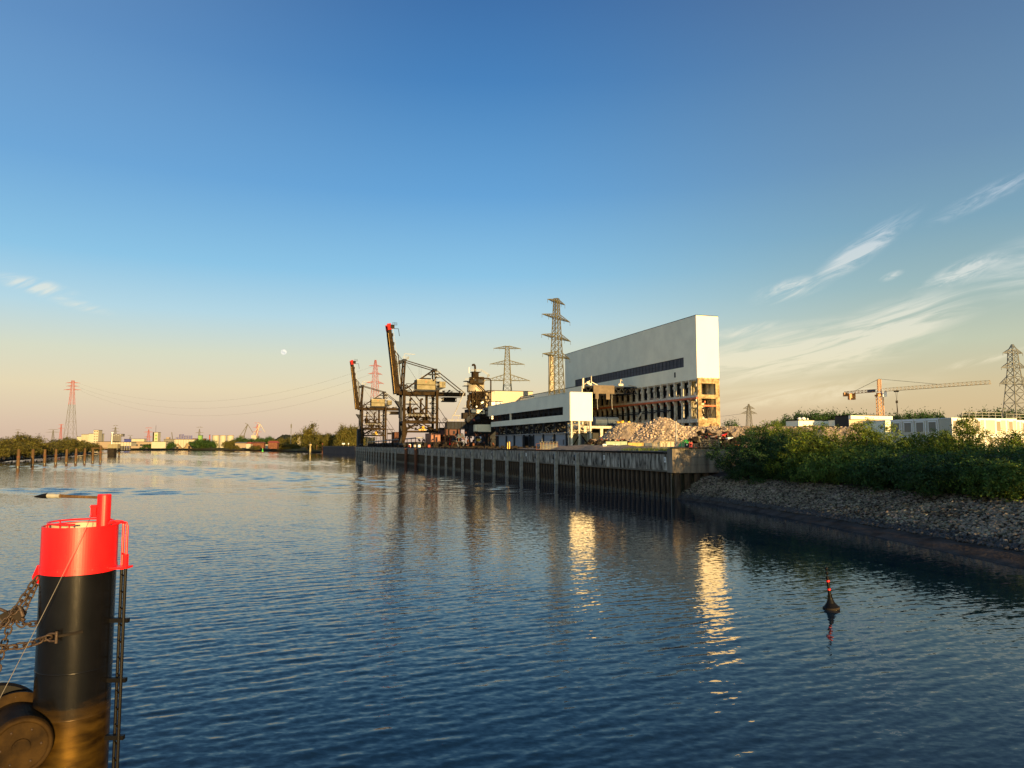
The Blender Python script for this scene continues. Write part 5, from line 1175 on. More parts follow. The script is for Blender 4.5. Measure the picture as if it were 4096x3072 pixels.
# power lines between pylons
def wire(a, b, sag, r=.09, n=24, name='power_line', label='', m=None):
    mb = MB(); a = Vector(a); b = Vector(b); pts = []
    for i in range(n+1):
        f = i/n; p = a.lerp(b,f); p.z -= sag*4*f*(1-f); pts.append(p)
    mb.tube(pts, r, 4); return mb.build(name, m or M['lattdist'], None, label, 'power line', 'power lines strung between the pylons')
A = Vector((pyl(292,1200,1522),1200,0)); Bp = Vector((pyl(1502,900),900,0))
for k, (z1, z2, o1, o2, nm) in enumerate(((109,104.5,10,6,'top'),(103,94.8,9,8,'middle'),(97,83.6,13,10,'lowest'))):
    wire(A+Vector((o1,1,z1-1)), Bp+Vector((-o2*.8,-o2*.6,z2-1)), 36+k*2, .07, label=f'{nm} sagging power line strung from the far left pylon to the crane pylon')
wire(Vector((pyl(2999,900)-10,900,46)), Vector((pyl(2740,1000),1000,46)), 2, .16, label='thin power line running left from the small distant pylon')
# ============================================================ RIGHT: CABINS, CRANE, BUILDINGS, BUSHES
c0 = at(3810,1778,130)
def local_cabin(name, ox, oy, n_cols, cw, dep, label, floors=2, fh=2.95, side=False, zb=GZ, win=()):
    o = thing(name, (ox,oy,zb), QROT, label, 'site cabins'); W_ = n_cols*cw
    for f in range(floors):
        z0 = f*fh
        for c in range(n_cols):
            MB().box(c*cw+.03,(c+1)*cw-.03,0,dep,z0+.04,z0+fh-.04).build('cabin_module', M['cabin'], o)
            fr = MB(); x0, x1 = c*cw, (c+1)*cw
            for xx in (x0+.02, x1-.2): fr.box(xx,xx+.18,-.06,.0,z0,z0+fh)
            fr.box(x0+.2,x1-.2,-.05,.0,z0+fh-.26,z0+fh); fr.box(x0+.2,x1-.2,-.05,.0,z0,z0+.18); fr.build('cabin_frame', M['white'], o)
            if (f,c) in win:
                for wx in win[(f,c)]:
                    s_ = MB().box(x0+wx,x0+wx+.98,-.03,-.004,z0+.75 if wx!=9 else z0,z0+2.45).build('roller_shutter', M['shutter'], o)
                    mb = MB(); mb.box(x0+wx-.08,x0+wx,-.07,-.005,z0+.7,z0+2.5); mb.box(x0+wx+.98,x0+wx+1.06,-.07,-.005,z0+.7,z0+2.5); mb.box(x0+wx-.08,x0+wx+1.06,-.1,-.005,z0+2.5,z0+2.72); mb.box(x0+wx-.08,x0+wx+1.06,-.1,-.005,z0+.64,z0+.7); mb.build('window_frame', M['white'], o)
    MB().box(-.05,W_+.05,-.05,dep+.05,floors*fh,floors*fh+.12).build('roof', M['white'], o)
    return o
M['cabin'] = mat('cabin_cream_sheet', (.50,.46,.36), .5, var=.08, scale=.4)
M['shutter'] = ribbed('shutter_slats', (.26,.23,.18), .09, .006, 'z', .5)
fr = local_cabin('office_cabins', c0.x, 130, 6, 2.6, 2.6, 'two storey cream site cabins with shuttered windows, sunlit long side', win={(1,0):[.3],(1,2):[.5],(1,4):[.2],(1,5):[0.6,],(0,3):[.8],(0,4):[.7],(0,5):[.5],(1,1):[]})
# the shaded row behind, seen from its end side
sd_ = thing('office_cabin_row', (c0.x,c0.y+0,GZ), QROT, 'shaded grey side row of the two storey site cabins left of the sunlit corner', 'site cabins')
for f in range(2):
    for c in range(4):
        y0_ = 2.66+c*2.7; MB().box(0,6,y0_,y0_+2.62,f*2.95+.04,f*2.95+2.9).build('cabin_module', M['cabin'], sd_)
        mb = MB(); mb.box(-.06,0,y0_-.02,y0_+.14,f*2.95,f*2.95+2.95); mb.box(-.05,0,y0_+.14,y0_+2.6,f*2.95+2.7,f*2.95+2.95); mb.build('cabin_frame', M['white'], sd_)
        if f == 1 or c == 2:
            MB().box(-.03,-.004,y0_+.5,y0_+2.1,f*2.95+.7,f*2.95+2.4).build('roller_shutter', M['shutter'], sd_)
            mb = MB(); mb.box(-.08,-.005,y0_+.4,y0_+.5,f*2.95+.6,f*2.95+2.5); mb.box(-.08,-.005,y0_+2.1,y0_+2.2,f*2.95+.6,f*2.95+2.5); mb.box(-.08,-.005,y0_+.4,y0_+2.2,f*2.95+2.4,f*2.95+2.6); mb.build('window_frame', M['white'], sd_)
MB().box(-.06,6,2.65,13.6,5.92,6.03).build('roof', M['white'], sd_)
mb = MB()
for x in range(7): mb.bar((4+x*1.6,1.2,6.0),(4+x*1.6,1.2,7.1),.07)
mb.bar((4,1.2,7.1),(13.6,1.2,7.1),.07); mb.bar((4,1.2,6.6),(13.6,1.2,6.6),.06)
ra = thing('roof_railing', (c0.x,130.0,GZ), QROT, 'pale guard rail standing on the roof of the sunlit cabins', 'railing'); mb.build('rail_frame', M['galv'], ra)
p = at(3545,1778,152); e2 = thing('blue_grey_cabin', (p.x,152,GZ), QROT, 'pale blue grey windowless cabin block right of the tower crane mast', 'site cabins')
for f in range(2):
    MB().box(0,5.4,0,6,f*3.05,f*3.05+3.0).build('cabin_module', M['panel'], e2)
MB().box(5.5,8.5,.3,5,0,6.0).build('stair_module', M['cabin'], e2); MB().box(-.05,5.45,-.05,6,6.1,6.25).build('roof', M['white'], e2)
p = at(4043,1778,142); o = local_cabin('office_cabins', p.x, 142, 4, 2.7, 3, 'second group of cream site cabins set back at the right edge of the picture', win={(1,0):[.2],(1,1):[.6],(1,2):[.8]})
mb = MB()
for x in range(6): mb.bar((.5+x*1.8,1,6.0),(.5+x*1.8,1,7.3),.07)
for z in (6.6,7.2): mb.bar((.5,1,z),(9.5,1,z),.07)
mb.build('roof_rail', M['galv'], o)
# tower crane
Yc = 260; p = at(3518,1567,Yc); tw = thing('tower_crane', (p.x,Yc,GZ), 0, 'orange tower crane with long lattice jib over the site cabins', 'tower crane')
M['cro'] = mat('orange_crane_paint', (.40,.17,.035), .5, var=.15); M['crp'] = mat('pale_yellow_jib_paint', (.40,.25,.06), .5, var=.15)
def latt(mb, a, b, w_, n, r, tri=False):
    a = Vector(a); b = Vector(b); d = (b-a).normalized(); u = Vector((0,0,1)) if abs(d.z) < .9 else Vector((1,0,0)); s_ = d.cross(u).normalized(); u = s_.cross(d).normalized()
    off = [s_*w_/2+u*w_/2, -s_*w_/2+u*w_/2, -s_*w_/2-u*w_/2, s_*w_/2-u*w_/2] if not tri else [-s_*w_/2, s_*w_/2, u*w_]
    k = len(off)
    for q in off: mb.bar(a+q, b+q, r*1.5)
    for i in range(n):
        p0 = a.lerp(b,i/n); p1 = a.lerp(b,(i+1)/n)
        for j in range(k):
            mb.bar(p0+off[j], p1+off[(j+1)%k], r); mb.bar(p1+off[j], p1+off[(j+1)%k], r)
zc = hz(1567,Yc)-GZ; zap = hz(1516,Yc)-GZ
mb = MB(); latt(mb,(0,0,0),(0,0,zc-1.4),1.7,14,.12); mb.build('mast', M['cro'], tw)
mb = MB(); mb.box(-1.2,1.2,-1.2,1.2,zc-1.6,zc-1.0); mb.tube([(0,0,zc-1),(0,0,zc-.4)],1.1,12); mb.build('slewing_ring', M['cro'], tw)
mb = MB(); latt(mb,(0,0,zc),(0,0,zap-.2),.9,6,.1); mb.build('tower_head', M['cro'], tw)
jd = (at(3960,1533,226)-at(3518,1567,Yc)); jd.z = 0; jl = jd.length; jd.normalize(); 
mb = MB(); latt(mb,jd*1.2+Vector((0,0,zc)),jd*jl+Vector((0,0,zc)),1.1,26,.05,True); mb.build('jib', M['crp'], tw)
mb = MB(); latt(mb,-jd*1+Vector((0,0,zc)),-jd*14.5+Vector((0,0,zc)),1.0,9,.08,True); mb.build('counter_jib', M['cro'], tw)
mb = MB(); cpos = -jd*11.5+Vector((0,0,zc-1.1)); mb.obox(cpos,(2.2,1.6,2.2)); mb.obox(-jd*14.2+Vector((0,0,zc-.1)),(1.2,1.2,1.4)); mb.build('counterweight', M['cro'], tw)
MB().obox(-jd*3.6+Vector((0,-.6,zc+.5)),(3.2,.12,.8),(0,0,math.atan2(jd.y,jd.x))).build('name_board', M['blue'], tw)
MB().obox((.9,-1.2,zc-.9),(1.4,1.4,1.9)).build('cab', M['white'], tw)
mb = MB(); mb.bar((0,0,zap),jd*jl*.58+Vector((0,0,zc+1)),.1); mb.bar((0,0,zap),-jd*11+Vector((0,0,zc+.6)),.1); mb.build('tie_bar', M['olive'], tw)
hk = jd*6.5; mb = MB(); mb.obox(hk+Vector((0,0,zc-.3)),(1.3,1.0,.4)); mb.bar(hk+Vector((-.3,0,zc-.4)),hk+Vector((0,0,zc-3.6)),.06); mb.bar(hk+Vector((.3,0,zc-.4)),hk+Vector((0,0,zc-3.6)),.06); mb.obox(hk+Vector((0,0,zc-3.9)),(.6,.4,.9)); mb.tube([hk+Vector((0,0,zc-4.3)),hk+Vector((.1,0,zc-7)),hk+Vector((.25,0,zc-9.6))],[.12,.2,.05],6); mb.build('hook_block', M['olive'], tw)
# white low building and orange building
def rbuild(pxl, pxm, pxr, pyt, Y, name, label, mside, mend, zb=GZ):
    a = at(pxm,pyt,Y); b = at(pxr,pyt,Y); l_ = at(pxl,pyt,Y*1.04); w_ = (b.x-a.x)/.93; h = a.z-zb
    o = thing(name, (a.x,Y,zb), QROT, label, 'building'); MB().box(0,w_,0,.3,0,h).build('front_wall', mend, o)
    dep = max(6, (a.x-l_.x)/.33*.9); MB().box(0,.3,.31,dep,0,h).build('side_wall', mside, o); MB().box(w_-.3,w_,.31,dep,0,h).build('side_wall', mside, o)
    MB().box(-.1,w_+.1,-.1,dep,h,h+.3).build('roof', M['olive'], o); return o, w_, h
o, w_, h = rbuild(3152,3194,3350,1682,235,'white_flat_building','gleaming white flat roofed building behind the bushes left of the tower crane',M['panel'],M['panelw'])
for x, hh in ((2.0,1.0),(3.6,1.2),(5.2,.6)): MB().ball((x,2,h+.5),hh*.6,10,6).build('roof_dome', M['white'], o)
MB().box(6.2,7.1,-.06,-.005,h-3.6,h-2.2).build('door_hatch', M['cream'], o)
for x in (2.4, 8.6): MB().box(x,x+1,-.06,-.005,h-3.6,h-3.0).build('wall_vent', M['cream'], o)
o, w_, h = rbuild(3150,3230,3395,1708,222,'white_low_annex','lower white wing in front of the gleaming white flat building',M['panel'],M['panelw'])
MB().box(w_-2.6,w_-.6,-.4,-.01,.2,h-.4).build('scaffold_panel', M['cream'], o)
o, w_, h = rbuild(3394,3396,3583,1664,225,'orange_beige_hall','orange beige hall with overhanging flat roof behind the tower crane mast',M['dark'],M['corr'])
MB().box(-.4,w_+.3,-1.2,-.2,h-1.0,h+.1).build('eaves_board', M['panelw'], o)
MB().box(2.6,w_-.3,-.5,-.02,.0,h-2.4).build('dark_opening', M['dark'], o)
for i in range(5): MB().box(2.0+i*.75,2.2+i*.75,-.9,-.6,.0,h-2.2+.1*i).build('post', M['corr'], o)
mb = MB()
for z in (h-1.6,h-2.2): mb.box(4.6,w_-1,-.75,-.55,z,z+.2)
for i in range(9): mb.box(4.6+i*1.1,4.8+i*1.1,-.75,-.56,h-2.2,h-1.4)
mb.build('balcony_rail', M['cream'], o)
o, w_, h = rbuild(3366,3370,3392,1679,228,'grey_window_tower','narrow grey stair block with one square window left of the orange hall',M['panel'],M['panel'])
MB().box(.4,w_-.4,-.05,-.005,h-3.6,h-.6).build('window', M['glassd'], o); MB().box(.4,w_-.4,-.09,-.055,h-2.2,h-2.05).build('window_bar', M['white'], o)
# small rubble cone behind the bushes
p = at(3300,1778,180); v = thing('pinkish_rubble_cone', (p.x,180,GZ), 0, 'small pinkish rubble cone between the bushes and the white low wing', 'rubble heap')
mb = MB(); n_ = 28; vs = []
for j in range(9):
    for i in range(n_):
        a = i*6.283/n_; r_ = 8*j/8; vs.append((r_*math.cos(a), r_*math.sin(a), 6.0*(1-j/8)+.5*noise.noise(Vector((r_*math.cos(a)*.5,r_*math.sin(a)*.5,2)))))
mb.add(vs,[(j*n_+i,j*n_+(i+1)%n_,(j+1)*n_+(i+1)%n_,(j+1)*n_+i) for j in range(8) for i in range(n_)]); mb.build('heap_body', M['rubble'], v, kind='stuff')
p = at(3125,1778,170); v = thing('pinkish_rubble_cone', (p.x,170,GZ), 0, 'low flat pinkish rubble mound left of the white building above bushes', 'rubble heap'); inst('heap_body', v.children[0].data if v.children else bpy.data.objects['pinkish_rubble_cone'].children[0].data, v, sc=(1.0,1,.62), kind='stuff')
# bushes and trees on the bank: (pixel bearing, distance, top py, bottom z, width m, seed, material, kind, label)
BG = 'bushes and small trees on the right bank'
def bush(px, Y, py, zb, w_, n, seed, mk, nm, label, size=.30, nl=9, X=None):
    hill = zb < 5 and px > 3110
    if hill:
        while at(px,1778,Y).x-xs_(Y)-bush_w(Y) < w_*.34: Y += .5
        zb = bank_z(at(px,1778,Y).x, Y)
    Xc = at(px,1778,Y).x if X is None else X; h = hz(py,Y)-zb if py else w_
    h = max(2.2, h-.10*w_-.25); lb = lobes(w_,h,nl,seed)
    if zb < 5: lb += [(w_*.30*math.cos(a+seed), w_*.30*math.sin(a+seed), w_*.20, w_*.19, w_*.16) for a in (0,1.26,2.5,3.8,5)]
    return make_plant(nm, (Xc,Y,zb), lb, int(n*1.25), size*.92, seed, M[mk], label, 'bush' if 'bush' in nm else 'tree', BG, .09)
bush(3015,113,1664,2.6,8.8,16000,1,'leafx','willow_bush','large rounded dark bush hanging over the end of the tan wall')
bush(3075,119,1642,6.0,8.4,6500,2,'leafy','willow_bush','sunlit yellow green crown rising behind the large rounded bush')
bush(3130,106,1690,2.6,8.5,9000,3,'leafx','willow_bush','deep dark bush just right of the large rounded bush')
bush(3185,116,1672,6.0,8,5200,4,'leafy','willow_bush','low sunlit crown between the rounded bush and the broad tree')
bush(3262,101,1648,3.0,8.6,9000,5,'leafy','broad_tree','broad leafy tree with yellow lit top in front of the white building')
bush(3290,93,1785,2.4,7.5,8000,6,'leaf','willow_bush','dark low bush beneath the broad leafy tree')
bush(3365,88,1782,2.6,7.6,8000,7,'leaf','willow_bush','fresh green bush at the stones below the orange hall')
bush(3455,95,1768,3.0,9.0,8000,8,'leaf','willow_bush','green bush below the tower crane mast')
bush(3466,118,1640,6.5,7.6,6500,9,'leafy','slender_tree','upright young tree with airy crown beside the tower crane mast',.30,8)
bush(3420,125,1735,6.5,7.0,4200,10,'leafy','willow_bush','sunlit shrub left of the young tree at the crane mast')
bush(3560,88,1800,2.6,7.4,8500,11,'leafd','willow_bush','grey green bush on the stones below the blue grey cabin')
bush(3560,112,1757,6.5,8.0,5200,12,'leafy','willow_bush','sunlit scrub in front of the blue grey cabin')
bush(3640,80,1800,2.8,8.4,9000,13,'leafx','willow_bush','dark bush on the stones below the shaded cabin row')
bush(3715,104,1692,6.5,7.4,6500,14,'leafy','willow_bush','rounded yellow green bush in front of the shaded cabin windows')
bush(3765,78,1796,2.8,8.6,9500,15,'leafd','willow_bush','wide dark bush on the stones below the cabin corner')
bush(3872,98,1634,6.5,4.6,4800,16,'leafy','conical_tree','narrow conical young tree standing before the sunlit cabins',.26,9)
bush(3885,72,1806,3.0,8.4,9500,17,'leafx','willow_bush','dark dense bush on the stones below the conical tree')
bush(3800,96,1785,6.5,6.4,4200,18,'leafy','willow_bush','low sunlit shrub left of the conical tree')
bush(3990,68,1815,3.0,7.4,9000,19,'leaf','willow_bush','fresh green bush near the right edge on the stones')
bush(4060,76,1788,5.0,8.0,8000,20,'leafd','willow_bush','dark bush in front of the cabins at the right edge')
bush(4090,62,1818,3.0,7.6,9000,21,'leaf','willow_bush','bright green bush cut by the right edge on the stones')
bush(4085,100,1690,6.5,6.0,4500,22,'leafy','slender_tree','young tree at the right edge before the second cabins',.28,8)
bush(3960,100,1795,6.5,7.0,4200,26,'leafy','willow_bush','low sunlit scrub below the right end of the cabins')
# low ones filling the foot of the row
for i, (px, Y, lab) in enumerate(((3085,108,'little bush at the foot of the large rounded bush'),(3200,99,'little dark bush at the foot of the broad tree'),(3480,82,'little green bush leaning over the stones below the crane'),(3700,74,'little bush on the stones below the shaded cabins'),(3930,66,'little leafy shrub on the stones near the right edge'))):
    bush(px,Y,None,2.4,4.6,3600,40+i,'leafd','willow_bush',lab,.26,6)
rb = random.Random(77); bl = []
for k in range(230):
    Y = rb.uniform(52,122); X = xs_(Y)+bush_w(Y)+rb.uniform(7,30); bl.append((X, Y, min(GZ, bank_z(X,Y))+.3, rb.uniform(1.3,2.4), rb.uniform(.5,.9)))
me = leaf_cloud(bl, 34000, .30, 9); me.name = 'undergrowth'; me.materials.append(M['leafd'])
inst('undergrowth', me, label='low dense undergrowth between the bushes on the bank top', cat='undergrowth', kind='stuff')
# the bank goes on towards and behind the camera with taller trees
for i, (X, Y, w_, h) in enumerate(((48,47,9,9),(56,52,10,12),(50,30,10,12),(62,36,12,16),(52,14,11,13),(66,18,12,17),(56,-4,12,15),(70,0,13,18),(75,46,12,15),(82,28,13,18),(60,66,10,9),(78,62,12,12))):
    make_plant('bank_tree', (X,Y,5.5), lobes(w_,h,8,70+i), 3800, .42, 70+i, M['leafd'], ordw(i)+' tall leafy bank tree standing beyond the right edge of view', 'tree', 'tall trees on the bank beyond the right edge', .25)
# tree belts beyond the buildings (individual crowns, shared meshes)
def far_tree_mesh(seed, w_=10, h=12, n=3000, size=.8, m='leaff', nl=7):
    me = leaf_cloud(lobes(w_,h,nl,seed), n, size, seed); me.materials.append(M[m]); return me
def trunk_mesh(h=8, r=.35):
    mb = MB(); mb.tube([(0,0,-1),(0,0,h*.6),(.4,0,h)],[r,r*.7,r*.2],6); return mb.mesh('trunk', M['bark'])
FT = [far_tree_mesh(100+i) for i in range(5)]; FD = [far_tree_mesh(110+i, m='leafd', n=2800) for i in range(4)]; TR = trunk_mesh()
def far_tree(px, Y, py_top, zb, ws, k, label, meshes=FT, group='trees', X=None):
    Xc = at(px,1778,Y).x; h = hz(py_top,Y)-zb; o = thing('broadleaf_tree', (Xc,Y,zb), (k*1.7)%6.28, label, 'tree', group)
    me = meshes[k%len(meshes)]; c = inst('crown', me, o, sc=(ws/10,ws/10,h/12)); inst('trunk', TR, o, sc=(1,1,h*.9/8))
    return o
rnd = random.Random(41)
k = 0
for px in list(range(3156,3400,17))+list(range(3400,3790,15)):
    top = 1652-10*math.sin((px-3150)/90)+rnd.uniform(-5,5)
    if px > 3560: top -= 3+8*math.sin((px-3560)/240*math.pi)
    if px > 3750: top += 12
    k += 1; far_tree(px, 520+rnd.uniform(-20,20), top, 6, rnd.uniform(11,15), k, ordw(k-1)+' dark tree from the left in the belt behind the white building and tower crane', FD, 'tree belt behind the white building')
for q9, px in enumerate(range(3850,4110,16)):
    k += 1; far_tree(px, 480+rnd.uniform(-15,15), 1640+rnd.uniform(-5,6)+(14 if px<3890 else 0), 6, rnd.uniform(11,15), k, ordw(q9)+' dark tree from the left in the belt behind the site cabins', FD, 'tree belt behind the site cabins')
for px, py, lab in ((2912,1677,'dark tree right of the tall building above the rubble'),(2938,1683,'small dark tree right of the rubble plateau'),(3085,1676,'dark round tree behind the bushes left of the white building'),(3110,1672,'taller dark tree just left of the white building'),(3140,1682,'small dark tree touching the white building')):
    k += 1; far_tree(px, 420, py, 6, 9, k, lab, FD, 'dark trees left of the white building')
# ============================================================ SPAR BUOY
p = at(3325,2412,40); by = thing('spar_buoy', (p.x,p.y,0), 0, 'small black buoy with two red bands and two ball topmarks', 'buoy'); by.rotation_euler = (R(-2),R(-5),.4)
mb = MB(); mb.lathe([(.001,-.3),(.36,-.3),(.42,0),(.42,.10),(.34,.18),(.22,.32),(.14,.52),(.12,.62),(.001,.62)],28); mb.build('float_body', M['blkp'] if 'blkp' in M else mat('matt_black_plastic',(.005,.005,.006),.5,var=.3,spec=.12), by, smooth=False)
BK = MATS['matt_black_plastic']  # black deepened: the shadow over the buoy is put into it
mb = MB(); mb.lathe([(.425,.02),(.43,.04),(.43,.09),(.425,.11)],28); mb.build('wear_rim', M['olive'], by)
mb = MB(); mb.tube([(0,0,.6),(0,0,1.72)],[.085,.075],14); mb.build('spar', BK, by)
for z in (.98,1.42):
    mb = MB(); mb.tube([(0,0,z),(0,0,z+.09)],.088,14); mb.build('red_band', M['red'], by)
for z in (1.88,2.12):
    mb = MB(); mb.ball((0,0,z),.085,14,9); mb.build('topmark_ball', BK, by, smooth=True)
mb = MB(); mb.tube([(0,0,1.7),(0,0,2.1)],.018,6); mb.build('topmark_rod', BK, by)
mb = MB(); mb.tube([(-.13,0,.5),(-.13,0,.72),(.13,0,.72),(.13,0,.5)],.018,6); mb.tube([(0,-.13,.5),(0,-.13,.72),(0,.13,.72),(0,.13,.5)],.018,6); mb.build('lifting_loop', BK, by)
# ============================================================ LEFT BANK
LB = [(-120,150),(-178,250),(-244,352),(-270,400),(-318,520),(-350,600),(-384,692),(-372,712),(-420,720),(-600,700)]
def offs(p, d): return (p[0]-d*.95, p[1]+d*.0-d*.05)
def off2(i, d):
    a = Vector(LB[max(0,i-1)]); b = Vector(LB[min(len(LB)-1,i+1)]); t_ = (b-a).normalized(); n_ = Vector((-t_.y,t_.x)); q = Vector(LB[i])+n_*d; return (q.x,q.y)
lines = [[off2(i,-6)+(-1.5,) for i in range(7)],[off2(i,0)+(0.0,) for i in range(7)],[off2(i,5)+(.7,) for i in range(7)],[off2(i,14)+(2.4,) for i in range(7)],[off2(i,30)+(3.2,) for i in range(7)],[off2(i,500)+(3.3,) for i in range(7)]]
M['shoremud'] = mat('dark_shore_mud', (.03,.020,.012), 1.0, spec=.03, var=.3, scale=.2)
ribbon('left_mud_shore', [lines[0],lines[1],[off2(i,5)+(.72,) for i in range(7)]], M['shoremud'], 'dark wet mud edge of the left river bank')
ribbon('left_sand_bank', lines[2:], M['sand'], 'sandy left river bank below the sunlit trees')
# tip of the bank
ground_poly('left_bank_tip', [(-384,692),(-372,712),(-372,716),(-420,722),(-640,720),(-640,690)], .6, M['shoremud'], 'low muddy tip of the left bank')
tr_specs = [(8,365,1748),(-30,345,1745),(30,372,1758),(52,395,1738),(80,400,1745),(105,410,1733),(118,402,1752),(138,425,1742),(98,380,1765),(150,430,1762),(170,440,1768),(190,470,1774),(210,500,1762),(228,520,1757),(246,530,1754),(268,545,1752),(286,560,1747),(302,575,1752),(318,590,1760),(335,610,1768),(352,630,1764),(368,650,1770),(382,668,1776),(395,685,1782),(20,350,1772),(62,372,1776),(132,412,1778),(178,448,1784),(212,480,1782),(258,520,1780),(300,560,1782),(345,620,1784)]
names_ = ['first','second','third','fourth','fifth','sixth','seventh','eighth','ninth','tenth','eleventh','twelfth','thirteenth','fourteenth','fifteenth','sixteenth','seventeenth','eighteenth','nineteenth','twentieth']
for i, (px, Y, py) in enumerate(tr_specs):
    lst_ = sorted(q[0] for q in tr_specs if (q[2] < 1771) == (py < 1771)); kk = lst_.index(px)
    far_tree(px, Y+14, py, 2.2, rnd.uniform(9,13) if py < 1771 else 7, i, ordw(kk)+(' sunlit tree from the left in the clump along the left bank' if py < 1771 else ' low shrub from the left in front of the left bank trees'), FT, 'trees on the left bank' if py < 1771 else 'low shrubs on the left bank')
# timber mooring piles
pl = [(75,1797,1870),(132,1797,1861),(181,1797,1857),(225,1797,1854),(267,1797,1853),(305,1794,1851),(340,1793,1849),(373,1796,1847),(404,1782,1846),(478,1788,1822)]
for i, (px, pt, pw) in enumerate(pl):
    Y = CAM_H*2960/(pw-1778); q_ = at(px,pt,Y); o = thing('timber_pile', (q_.x,Y,0), i*.7, f'{names_[i]} weathered timber mooring pile from the left edge, standing in the river', 'mooring pile', 'timber piles along the left bank')
    mb = MB(); lean = rnd.uniform(-.12,.12); hh = q_.z
    mb.tube([(0,0,-2),(0,0,.6),(lean,0,hh*.6),(lean*1.4,0,hh)],[.62,.6,.56,.5],9); mb.build('pile_shaft', M['wood'], o)
    mb = MB(); mb.tube([(0,0,-2),(0,0,.55)],.645,9); mb.build('wet_foot', M['wet'], o)
    if i % 3 != 1: mb = MB(); mb.tube([(lean,0,hh*.55),(lean,0,hh*.62)],.62,9); mb.build('iron_band', M['rust'], o)
# jetty with block and lamp
p = at(444,1778,560); j = thing('jetty', (p.x,560,0), 0, 'small jetty with concrete block and lamp mast before the pale warehouse', 'jetty')
MB().box(-2.4,2.4,0,4,-1,hz(1793,560)).build('jetty_block', M['olive'], j); MB().box(-2.6,5,-.1,4.2,hz(1793,560),hz(1776,560)).build('jetty_house', M['cream'], j)
mb = MB(); mb.box(-15,-2.6,0,1.5,hz(1794,560),hz(1791,560)); 
for x in (-14,-8): mb.box(x,x+.4,.2,.8,-1,hz(1794,560))
mb.build('walkway', M['wood'], j); mb = MB(); mb.tube([(0,1,hz(1776,560)),(0,1,hz(1730,560))],[.3,.18],8); mb.build('lamp_mast', M['white'], j); MB().box(-.4,.9,.6,1.4,hz(1732,560),hz(1729,560)).build('lamp_head', M['white'], j)
# ============================================================ FAR BANK
fb = [(pxx, yy) for pxx, yy in ((430,900),(520,1050),(600,1080),(700,1100),(780,1090),(860,1060),(960,1010),(1040,1000),(1100,960),(1150,900),(1190,830),(1240,800),(1300,790))]
def fbl(d, z): return [(at(px,1778,Y).x*(1+d/Y), Y+d, z) for px, Y in fb]
ribbon('far_mud_shore', [fbl(-12,-1.5), fbl(0,0), fbl(14,1.3)], M['shoremud'], 'dark muddy waterline of the far bank')
ribbon('far_bank_land', [fbl(14,1.3), fbl(32,2.8), fbl(70,3.4), fbl(4000,4.5)], M['farland'], 'low grassy far bank with industry')
ribbon('far_left_land', [[(-3000,760,3.2),(-640,720,3.2)],[(-3000,4000,4),(-900,4000,4)]], M['farland'], 'flat land behind the left bank trees')
def box_b(px0, px1, pyt, Y, depth, m, label, name='far_building', cat='building', zb=3.3, rz=.12, wins=None, roofm=None):
    a = at(px0,pyt,Y); b = at(px1,pyt,Y); w_ = b.x-a.x; h = a.z-zb
    o = thing(name, (a.x,Y,zb), rz, label, cat); MB().box(0,w_,0,depth,0,h).build('wall', m, o); MB().box(-.3,w_+.3,-.3,depth+.3,h,h+.5).build('roof', roofm or M['olive'], o)
    if wins:
        n_, r_, mk = wins
        for k in range(r_):
            for i in range(n_):
                MB().box(w_*(i+.25)/n_, w_*(i+.75)/n_, -.15, -.01, h*(k+.35)/r_, h*(k+.65)/r_).build('window', M[mk], o)
    return o, w_, h
M['fwhite'] = mat('far_white_wall', (.36,.34,.27), .7, var=.1, scale=.05); M['fgrey'] = mat('far_grey_wall', (.13,.125,.115), .8, var=.2, scale=.05)
M['fblue'] = mat('far_blue_silo', (.02,.03,.20), .5, var=.15, scale=.05); M['fpink'] = mat('far_beige_wall', (.24,.19,.14), .8, var=.1, scale=.05)
M['fgreen'] = mat('far_green_glass', (.14,.28,.06), .4, var=.2)
o, w_, h = box_b(356,393,1735,1150,20,M['fwhite'],'white grain silo hall with tall square tower on the far left bank','silo_building','silo building')
o2, w2, h2 = box_b(375,393,1721,1140,14,M['fwhite'],'tall white square silo tower with small dark windows','silo_tower','silo tower',wins=(2,7,'olive'))
o, w_, h = box_b(326,356,1738,1150,18,M['fpink'],'ribbed white silo row left of the white silo hall','silo_row','silo building')
for i in range(6):
    mb = MB(); mb.tube([(w_*(i+.5)/6,0,0),(w_*(i+.5)/6,0,h)],w_/14,8); mb.build('silo_tube', M['fwhite'], o)
box_b(308,326,1747,1160,12,M['fwhite'],'small white block left of the ribbed silo row')
o, w_, h = box_b(385,446,1767,900,20,M['fpink'],'long low beige quay shed under the white silos','quay_shed','warehouse')
o, w_, h = box_b(446,521,1769,880,16,M['fwhite'],'long white panelled wharf building raised on short columns','wharf_building','warehouse',zb=7.0)
for i in range(7): MB().box(w_*(i+.3)/7,w_*(i+.3)/7+.3,-.3,-.01,0,h).build('wall_rib', M['fgrey'], o)
for i in range(8): MB().box(w_*(i+.1)/8,w_*(i+.45)/8,0,3,-5,-.01).build('column', M['fgrey'], o)
for i in range(5):
    px = 449+i*8; q_ = at(px,1740+3*(i%2),1100); v = thing('grain_silo', (q_.x,1100,3), 0, f'{names_[i]} grey cylindrical grain silo from the left beside the white silo tower', 'silo', 'grey grain silos')
    mb = MB(); mb.tube([(0,0,0),(0,0,q_.z-3)],1.6,10); mb.build('silo_body', M['fgrey'], v); mb = MB(); mb.tube([(0,0,q_.z-3),(0,0,q_.z-1.5)],[1.6,.4],10); mb.build('silo_cap', M['galv'], v)
box_b(447,488,1737,1106,8,M['fgrey'],'dark headhouse across the tops of the grey grain silos','silo_headhouse','silo building',zb=hz(1746,1106))
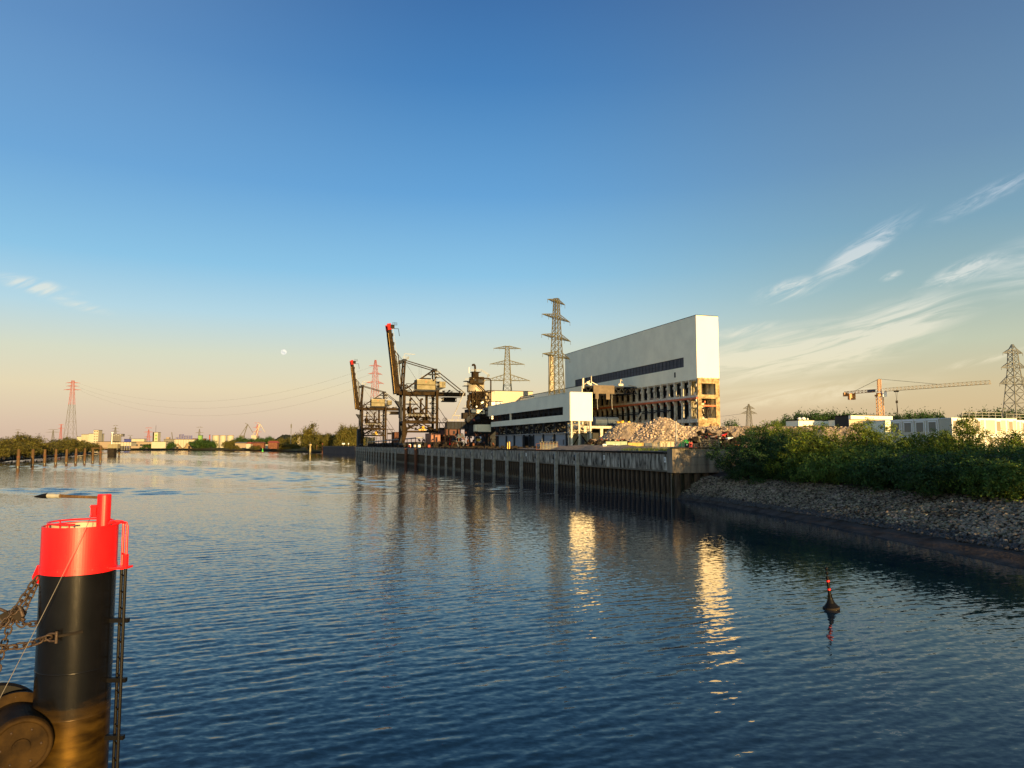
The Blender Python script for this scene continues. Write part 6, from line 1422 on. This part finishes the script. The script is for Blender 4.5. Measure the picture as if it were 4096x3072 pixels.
box_b(497,524,1757,1150,12,M['fblue'],'low blue roofed building left of the white container wall')
for i in range(3): box_b(526+i*17,542+i*17,1756,1150,10,M['fwhite'],f'{names_[i]} white stacked container block from the left beside the blue roof','container_stack','containers')
box_b(520,640,1768,1060,14,M['fpink'],'long low beige building with dark openings behind the far shore','low_building','building',wins=(7,1,'dark'))
box_b(606,660,1767,1045,10,M['fwhite'],'long white low wall strip under the cream tower','low_wall','wall')
o, w_, h = box_b(612,631,1730,1120,12,M['fwhite'],'cream office tower with stacked yellow green windows on the far bank','office_tower','tower building')
MB().box(-.1,w_*.25,-.3,-.02,0,h).build('dark_stair_strip', M['olive'], o)
for k in range(4): MB().box(w_*.45,w_*.9,-.3,-.02,h*(.12+.21*k),h*(.12+.21*k)+h*.13).build('window', M['fgreen'], o)
mb = MB(); mb.bar((w_*.5,1,h),(w_*.5,1,h+11),.3); mb.build('mast', M['olive'], o)
for px0, px1, pt, lab in ((640,690,1768,'largest beige stockpile cone left of the blue silo building'),(690,730,1774,'middle low beige stockpile mound under the blue silo building'),(734,768,1772,'right small beige stockpile mound by the far trees')):
    a = at((px0+px1)/2,pt,1090); w_ = at(px1,pt,1090).x-at(px0,pt,1090).x; v = thing('stockpile', (a.x,1090,2.8), 0, lab, 'stockpile'); mb = MB()
    mb.lathe([(w_/2,0),(w_*.3,(a.z-2.8)*.42),(w_*.08,(a.z-2.8)*.95),(.01,a.z-2.8)],18); mb.build('pile_body', M['sand'], v)
o, w_, h = box_b(698,776,1758,1150,20,M['fwhite'],'cream base building carrying the row of blue silos','silo_base_building','building')
for i in range(7): MB().box(w_*(i+.5)/8,w_*(i+.5)/8+.5,-.3,-.01,0,h).build('wall_rib', M['fpink'], o)
for i in range(10):
    px = 703+i*6.6; pt = 1737 if 2 <= i < 5 else (1749 if i < 2 else 1742)
    a = at(px,pt,1155); zb = hz(1758,1155)+.5; v = thing('blue_silo', (a.x,1158,zb), 0, f'{names_[i]} dark blue silo from the left on the cream base building', 'silo', 'blue silos')
    mb = MB(); mb.tube([(0,0,0),(0,0,a.z-zb)],1.15,8); mb.build('silo_body', M['fblue'], v); MB().box(-1.25,-1.05,-1.3,-.9,0,a.z-zb).build('ladder_strip', M['fwhite'], v)
a = at(685,1778,1300); v = thing('slim_grey_crane', (a.x,1300,3), 0, 'slim grey leaning crane boom left of the blue silos', 'crane'); mb = MB(); mb.bar((3,0,8),(0,0,hz(1729,1300)-3),1.0); mb.build('boom', M['lattdist'], v); MB().box(0,7,0,4,0,9).build('cab', M['fgrey'], v)
o, w_, h = box_b(655,697,1757,1250,14,M['fgrey'],'jumble of dark grey works buildings left of the blue silos','works_building','building')
MB().box(w_*.2,w_*.5,0,6,h+.5,h+3.5).build('roof_plant', M['fpink'], o)
o, w_, h = box_b(770,815,1755,1250,14,M['rust'],'brown works building right of the blue silos','works_building','building')
o, w_, h = box_b(793,806,1742,1240,8,M['fgreen'],'small yellow green plant building between the blue silos and white tanks')
for i, (a_, b_) in enumerate(((850,876),(879,904),(908,935))):
    c = at((a_+b_)/2,1743,1200); r_ = (at(b_,1778,1200).x-at(a_,1778,1200).x)/2; v = thing('white_storage_tank', (c.x,1200,3), 0, f'{["left","middle","right"][i]} of the three white storage tanks above the far trees', 'storage tank', 'white storage tanks')
    mb = MB(); mb.tube([(0,0,0),(0,0,c.z-3)],r_,20); mb.build('tank_shell', M['fwhite'], v); mb = MB(); mb.tube([(0,0,c.z-3),(0,0,c.z-2.2)],r_*1.02,20); mb.build('tank_rim', M['fpink'], v)
a = at(839,1741,1300); v = thing('brick_chimney', (a.x,1300,3), 0, 'thin red brick chimney left of the white storage tanks', 'chimney'); mb = MB(); mb.tube([(0,0,0),(0,0,a.z-3)],[1.4,1.0],8); mb.build('chimney_shaft', M['redfar'], v); mb = MB(); mb.tube([(0,0,a.z-3),(0,0,a.z-2)],1.2,8); mb.build('chimney_rim', M['olive'], v)
# dock cranes
def dock_crane(px, Y, s_, lab, m):
    a = at(px,1778,Y); v = thing('dock_crane', (a.x,Y,3), 0, lab, 'dock crane', 'dock cranes on the far bank')
    mb = MB()
    for x in (-6,6): mb.bar((x,0,0),(x*.5,0,16*s_),1.1)
    mb.box(-5,5,-3,3,15*s_,19*s_); mb.build('portal', m, v)
    MB().box(-7,3,-3,3,19*s_,24*s_).build('machine_house', m, v)
    mb = MB(); mb.bar((2,0,22*s_),(9*s_,0,46*s_),1.4); mb.bar((-5,0,24*s_),(7.5*s_,0,44*s_),.9); mb.build('jib', m, v)
    mb = MB(); mb.bar((9*s_,0,47*s_),(20*s_,0,30*s_),.9); mb.bar((9*s_,0,46*s_),(4*s_,0,49*s_),.9); mb.build('fly_jib', m, v)
dock_crane(970,1500,1.0,'left dark grey dock crane above the far trees',M['lattdist'])
dock_crane(1020,1450,.98,'white dock crane right of the dark grey one above the far trees',M['fwhite'])
a = at(1163,1778,1000); v = thing('radio_mast', (a.x,1000,3), 0, 'thin pointed radio mast rising over the far wooded shore', 'mast'); mb = MB(); mb.tube([(0,0,0),(0,0,hz(1710,1000)-3),(0,0,hz(1691,1000)-3)],[.6,.35,.1],6); mb.build('mast_pole', M['latticedk'], v); MB().box(-.7,.7,-.5,.5,hz(1712,1000)-3,hz(1697,1000)-3).build('aerials', M['lattdist'], v)
def gable(px0, px1, pyt, pye, Y, m, mr, label, zb=3.3, dep=12, name='far_house'):
    a = at(px0,pye,Y); b = at(px1,pye,Y); w_ = b.x-a.x; h = a.z-zb; t_ = hz(pyt,Y)-zb; o = thing(name, (a.x,Y,zb), .1, label, 'building')
    MB().box(0,w_,0,dep,0,h).build('wall', m, o); MB().add([(-1,-1,h),(w_+1,-1,h),(w_+1,dep+1,h),(-1,dep+1,h),(1,dep/2,t_),(w_-1,dep/2,t_)],[(0,1,5,4),(2,3,4,5),(3,0,4),(1,2,5),(0,3,2,1)]).build('roof', mr, o); return o
gable(1072,1108,1764,1771,930,M['rust'],M['redfar'],'house with broad red roof on the far shore left of the big tree')
gable(985,1002,1768,1775,1010,M['fwhite'],M['redfar'],'small white house with orange red roof by the far shore')
gable(1003,1054,1767,1773,1030,M['rust'],M['rust'],'long orange brown shed on the far shore')
box_b(1062,1093,1778,980,8,M['fwhite'],'low white waterside shed on the far shore','low_shed','shed')
gable(940,984,1768,1773,1080,M['fpink'],M['fgrey'],'long beige shed half hidden by shrubs on the far shore')
box_b(1190,1200,1745,1010,8,M['fwhite'],'tiny white house left of the big round tree')
# trees of the far bank
def ftr(lst, lab, grp, Y, zb=3, ws=(10,14), meshes=FT):
    for i, (px, py) in enumerate(sorted(lst)): far_tree(px, Y+rnd.uniform(-15,15), py, zb, rnd.uniform(*ws), i+int(px), ordw(i)+' '+lab.replace('tree ','tree from the left ',1).replace('shrub ','shrub from the left ',1), meshes, grp)
ftr([(x, 1757+rnd.uniform(-4,5)+(10 if x<785 else 0)) for x in range(770,852,9)], 'dark tree in the clump left of the white tanks', 'trees left of the white tanks', 1130, 3, (11,15), FD)
ftr([(x, 1768+rnd.uniform(-3,5)) for x in range(640,700,12)]+[(600,1774),(575,1778),(585,1775),(612,1778)], 'low shrub along the far shore before the stockpiles', 'shrubs before the stockpiles', 1068, 2.5, (8,12), FD)
ftr([(x, 1762+rnd.uniform(-4,4)) for x in range(904,952,10)], 'leafy tree below the right white tank', 'trees below the white tanks', 1100, 3, (10,13))
ftr([(x, 1747+rnd.uniform(-5,8)) for x in range(948,1100,8)], 'dark tree in the far belt under the dock cranes', 'tree belt under the dock cranes', 1180, 3, (10,14), FD)
ftr([(x, 1752+rnd.uniform(-6,6)) for x in range(1092,1200,9)], 'tree on the far wooded shore under the radio mast', 'trees under the radio mast', 1040, 3, (10,14))
ftr([(x, 1773+rnd.uniform(-4,4)) for x in range(1094,1200,11)]+[(1015,1782),(1030,1781),(945,1780),(925,1776)], 'low shrub at the far waterline', 'shrubs at the far waterline', 950, 2, (8,10))
big = far_tree(1234, 860, 1692, 3, 21, 3, 'big round tree standing alone on the far shore right of the radio mast', FT, None)
for k, (dx, s_, z_) in enumerate(((-6,.7,0),(6,.7,2),(0,.75,9))): inst('crown', FT[(k+1)%5], big, (dx,0,z_), (0,0,k*2), (1.5*s_,1.5*s_,1.5*s_))
ftr([(x, 1737+rnd.uniform(-8,9)) for x in range(1268,1366,10)], 'leafy tree between the big round tree and the dark dock wall', 'trees behind the dark dock wall', 840, 3, (9,13))
ftr([(x, 1706+rnd.uniform(-6,8)) for x in range(1368,1428,9)]+[(1362,1740),(1380,1735),(1400,1730),(1420,1728)], 'tall tree behind the dark dock wall beside the cranes', 'tall trees beside the cranes', 800, 3, (13,16))
# wooded hill ridge on the horizon
mb = MB(); hv = []; n_ = 160
for j in range(7):
    for i in range(n_+1):
        px = 1040+(1500-1040)*i/n_; Y = 2300+j*60; e = [0,.5,.8,1,.9,.5,0][j]; base_ = hsm(i/n_,0,.22)*(1-.2*hsm(i/n_,.5,1)); h = 3+38*base_*e+(3.5*noise.noise(Vector((i*.35,j*.8,0)))+2.2*noise.noise(Vector((i*1.3,j*2.1,5))))*e
        hv.append((at(px,1778,Y).x, Y, h))
mb.add(hv,[(j*(n_+1)+i,j*(n_+1)+i+1,(j+1)*(n_+1)+i+1,(j+1)*(n_+1)+i) for j in range(6) for i in range(n_)])
mb.build('wooded_hill', M['farhill'] if 'farhill' in M else mat('far_wooded_hill',(.030,.036,.022),1.0,spec=.02,scale=.05,bump=2,col2=(.052,.055,.032),bscale=.12), label='long dark wooded hill on the horizon', kind='structure')
# dark dock wall with lamps, beacon and posts
a = at(1290,1810,777); b = at(1420,1816,660); dv = (Vector(b.xy)-Vector(a.xy)); dw = thing('dock_wall', (a.x,a.y,0), math.atan2(dv.y,dv.x), 'low dark brown dock wall across the side basin beyond the quay end', 'dock wall')
ln = dv.length; npn = 9
for i in range(npn): MB().box(ln*i/npn+.1,ln*(i+1)/npn-.1,0,1,-2,6.6).build('wall_panel', mat('dark_brown_dock_wall',(.06,.04,.035),.8,var=.3,scale=.1), dw)
MB().box(0,ln,-.2,1.5,6.6,7.0).build('coping', M['fpink'], dw)
for i, px in enumerate((1374,1394)):
    q_ = at(px,1778,720); v = thing('dock_lamp', (q_.x,720,6.9), 0, ['white dock sign on a post above the dark dock wall, left one','white dock sign on a post above the dark dock wall, right one'][i], 'sign post'); MB().bar((0,0,0),(0,0,3.0),.25).build('post', M['fpink'], v); MB().box(-1.4 if i==0 else -.5,1.4 if i==0 else .5,-.2,0,1.8,3.2).build('sign_plate', M['white'], v)
Y = CAM_H*2960/(1816-1778); q_ = at(1241,1776,Y); v = thing('beacon_post', (q_.x,Y,0), 0, 'sunlit cream beacon post with dark lantern standing in the river', 'beacon'); M['lit'] = mat('cream_beacon_paint',(.55,.42,.18),.5,var=.1)
mb = MB(); mb.tube([(0,0,-2),(0,0,q_.z-1.5)],.85,12); mb.build('beacon_shaft', M['lit'], v); mb = MB(); mb.tube([(0,0,q_.z-1.5),(0,0,q_.z)],1.3,12); mb.build('gallery', M['lit'], v); mb = MB(); mb.tube([(0,0,q_.z),(0,0,q_.z+1.2),(0,0,q_.z+1.5)],[.6,.6,.2],10); mb.build('lantern', M['dark'], v)
for i, (px, pt, pw, mk, lab) in enumerate(((1267,1779,1809,'wood','brown timber post right of the sunlit beacon'),(1257,1780,1807,'fgrey','thin grey post between the beacon and the brown timber post'),(1290,1776,1812,'rust','red topped post at the left end of the dark dock wall'))):
    Y = CAM_H*2960/(pw-1778); q_ = at(px,pt,Y); v = thing('river_post', (q_.x,Y,0), 0, lab, 'post'); mb = MB(); mb.tube([(0,0,-2),(0,0,q_.z)],[.5,.45] if i!=1 else [.25,.2],8); mb.build('post_shaft', M[mk], v); mb = MB(); mb.tube([(0,0,q_.z),(0,0,q_.z+.6)],.55 if i!=1 else .3,8); mb.build('post_cap', M['olive' if i!=2 else 'redfar'], v)
q_ = at(1051,1778,930); v = thing('green_buoy', (q_.x,930,0), 0, 'small green conical channel buoy before the far shore', 'buoy'); mb = MB(); mb.lathe([(.01,-.4),(1.3,-.3),(1.3,.6),(.5,1.2),(.35,3.6),(.01,3.8)],12); mb.build('buoy_body', M['green'], v); mb = MB(); mb.tube([(0,0,3.7),(0,0,4.5)],[.35,.15],8); mb.build('lantern', M['lit'], v)
for i, px in enumerate((710,757)):
    q_ = at(px,1787,1010); v = thing('river_dolphin', (q_.x,1010,0), 0, f'{["left","right"][i]} dark mooring dolphin before the stockpiles', 'mooring dolphin', 'dark dolphins before the stockpiles'); mb = MB(); mb.tube([(0,0,-2),(0,0,q_.z)],1.3,10); mb.build('dolphin_shaft', M['olive'], v); mb = MB(); mb.tube([(0,0,q_.z),(0,0,q_.z+1)],1.35,10); mb.build('dolphin_cap', M['fwhite'] if i==0 else M['olive'], v)
# ============================================================ MOON
q_ = at(1135,1408,9000); m = bpy.data.materials.new('moon_surface'); m.use_nodes = True; n = m.node_tree.nodes; l = m.node_tree.links; n.clear()
o_ = n.new('ShaderNodeOutputMaterial'); em = n.new('ShaderNodeEmission'); nz = n.new('ShaderNodeTexNoise'); nz.inputs['Scale'].default_value = .045; nz.inputs['Detail'].default_value = 3; t2 = n.new('ShaderNodeTexCoord'); l.new(t2.outputs['Object'], nz.inputs['Vector'])
cr = n.new('ShaderNodeValToRGB'); cr.color_ramp.elements[0].position = .42; cr.color_ramp.elements[1].position = .58; cr.color_ramp.elements[0].color = lin((205,206,200)); cr.color_ramp.elements[1].color = lin((240,234,216)); l.new(nz.outputs[0], cr.inputs[0]); l.new(cr.outputs[0], em.inputs[0]); em.inputs[1].default_value = 1.25*2**-EXPO; l.new(em.outputs[0], o_.inputs[0])
mb = MB(); mb.ball((0,0,0),34,32,20); mo = mb.build('moon', m, None, 'pale nearly full moon low in the evening sky', 'moon', loc=q_, smooth=True)
# ============================================================ FOREGROUND MOORING PILE
Yp = 13.0; c = at(317,2250,Yp); PX_, PR = c.x, .578
mp = thing('mooring_pile', (PX_,Yp,0), 0, 'thick black steel mooring pile with bright red hollow collar in the foreground', 'mooring pile')
def z_(py, Y=Yp): return hz(py, Y)
ztop, zred = z_(2098), z_(2300, Yp-PR)
m = mat('gloss_black_pile', (.004,.004,.005), .32, var=.3, scale=3, bump=.0006, spec=.25)
# below about z=4.3 the coating turns to brown rust, its yellow painting a sun patch
t = m.node_tree; n = t.nodes; l = t.links; b = n['Principled BSDF']; src = b.inputs['Base Color'].links[0].from_socket
tc = n.new('ShaderNodeTexCoord'); sp = n.new('ShaderNodeSeparateXYZ'); l.new(tc.outputs['Object'], sp.inputs[0]); nz = n.new('ShaderNodeTexNoise'); nz.inputs['Scale'].default_value = 2.2; nz.inputs['Detail'].default_value = 8
mpn = n.new('ShaderNodeMapping'); mpn.inputs['Scale'].default_value = (1,1,3.2); l.new(tc.outputs['Object'], mpn.inputs[0]); l.new(mpn.outputs[0], nz.inputs['Vector'])
ad = n.new('ShaderNodeMath'); ad.operation = 'MULTIPLY_ADD'; l.new(nz.outputs[0], ad.inputs[0]); ad.inputs[1].default_value = .9; l.new(sp.outputs[2], ad.inputs[2])
mr = n.new('ShaderNodeMapRange'); mr.interpolation_type = 'SMOOTHSTEP'; l.new(ad.outputs[0], mr.inputs[0]); mr.inputs[1].default_value = 4.95; mr.inputs[2].default_value = 4.35
cr = n.new('ShaderNodeValToRGB'); cr.color_ramp.elements[0].color = (.028,.016,.006,1); cr.color_ramp.elements[1].color = (.15,.085,.014,1); cr.color_ramp.elements[0].position = .3; cr.color_ramp.elements[1].position = .75; l.new(nz.outputs[0], cr.inputs[0])
mx = n.new('ShaderNodeMix'); mx.data_type = 'RGBA'; l.new(mr.outputs[0], mx.inputs[0]); l.new(src, mx.inputs[6]); l.new(cr.outputs[0], mx.inputs[7]); l.new(mx.outputs[2], b.inputs['Base Color'])
mr2 = n.new('ShaderNodeMapRange'); l.new(mr.outputs[0], mr2.inputs[0]); mr2.inputs[3].default_value = .24; mr2.inputs[4].default_value = .34; l.new(mr2.outputs[0], b.inputs['Roughness'])
mr3 = n.new('ShaderNodeMath'); mr3.operation = 'MULTIPLY'; l.new(mr.outputs[0], mr3.inputs[0]); mr3.inputs[1].default_value = .75; l.new(mr3.outputs[0], b.inputs['Metallic'])
mb = MB(); mb.lathe([(PR,-3),(PR,zred-.001)],72); mb.build('pile_shaft', m, mp, smooth=True)
for z in (z_(2660), z_(2840)):
    mb = MB(); mb.lathe([(PR+.001,z-.012),(PR+.006,z-.006),(PR+.006,z+.006),(PR+.001,z+.012)],72); mb.build('weld_seam', m, mp, smooth=True)
MR = mat('gloss_red_collar', (.62,.006,.010), .38, var=.12, col2=(.80,.012,.014), stretch=(2,2,.6), scale=2.6, bump=.0006)
mb = MB(); mb.lathe([(PR+.006,zred),(PR+.006,ztop),(PR-.02,ztop),(PR-.02,zred)],96,closed=True)
o = mb.build('red_collar', MR, mp)
o.data.polygons.foreach_set('use_smooth', [False]*len(o.data.polygons))
mb = MB(); mb.lathe([(PR+.006,zred-.02),(PR+.014,zred-.02),(PR+.014,zred+.09),(PR+.006,zred+.09)],96,closed=True); mb.build('collar_band', MR, mp)
mb = MB(); mb.lathe([(PR-.024,zred+.2),(PR-.024,ztop-.02)],72); mb.build('inner_lining', M['tank'], mp, smooth=True)
mb = MB(); mb.lathe([(.001,zred+.25),(PR-.03,zred+.25)],48); mb.build('inner_deck', M['tank'], mp)
mb = MB()
for k in range(14):
    a = k*math.pi*2/14+.2
    mb.ball(((PR+.006)*math.cos(a),(PR+.006)*math.sin(a),zred+.05),.014,8,5)
for z in (.36,.62,.85): mb.ball(((PR+.006)*math.sin(.18),-(PR+.006)*math.cos(.18),zred+z*.9),.012,8,5)
mb.build('bolts', MR, mp)
mb = MB()   # thin inner top rail
pts = [((PR-.08)*math.cos(a),(PR-.08)*math.sin(a),ztop+.05) for a in [i*math.pi/18 for i in range(0,30)]]
mb.tube(pts,.016,6)
for i in (2,9,16,22,28): mb.tube([pts[i],(pts[i][0],pts[i][1],ztop-.15)],.014,6)
mb.build('inner_rail', MR, mp)
# little post on the rim with its arm
pc = at(413,2098,Yp+.30); lx, ly = pc.x-PX_, .30
zpt = z_(1976,Yp+.3)
mb = MB(); mb.lathe([(.001,ztop-.5),(.112,ztop-.5),(.112,zpt-.02),(.105,zpt),(.001,zpt)],28,(lx,ly,0)); o = mb.build('short_red_post', MR, mp, smooth=False)
mb = MB(); mb.obox((lx-.15,ly-.02,zpt-.30),(.10,.10,.22)); mb.build('post_bracket', MR, mp)
for z in (-.22,-.38): MB().box(lx-.2,lx-.02,ly-.10,ly+.10,zpt+z-.008,zpt+z+.008).build('bracket_plate', MR, mp)
a_, b_ = Vector((lx-.10,ly,z_(1990,Yp+.3))), at(240,1984,Yp+.3)-Vector((PX_,Yp,0)); c_2 = at(190,1983,Yp+.3)-Vector((PX_,Yp,0)); d_ = at(137,1987,Yp+.3)-Vector((PX_,Yp,0))
mb = MB(); mb.tube([a_,b_],[.022,.030],10); mb.build('swing_arm', M['wood'], mp)
mb = MB(); mb.tube([b_,b_.lerp(c_2,.3),b_.lerp(c_2,.6),c_2],[.045,.038,.046,.042],10); mb.build('arm_wrapping', M['galv'], mp)
mb = MB(); mb.tube([c_2,c_2.lerp(d_,.4),d_],[.05,.04,.008],8); mb.build('arm_tail', MATS['matt_black_plastic'], mp)
# ladder with red top loops
lx0, lx1 = .68, .86; dxl = .02
zl = zred+.03
lad = []
for i, x in enumerate((lx0, lx1)):
    mb = MB(); mb.tube([(x,.12 if i==0 else -.1,-3),(x,.12 if i==0 else -.1,zl)],.028,8); mb.build('ladder_rail', MATS['matt_black_plastic'], mp)
    mb = MB(); mb.tube([(x,.12 if i==0 else -.1,zl),(x,.12 if i==0 else -.1,ztop-.02),(x-.02,.12 if i==0 else -.1,ztop+.04),(x-.12,.1 if i==0 else -.08,ztop+.05),(x-.26,.1 if i==0 else -.06,ztop+.0)],.022,8); mb.build('ladder_handle', MR, mp)
k = int((zl+.5)/.28)
for i in range(k):
    z = zl-.14-.28*i; mb = MB(); mb.tube([(lx0,.12,z),(lx1,-.1,z)],.014,6); mb.build('rung', MATS['matt_black_plastic'], mp)
mb = MB(); mb.tube([(lx0,.12,zl+.22),(lx1,-.1,zl+.22)],.02,6); mb.box(lx0-.1,lx1+.005,-.12,.14,zl-.015,zl+.02); mb.box(lx1-.03,lx1+.03,-.13,-.07,zl,zl+.24); mb.build('ladder_bracket', MR, mp)
for z in (zl-.9,zl-1.9,zl-2.85,zl-3.8): MB().box(PR-.05,lx1+.03,-.02,.06,z-.035,z+.035).build('stand_off', MATS['matt_black_plastic'], mp)
# bracket for the chain at the collar's foot
br = at(148,2312,Yp-.15)-Vector((PX_,Yp,0))
mb = MB(); mb.add([(-PR+.02,-.2,zred+.10),(-PR-.02,-.2,zred+.10),(br.x-.08,-.16,br.z+.02),(br.x-.06,-.16,br.z-.10),(-PR+.02,-.2,br.z-.08),(-PR+.02,-.14,zred+.10),(-PR-.02,-.14,zred+.10),(br.x-.08,-.10,br.z+.02),(br.x-.06,-.10,br.z-.10),(-PR+.02,-.14,br.z-.08)],[(0,1,2,3,4),(9,8,7,6,5),(0,5,6,1),(1,6,7,2),(2,7,8,3),(3,8,9,4),(4,9,5,0)]); mb.build('chain_lug', MR, mp)
# wire stay
w0 = Vector((PX_+lx-.15,Yp+ly-.1,zpt-.32)); w1 = at(-20,2830,11.2); wr = at(350,2098,Yp-.66)
mb = MB(); pts = [w0, w0.lerp(wr,.5)]+[wr.lerp(w1,i/14)-Vector((0,0,.03*math.sin(math.pi*i/14))) for i in range(15)]; mb.tube(pts,.005,6); mb.build('wire_rope', mat('dull_wire',(.12,.11,.10),.6), None, 'thin wire rope running down from the small red post across the black pile', 'wire rope')
# chains
lk = MB()
def link_mesh(L=.155, Wd=.095, r=.016):
    mb = MB(); pts = []; h = L/2-Wd/2
    for k in range(9): a = -math.pi/2+math.pi*k/8; pts.append((h+Wd/2*math.cos(a), Wd/2*math.sin(a), 0))
    for k in range(9): a = math.pi/2+math.pi*k/8; pts.append((-h+Wd/2*math.cos(a), Wd/2*math.sin(a), 0))
    n = 7; P_ = [Vector(p) for p in pts]; vs = []; K = len(P_)
    for i, p in enumerate(P_):
        d = (P_[(i+1)%K]-P_[i-1]).normalized(); b = Vector((0,0,1)); a = d.cross(b)
        vs += [p+(a*math.cos(t)+b*math.sin(t))*r for t in [2*math.pi*j/n for j in range(n)]]
    mb.add(vs,[(i*n+j,i*n+(j+1)%n,((i+1)%K)*n+(j+1)%n,((i+1)%K)*n+j) for i in range(K) for j in range(n)])
    return mb.mesh('link', M['chain'], True)
LK = link_mesh()
def chain(label, pts, sag=0, s_=1.0, tw=0):
    o = thing('chain', pts[0], 0, label, 'chain'); pts = [Vector(p) for p in pts]; step = .118*s_; poss = []; i = 0; carry = 0
    for a, b in zip(pts, pts[1:]):
        L_ = (b-a).length; d = carry
        while d < L_: poss.append((a+(b-a)*(d/L_), (b-a).normalized())); d += step
        carry = d-L_
    for k, (p, d) in enumerate(poss):
        f = k/max(1,len(poss)-1); p = p-Vector((0,0,sag*4*f*(1-f)))
        q_ = d.to_track_quat('X','Z') @ __import__('mathutils').Quaternion((1,0,0), math.pi/2*(k%2)+.5+tw)
        e = q_.to_euler(); inst('link', LK, o, p-pts[0], e, (s_,)*3)
    return o
Yc_ = 12.75
chain('rusty main chain running from the pile lug down to the left edge', [at(143,2318,Yc_), at(60,2440,Yc_-.1), at(-40,2560,Yc_-.3)], 0, .95)
chain('second rusty chain hanging close behind the main one', [at(148,2330,Yc_+.1), at(100,2430,Yc_), at(40,2500,Yc_-.1), at(8,2600,Yc_-.1), at(-10,2680,Yc_-.1)], 0, .9, .6)
chain('short level chain tying the chain cluster to the black pile', [at(158,2494,Yc_), at(85,2497,Yc_), at(45,2470,Yc_)], .0, .9)
chain('lower chain running left from the shackle on the black pile', [at(185,2552,12.35), at(110,2580,12.3), at(20,2592,12.2), at(-40,2588,12.1)], 0, 1.1, .3)
v = thing('bow_shackle', at(205,2548,12.33), 0, 'grey green bow shackle on the face of the black pile', 'shackle')
mb = MB(); mb.tube([(.09,0,.055),(-.02,0,.055),(-.09,0,.02),(-.09,0,-.03),(-.02,0,-.065),(.09,0,-.065)],.018,8); mb.build('bow', M['chain'], v); mb = MB(); mb.tube([(.085,0,-.10),(.085,0,.09)],.024,8); mb.build('pin', M['chain'], v)
v = thing('mooring_strap', at(222,2545,12.38), 0, 'dark strap lying across the black pile right of the shackle', 'strap')
mb = MB(); pts = []
for i in range(10):
    w_ = at(228+i*9,2546-i*1.2,12.4)
    ang = math.asin(max(-.99,min(.99,(w_.x-PX_)/PR))); pts.append((PX_+(PR+.012)*math.sin(ang)-v.location.x, Yp-(PR+.012)*math.cos(ang)-v.location.y, w_.z-v.location.z))
mb.tube(pts,.024,6); mb.build('strap_band', M['olive'], v)
v = thing('chain_clamp', at(60,2462,Yc_-.05), 0, 'dark steel chain clamp joining the chains left of the pile', 'clamp')
mb = MB(); mb.obox((.05,0,.02),(.16,.10,.12),(0,.4,0)); mb.obox((-.12,0,-.02),(.14,.10,.14),(0,-.5,0)); mb.build('clamp_block', M['olive'], v)
mb = MB(); mb.tube([(-.22,-.02,.10),(.16,-.02,-.06)],.022,8); mb.tube([(-.20,-.04,-.02),(-.08,-.04,-.16)],.02,8); mb.tube([(.10,-.06,.14),(.16,-.06,.0)],.025,8); mb.build('clamp_bolts', M['chain'], v)
v.scale = (1.15,1.15,1.15)
# drum fender
cF = at(82,2985,12.0); fd = thing('drum_fender', cF, 0, 'big dark rubber drum fender at the bottom left corner beside the pile', 'fender')
fd.scale = (.90,.90,.90); ax = Vector((.62,-.78,.05)).normalized(); rot = ax.to_track_quat('Z','Y').to_euler(); fd.rotation_euler = rot
MF = mat('brown_stained_fender', (.010,.006,.003), .7, spec=.06, scale=2.4, bump=.003, col2=(.045,.026,.008), thr=(.35,.75), detail=8)
mb = MB(); mb.lathe([(.001,-1.3),(.62,-1.3),(.66,-1.25),(.66,-1.17),(.50,-1.12),(.50,.0),(.48,.06),(.001,.06)],48); mb.build('drum_body', MF, fd, smooth=False)
mb = MB(); mb.lathe([(.40,.06),(.42,.10),(.46,.10),(.48,.06)],48); mb.build('end_ring', MF, fd, smooth=True)
mb = MB(); mb.lathe([(.001,.0),(.14,.0),(.14,.10),(.001,.10)],24); mb.build('axle_cap', MF, fd)
mb = MB()
for k in range(8): a = k*math.pi/4; mb.ball((.58*math.cos(a),.58*math.sin(a),-1.165),.022,8,5)
for k in range(6): a = k*math.pi/3; mb.ball((.3*math.cos(a),.3*math.sin(a),.065),.022,8,5)
mb.build('bolt_heads', M['chain'], fd)
v = thing('drum_fender', at(-30,2920,12.9), 0, 'dark rear fender flange rising behind the front drum', 'fender'); v.rotation_euler = rot
mb = MB(); mb.lathe([(.001,-.06),(.72,-.06),(.76,0),(.72,.06),(.001,.06)],48); mb.build('flange_disc', MATS['matt_black_plastic'], v)
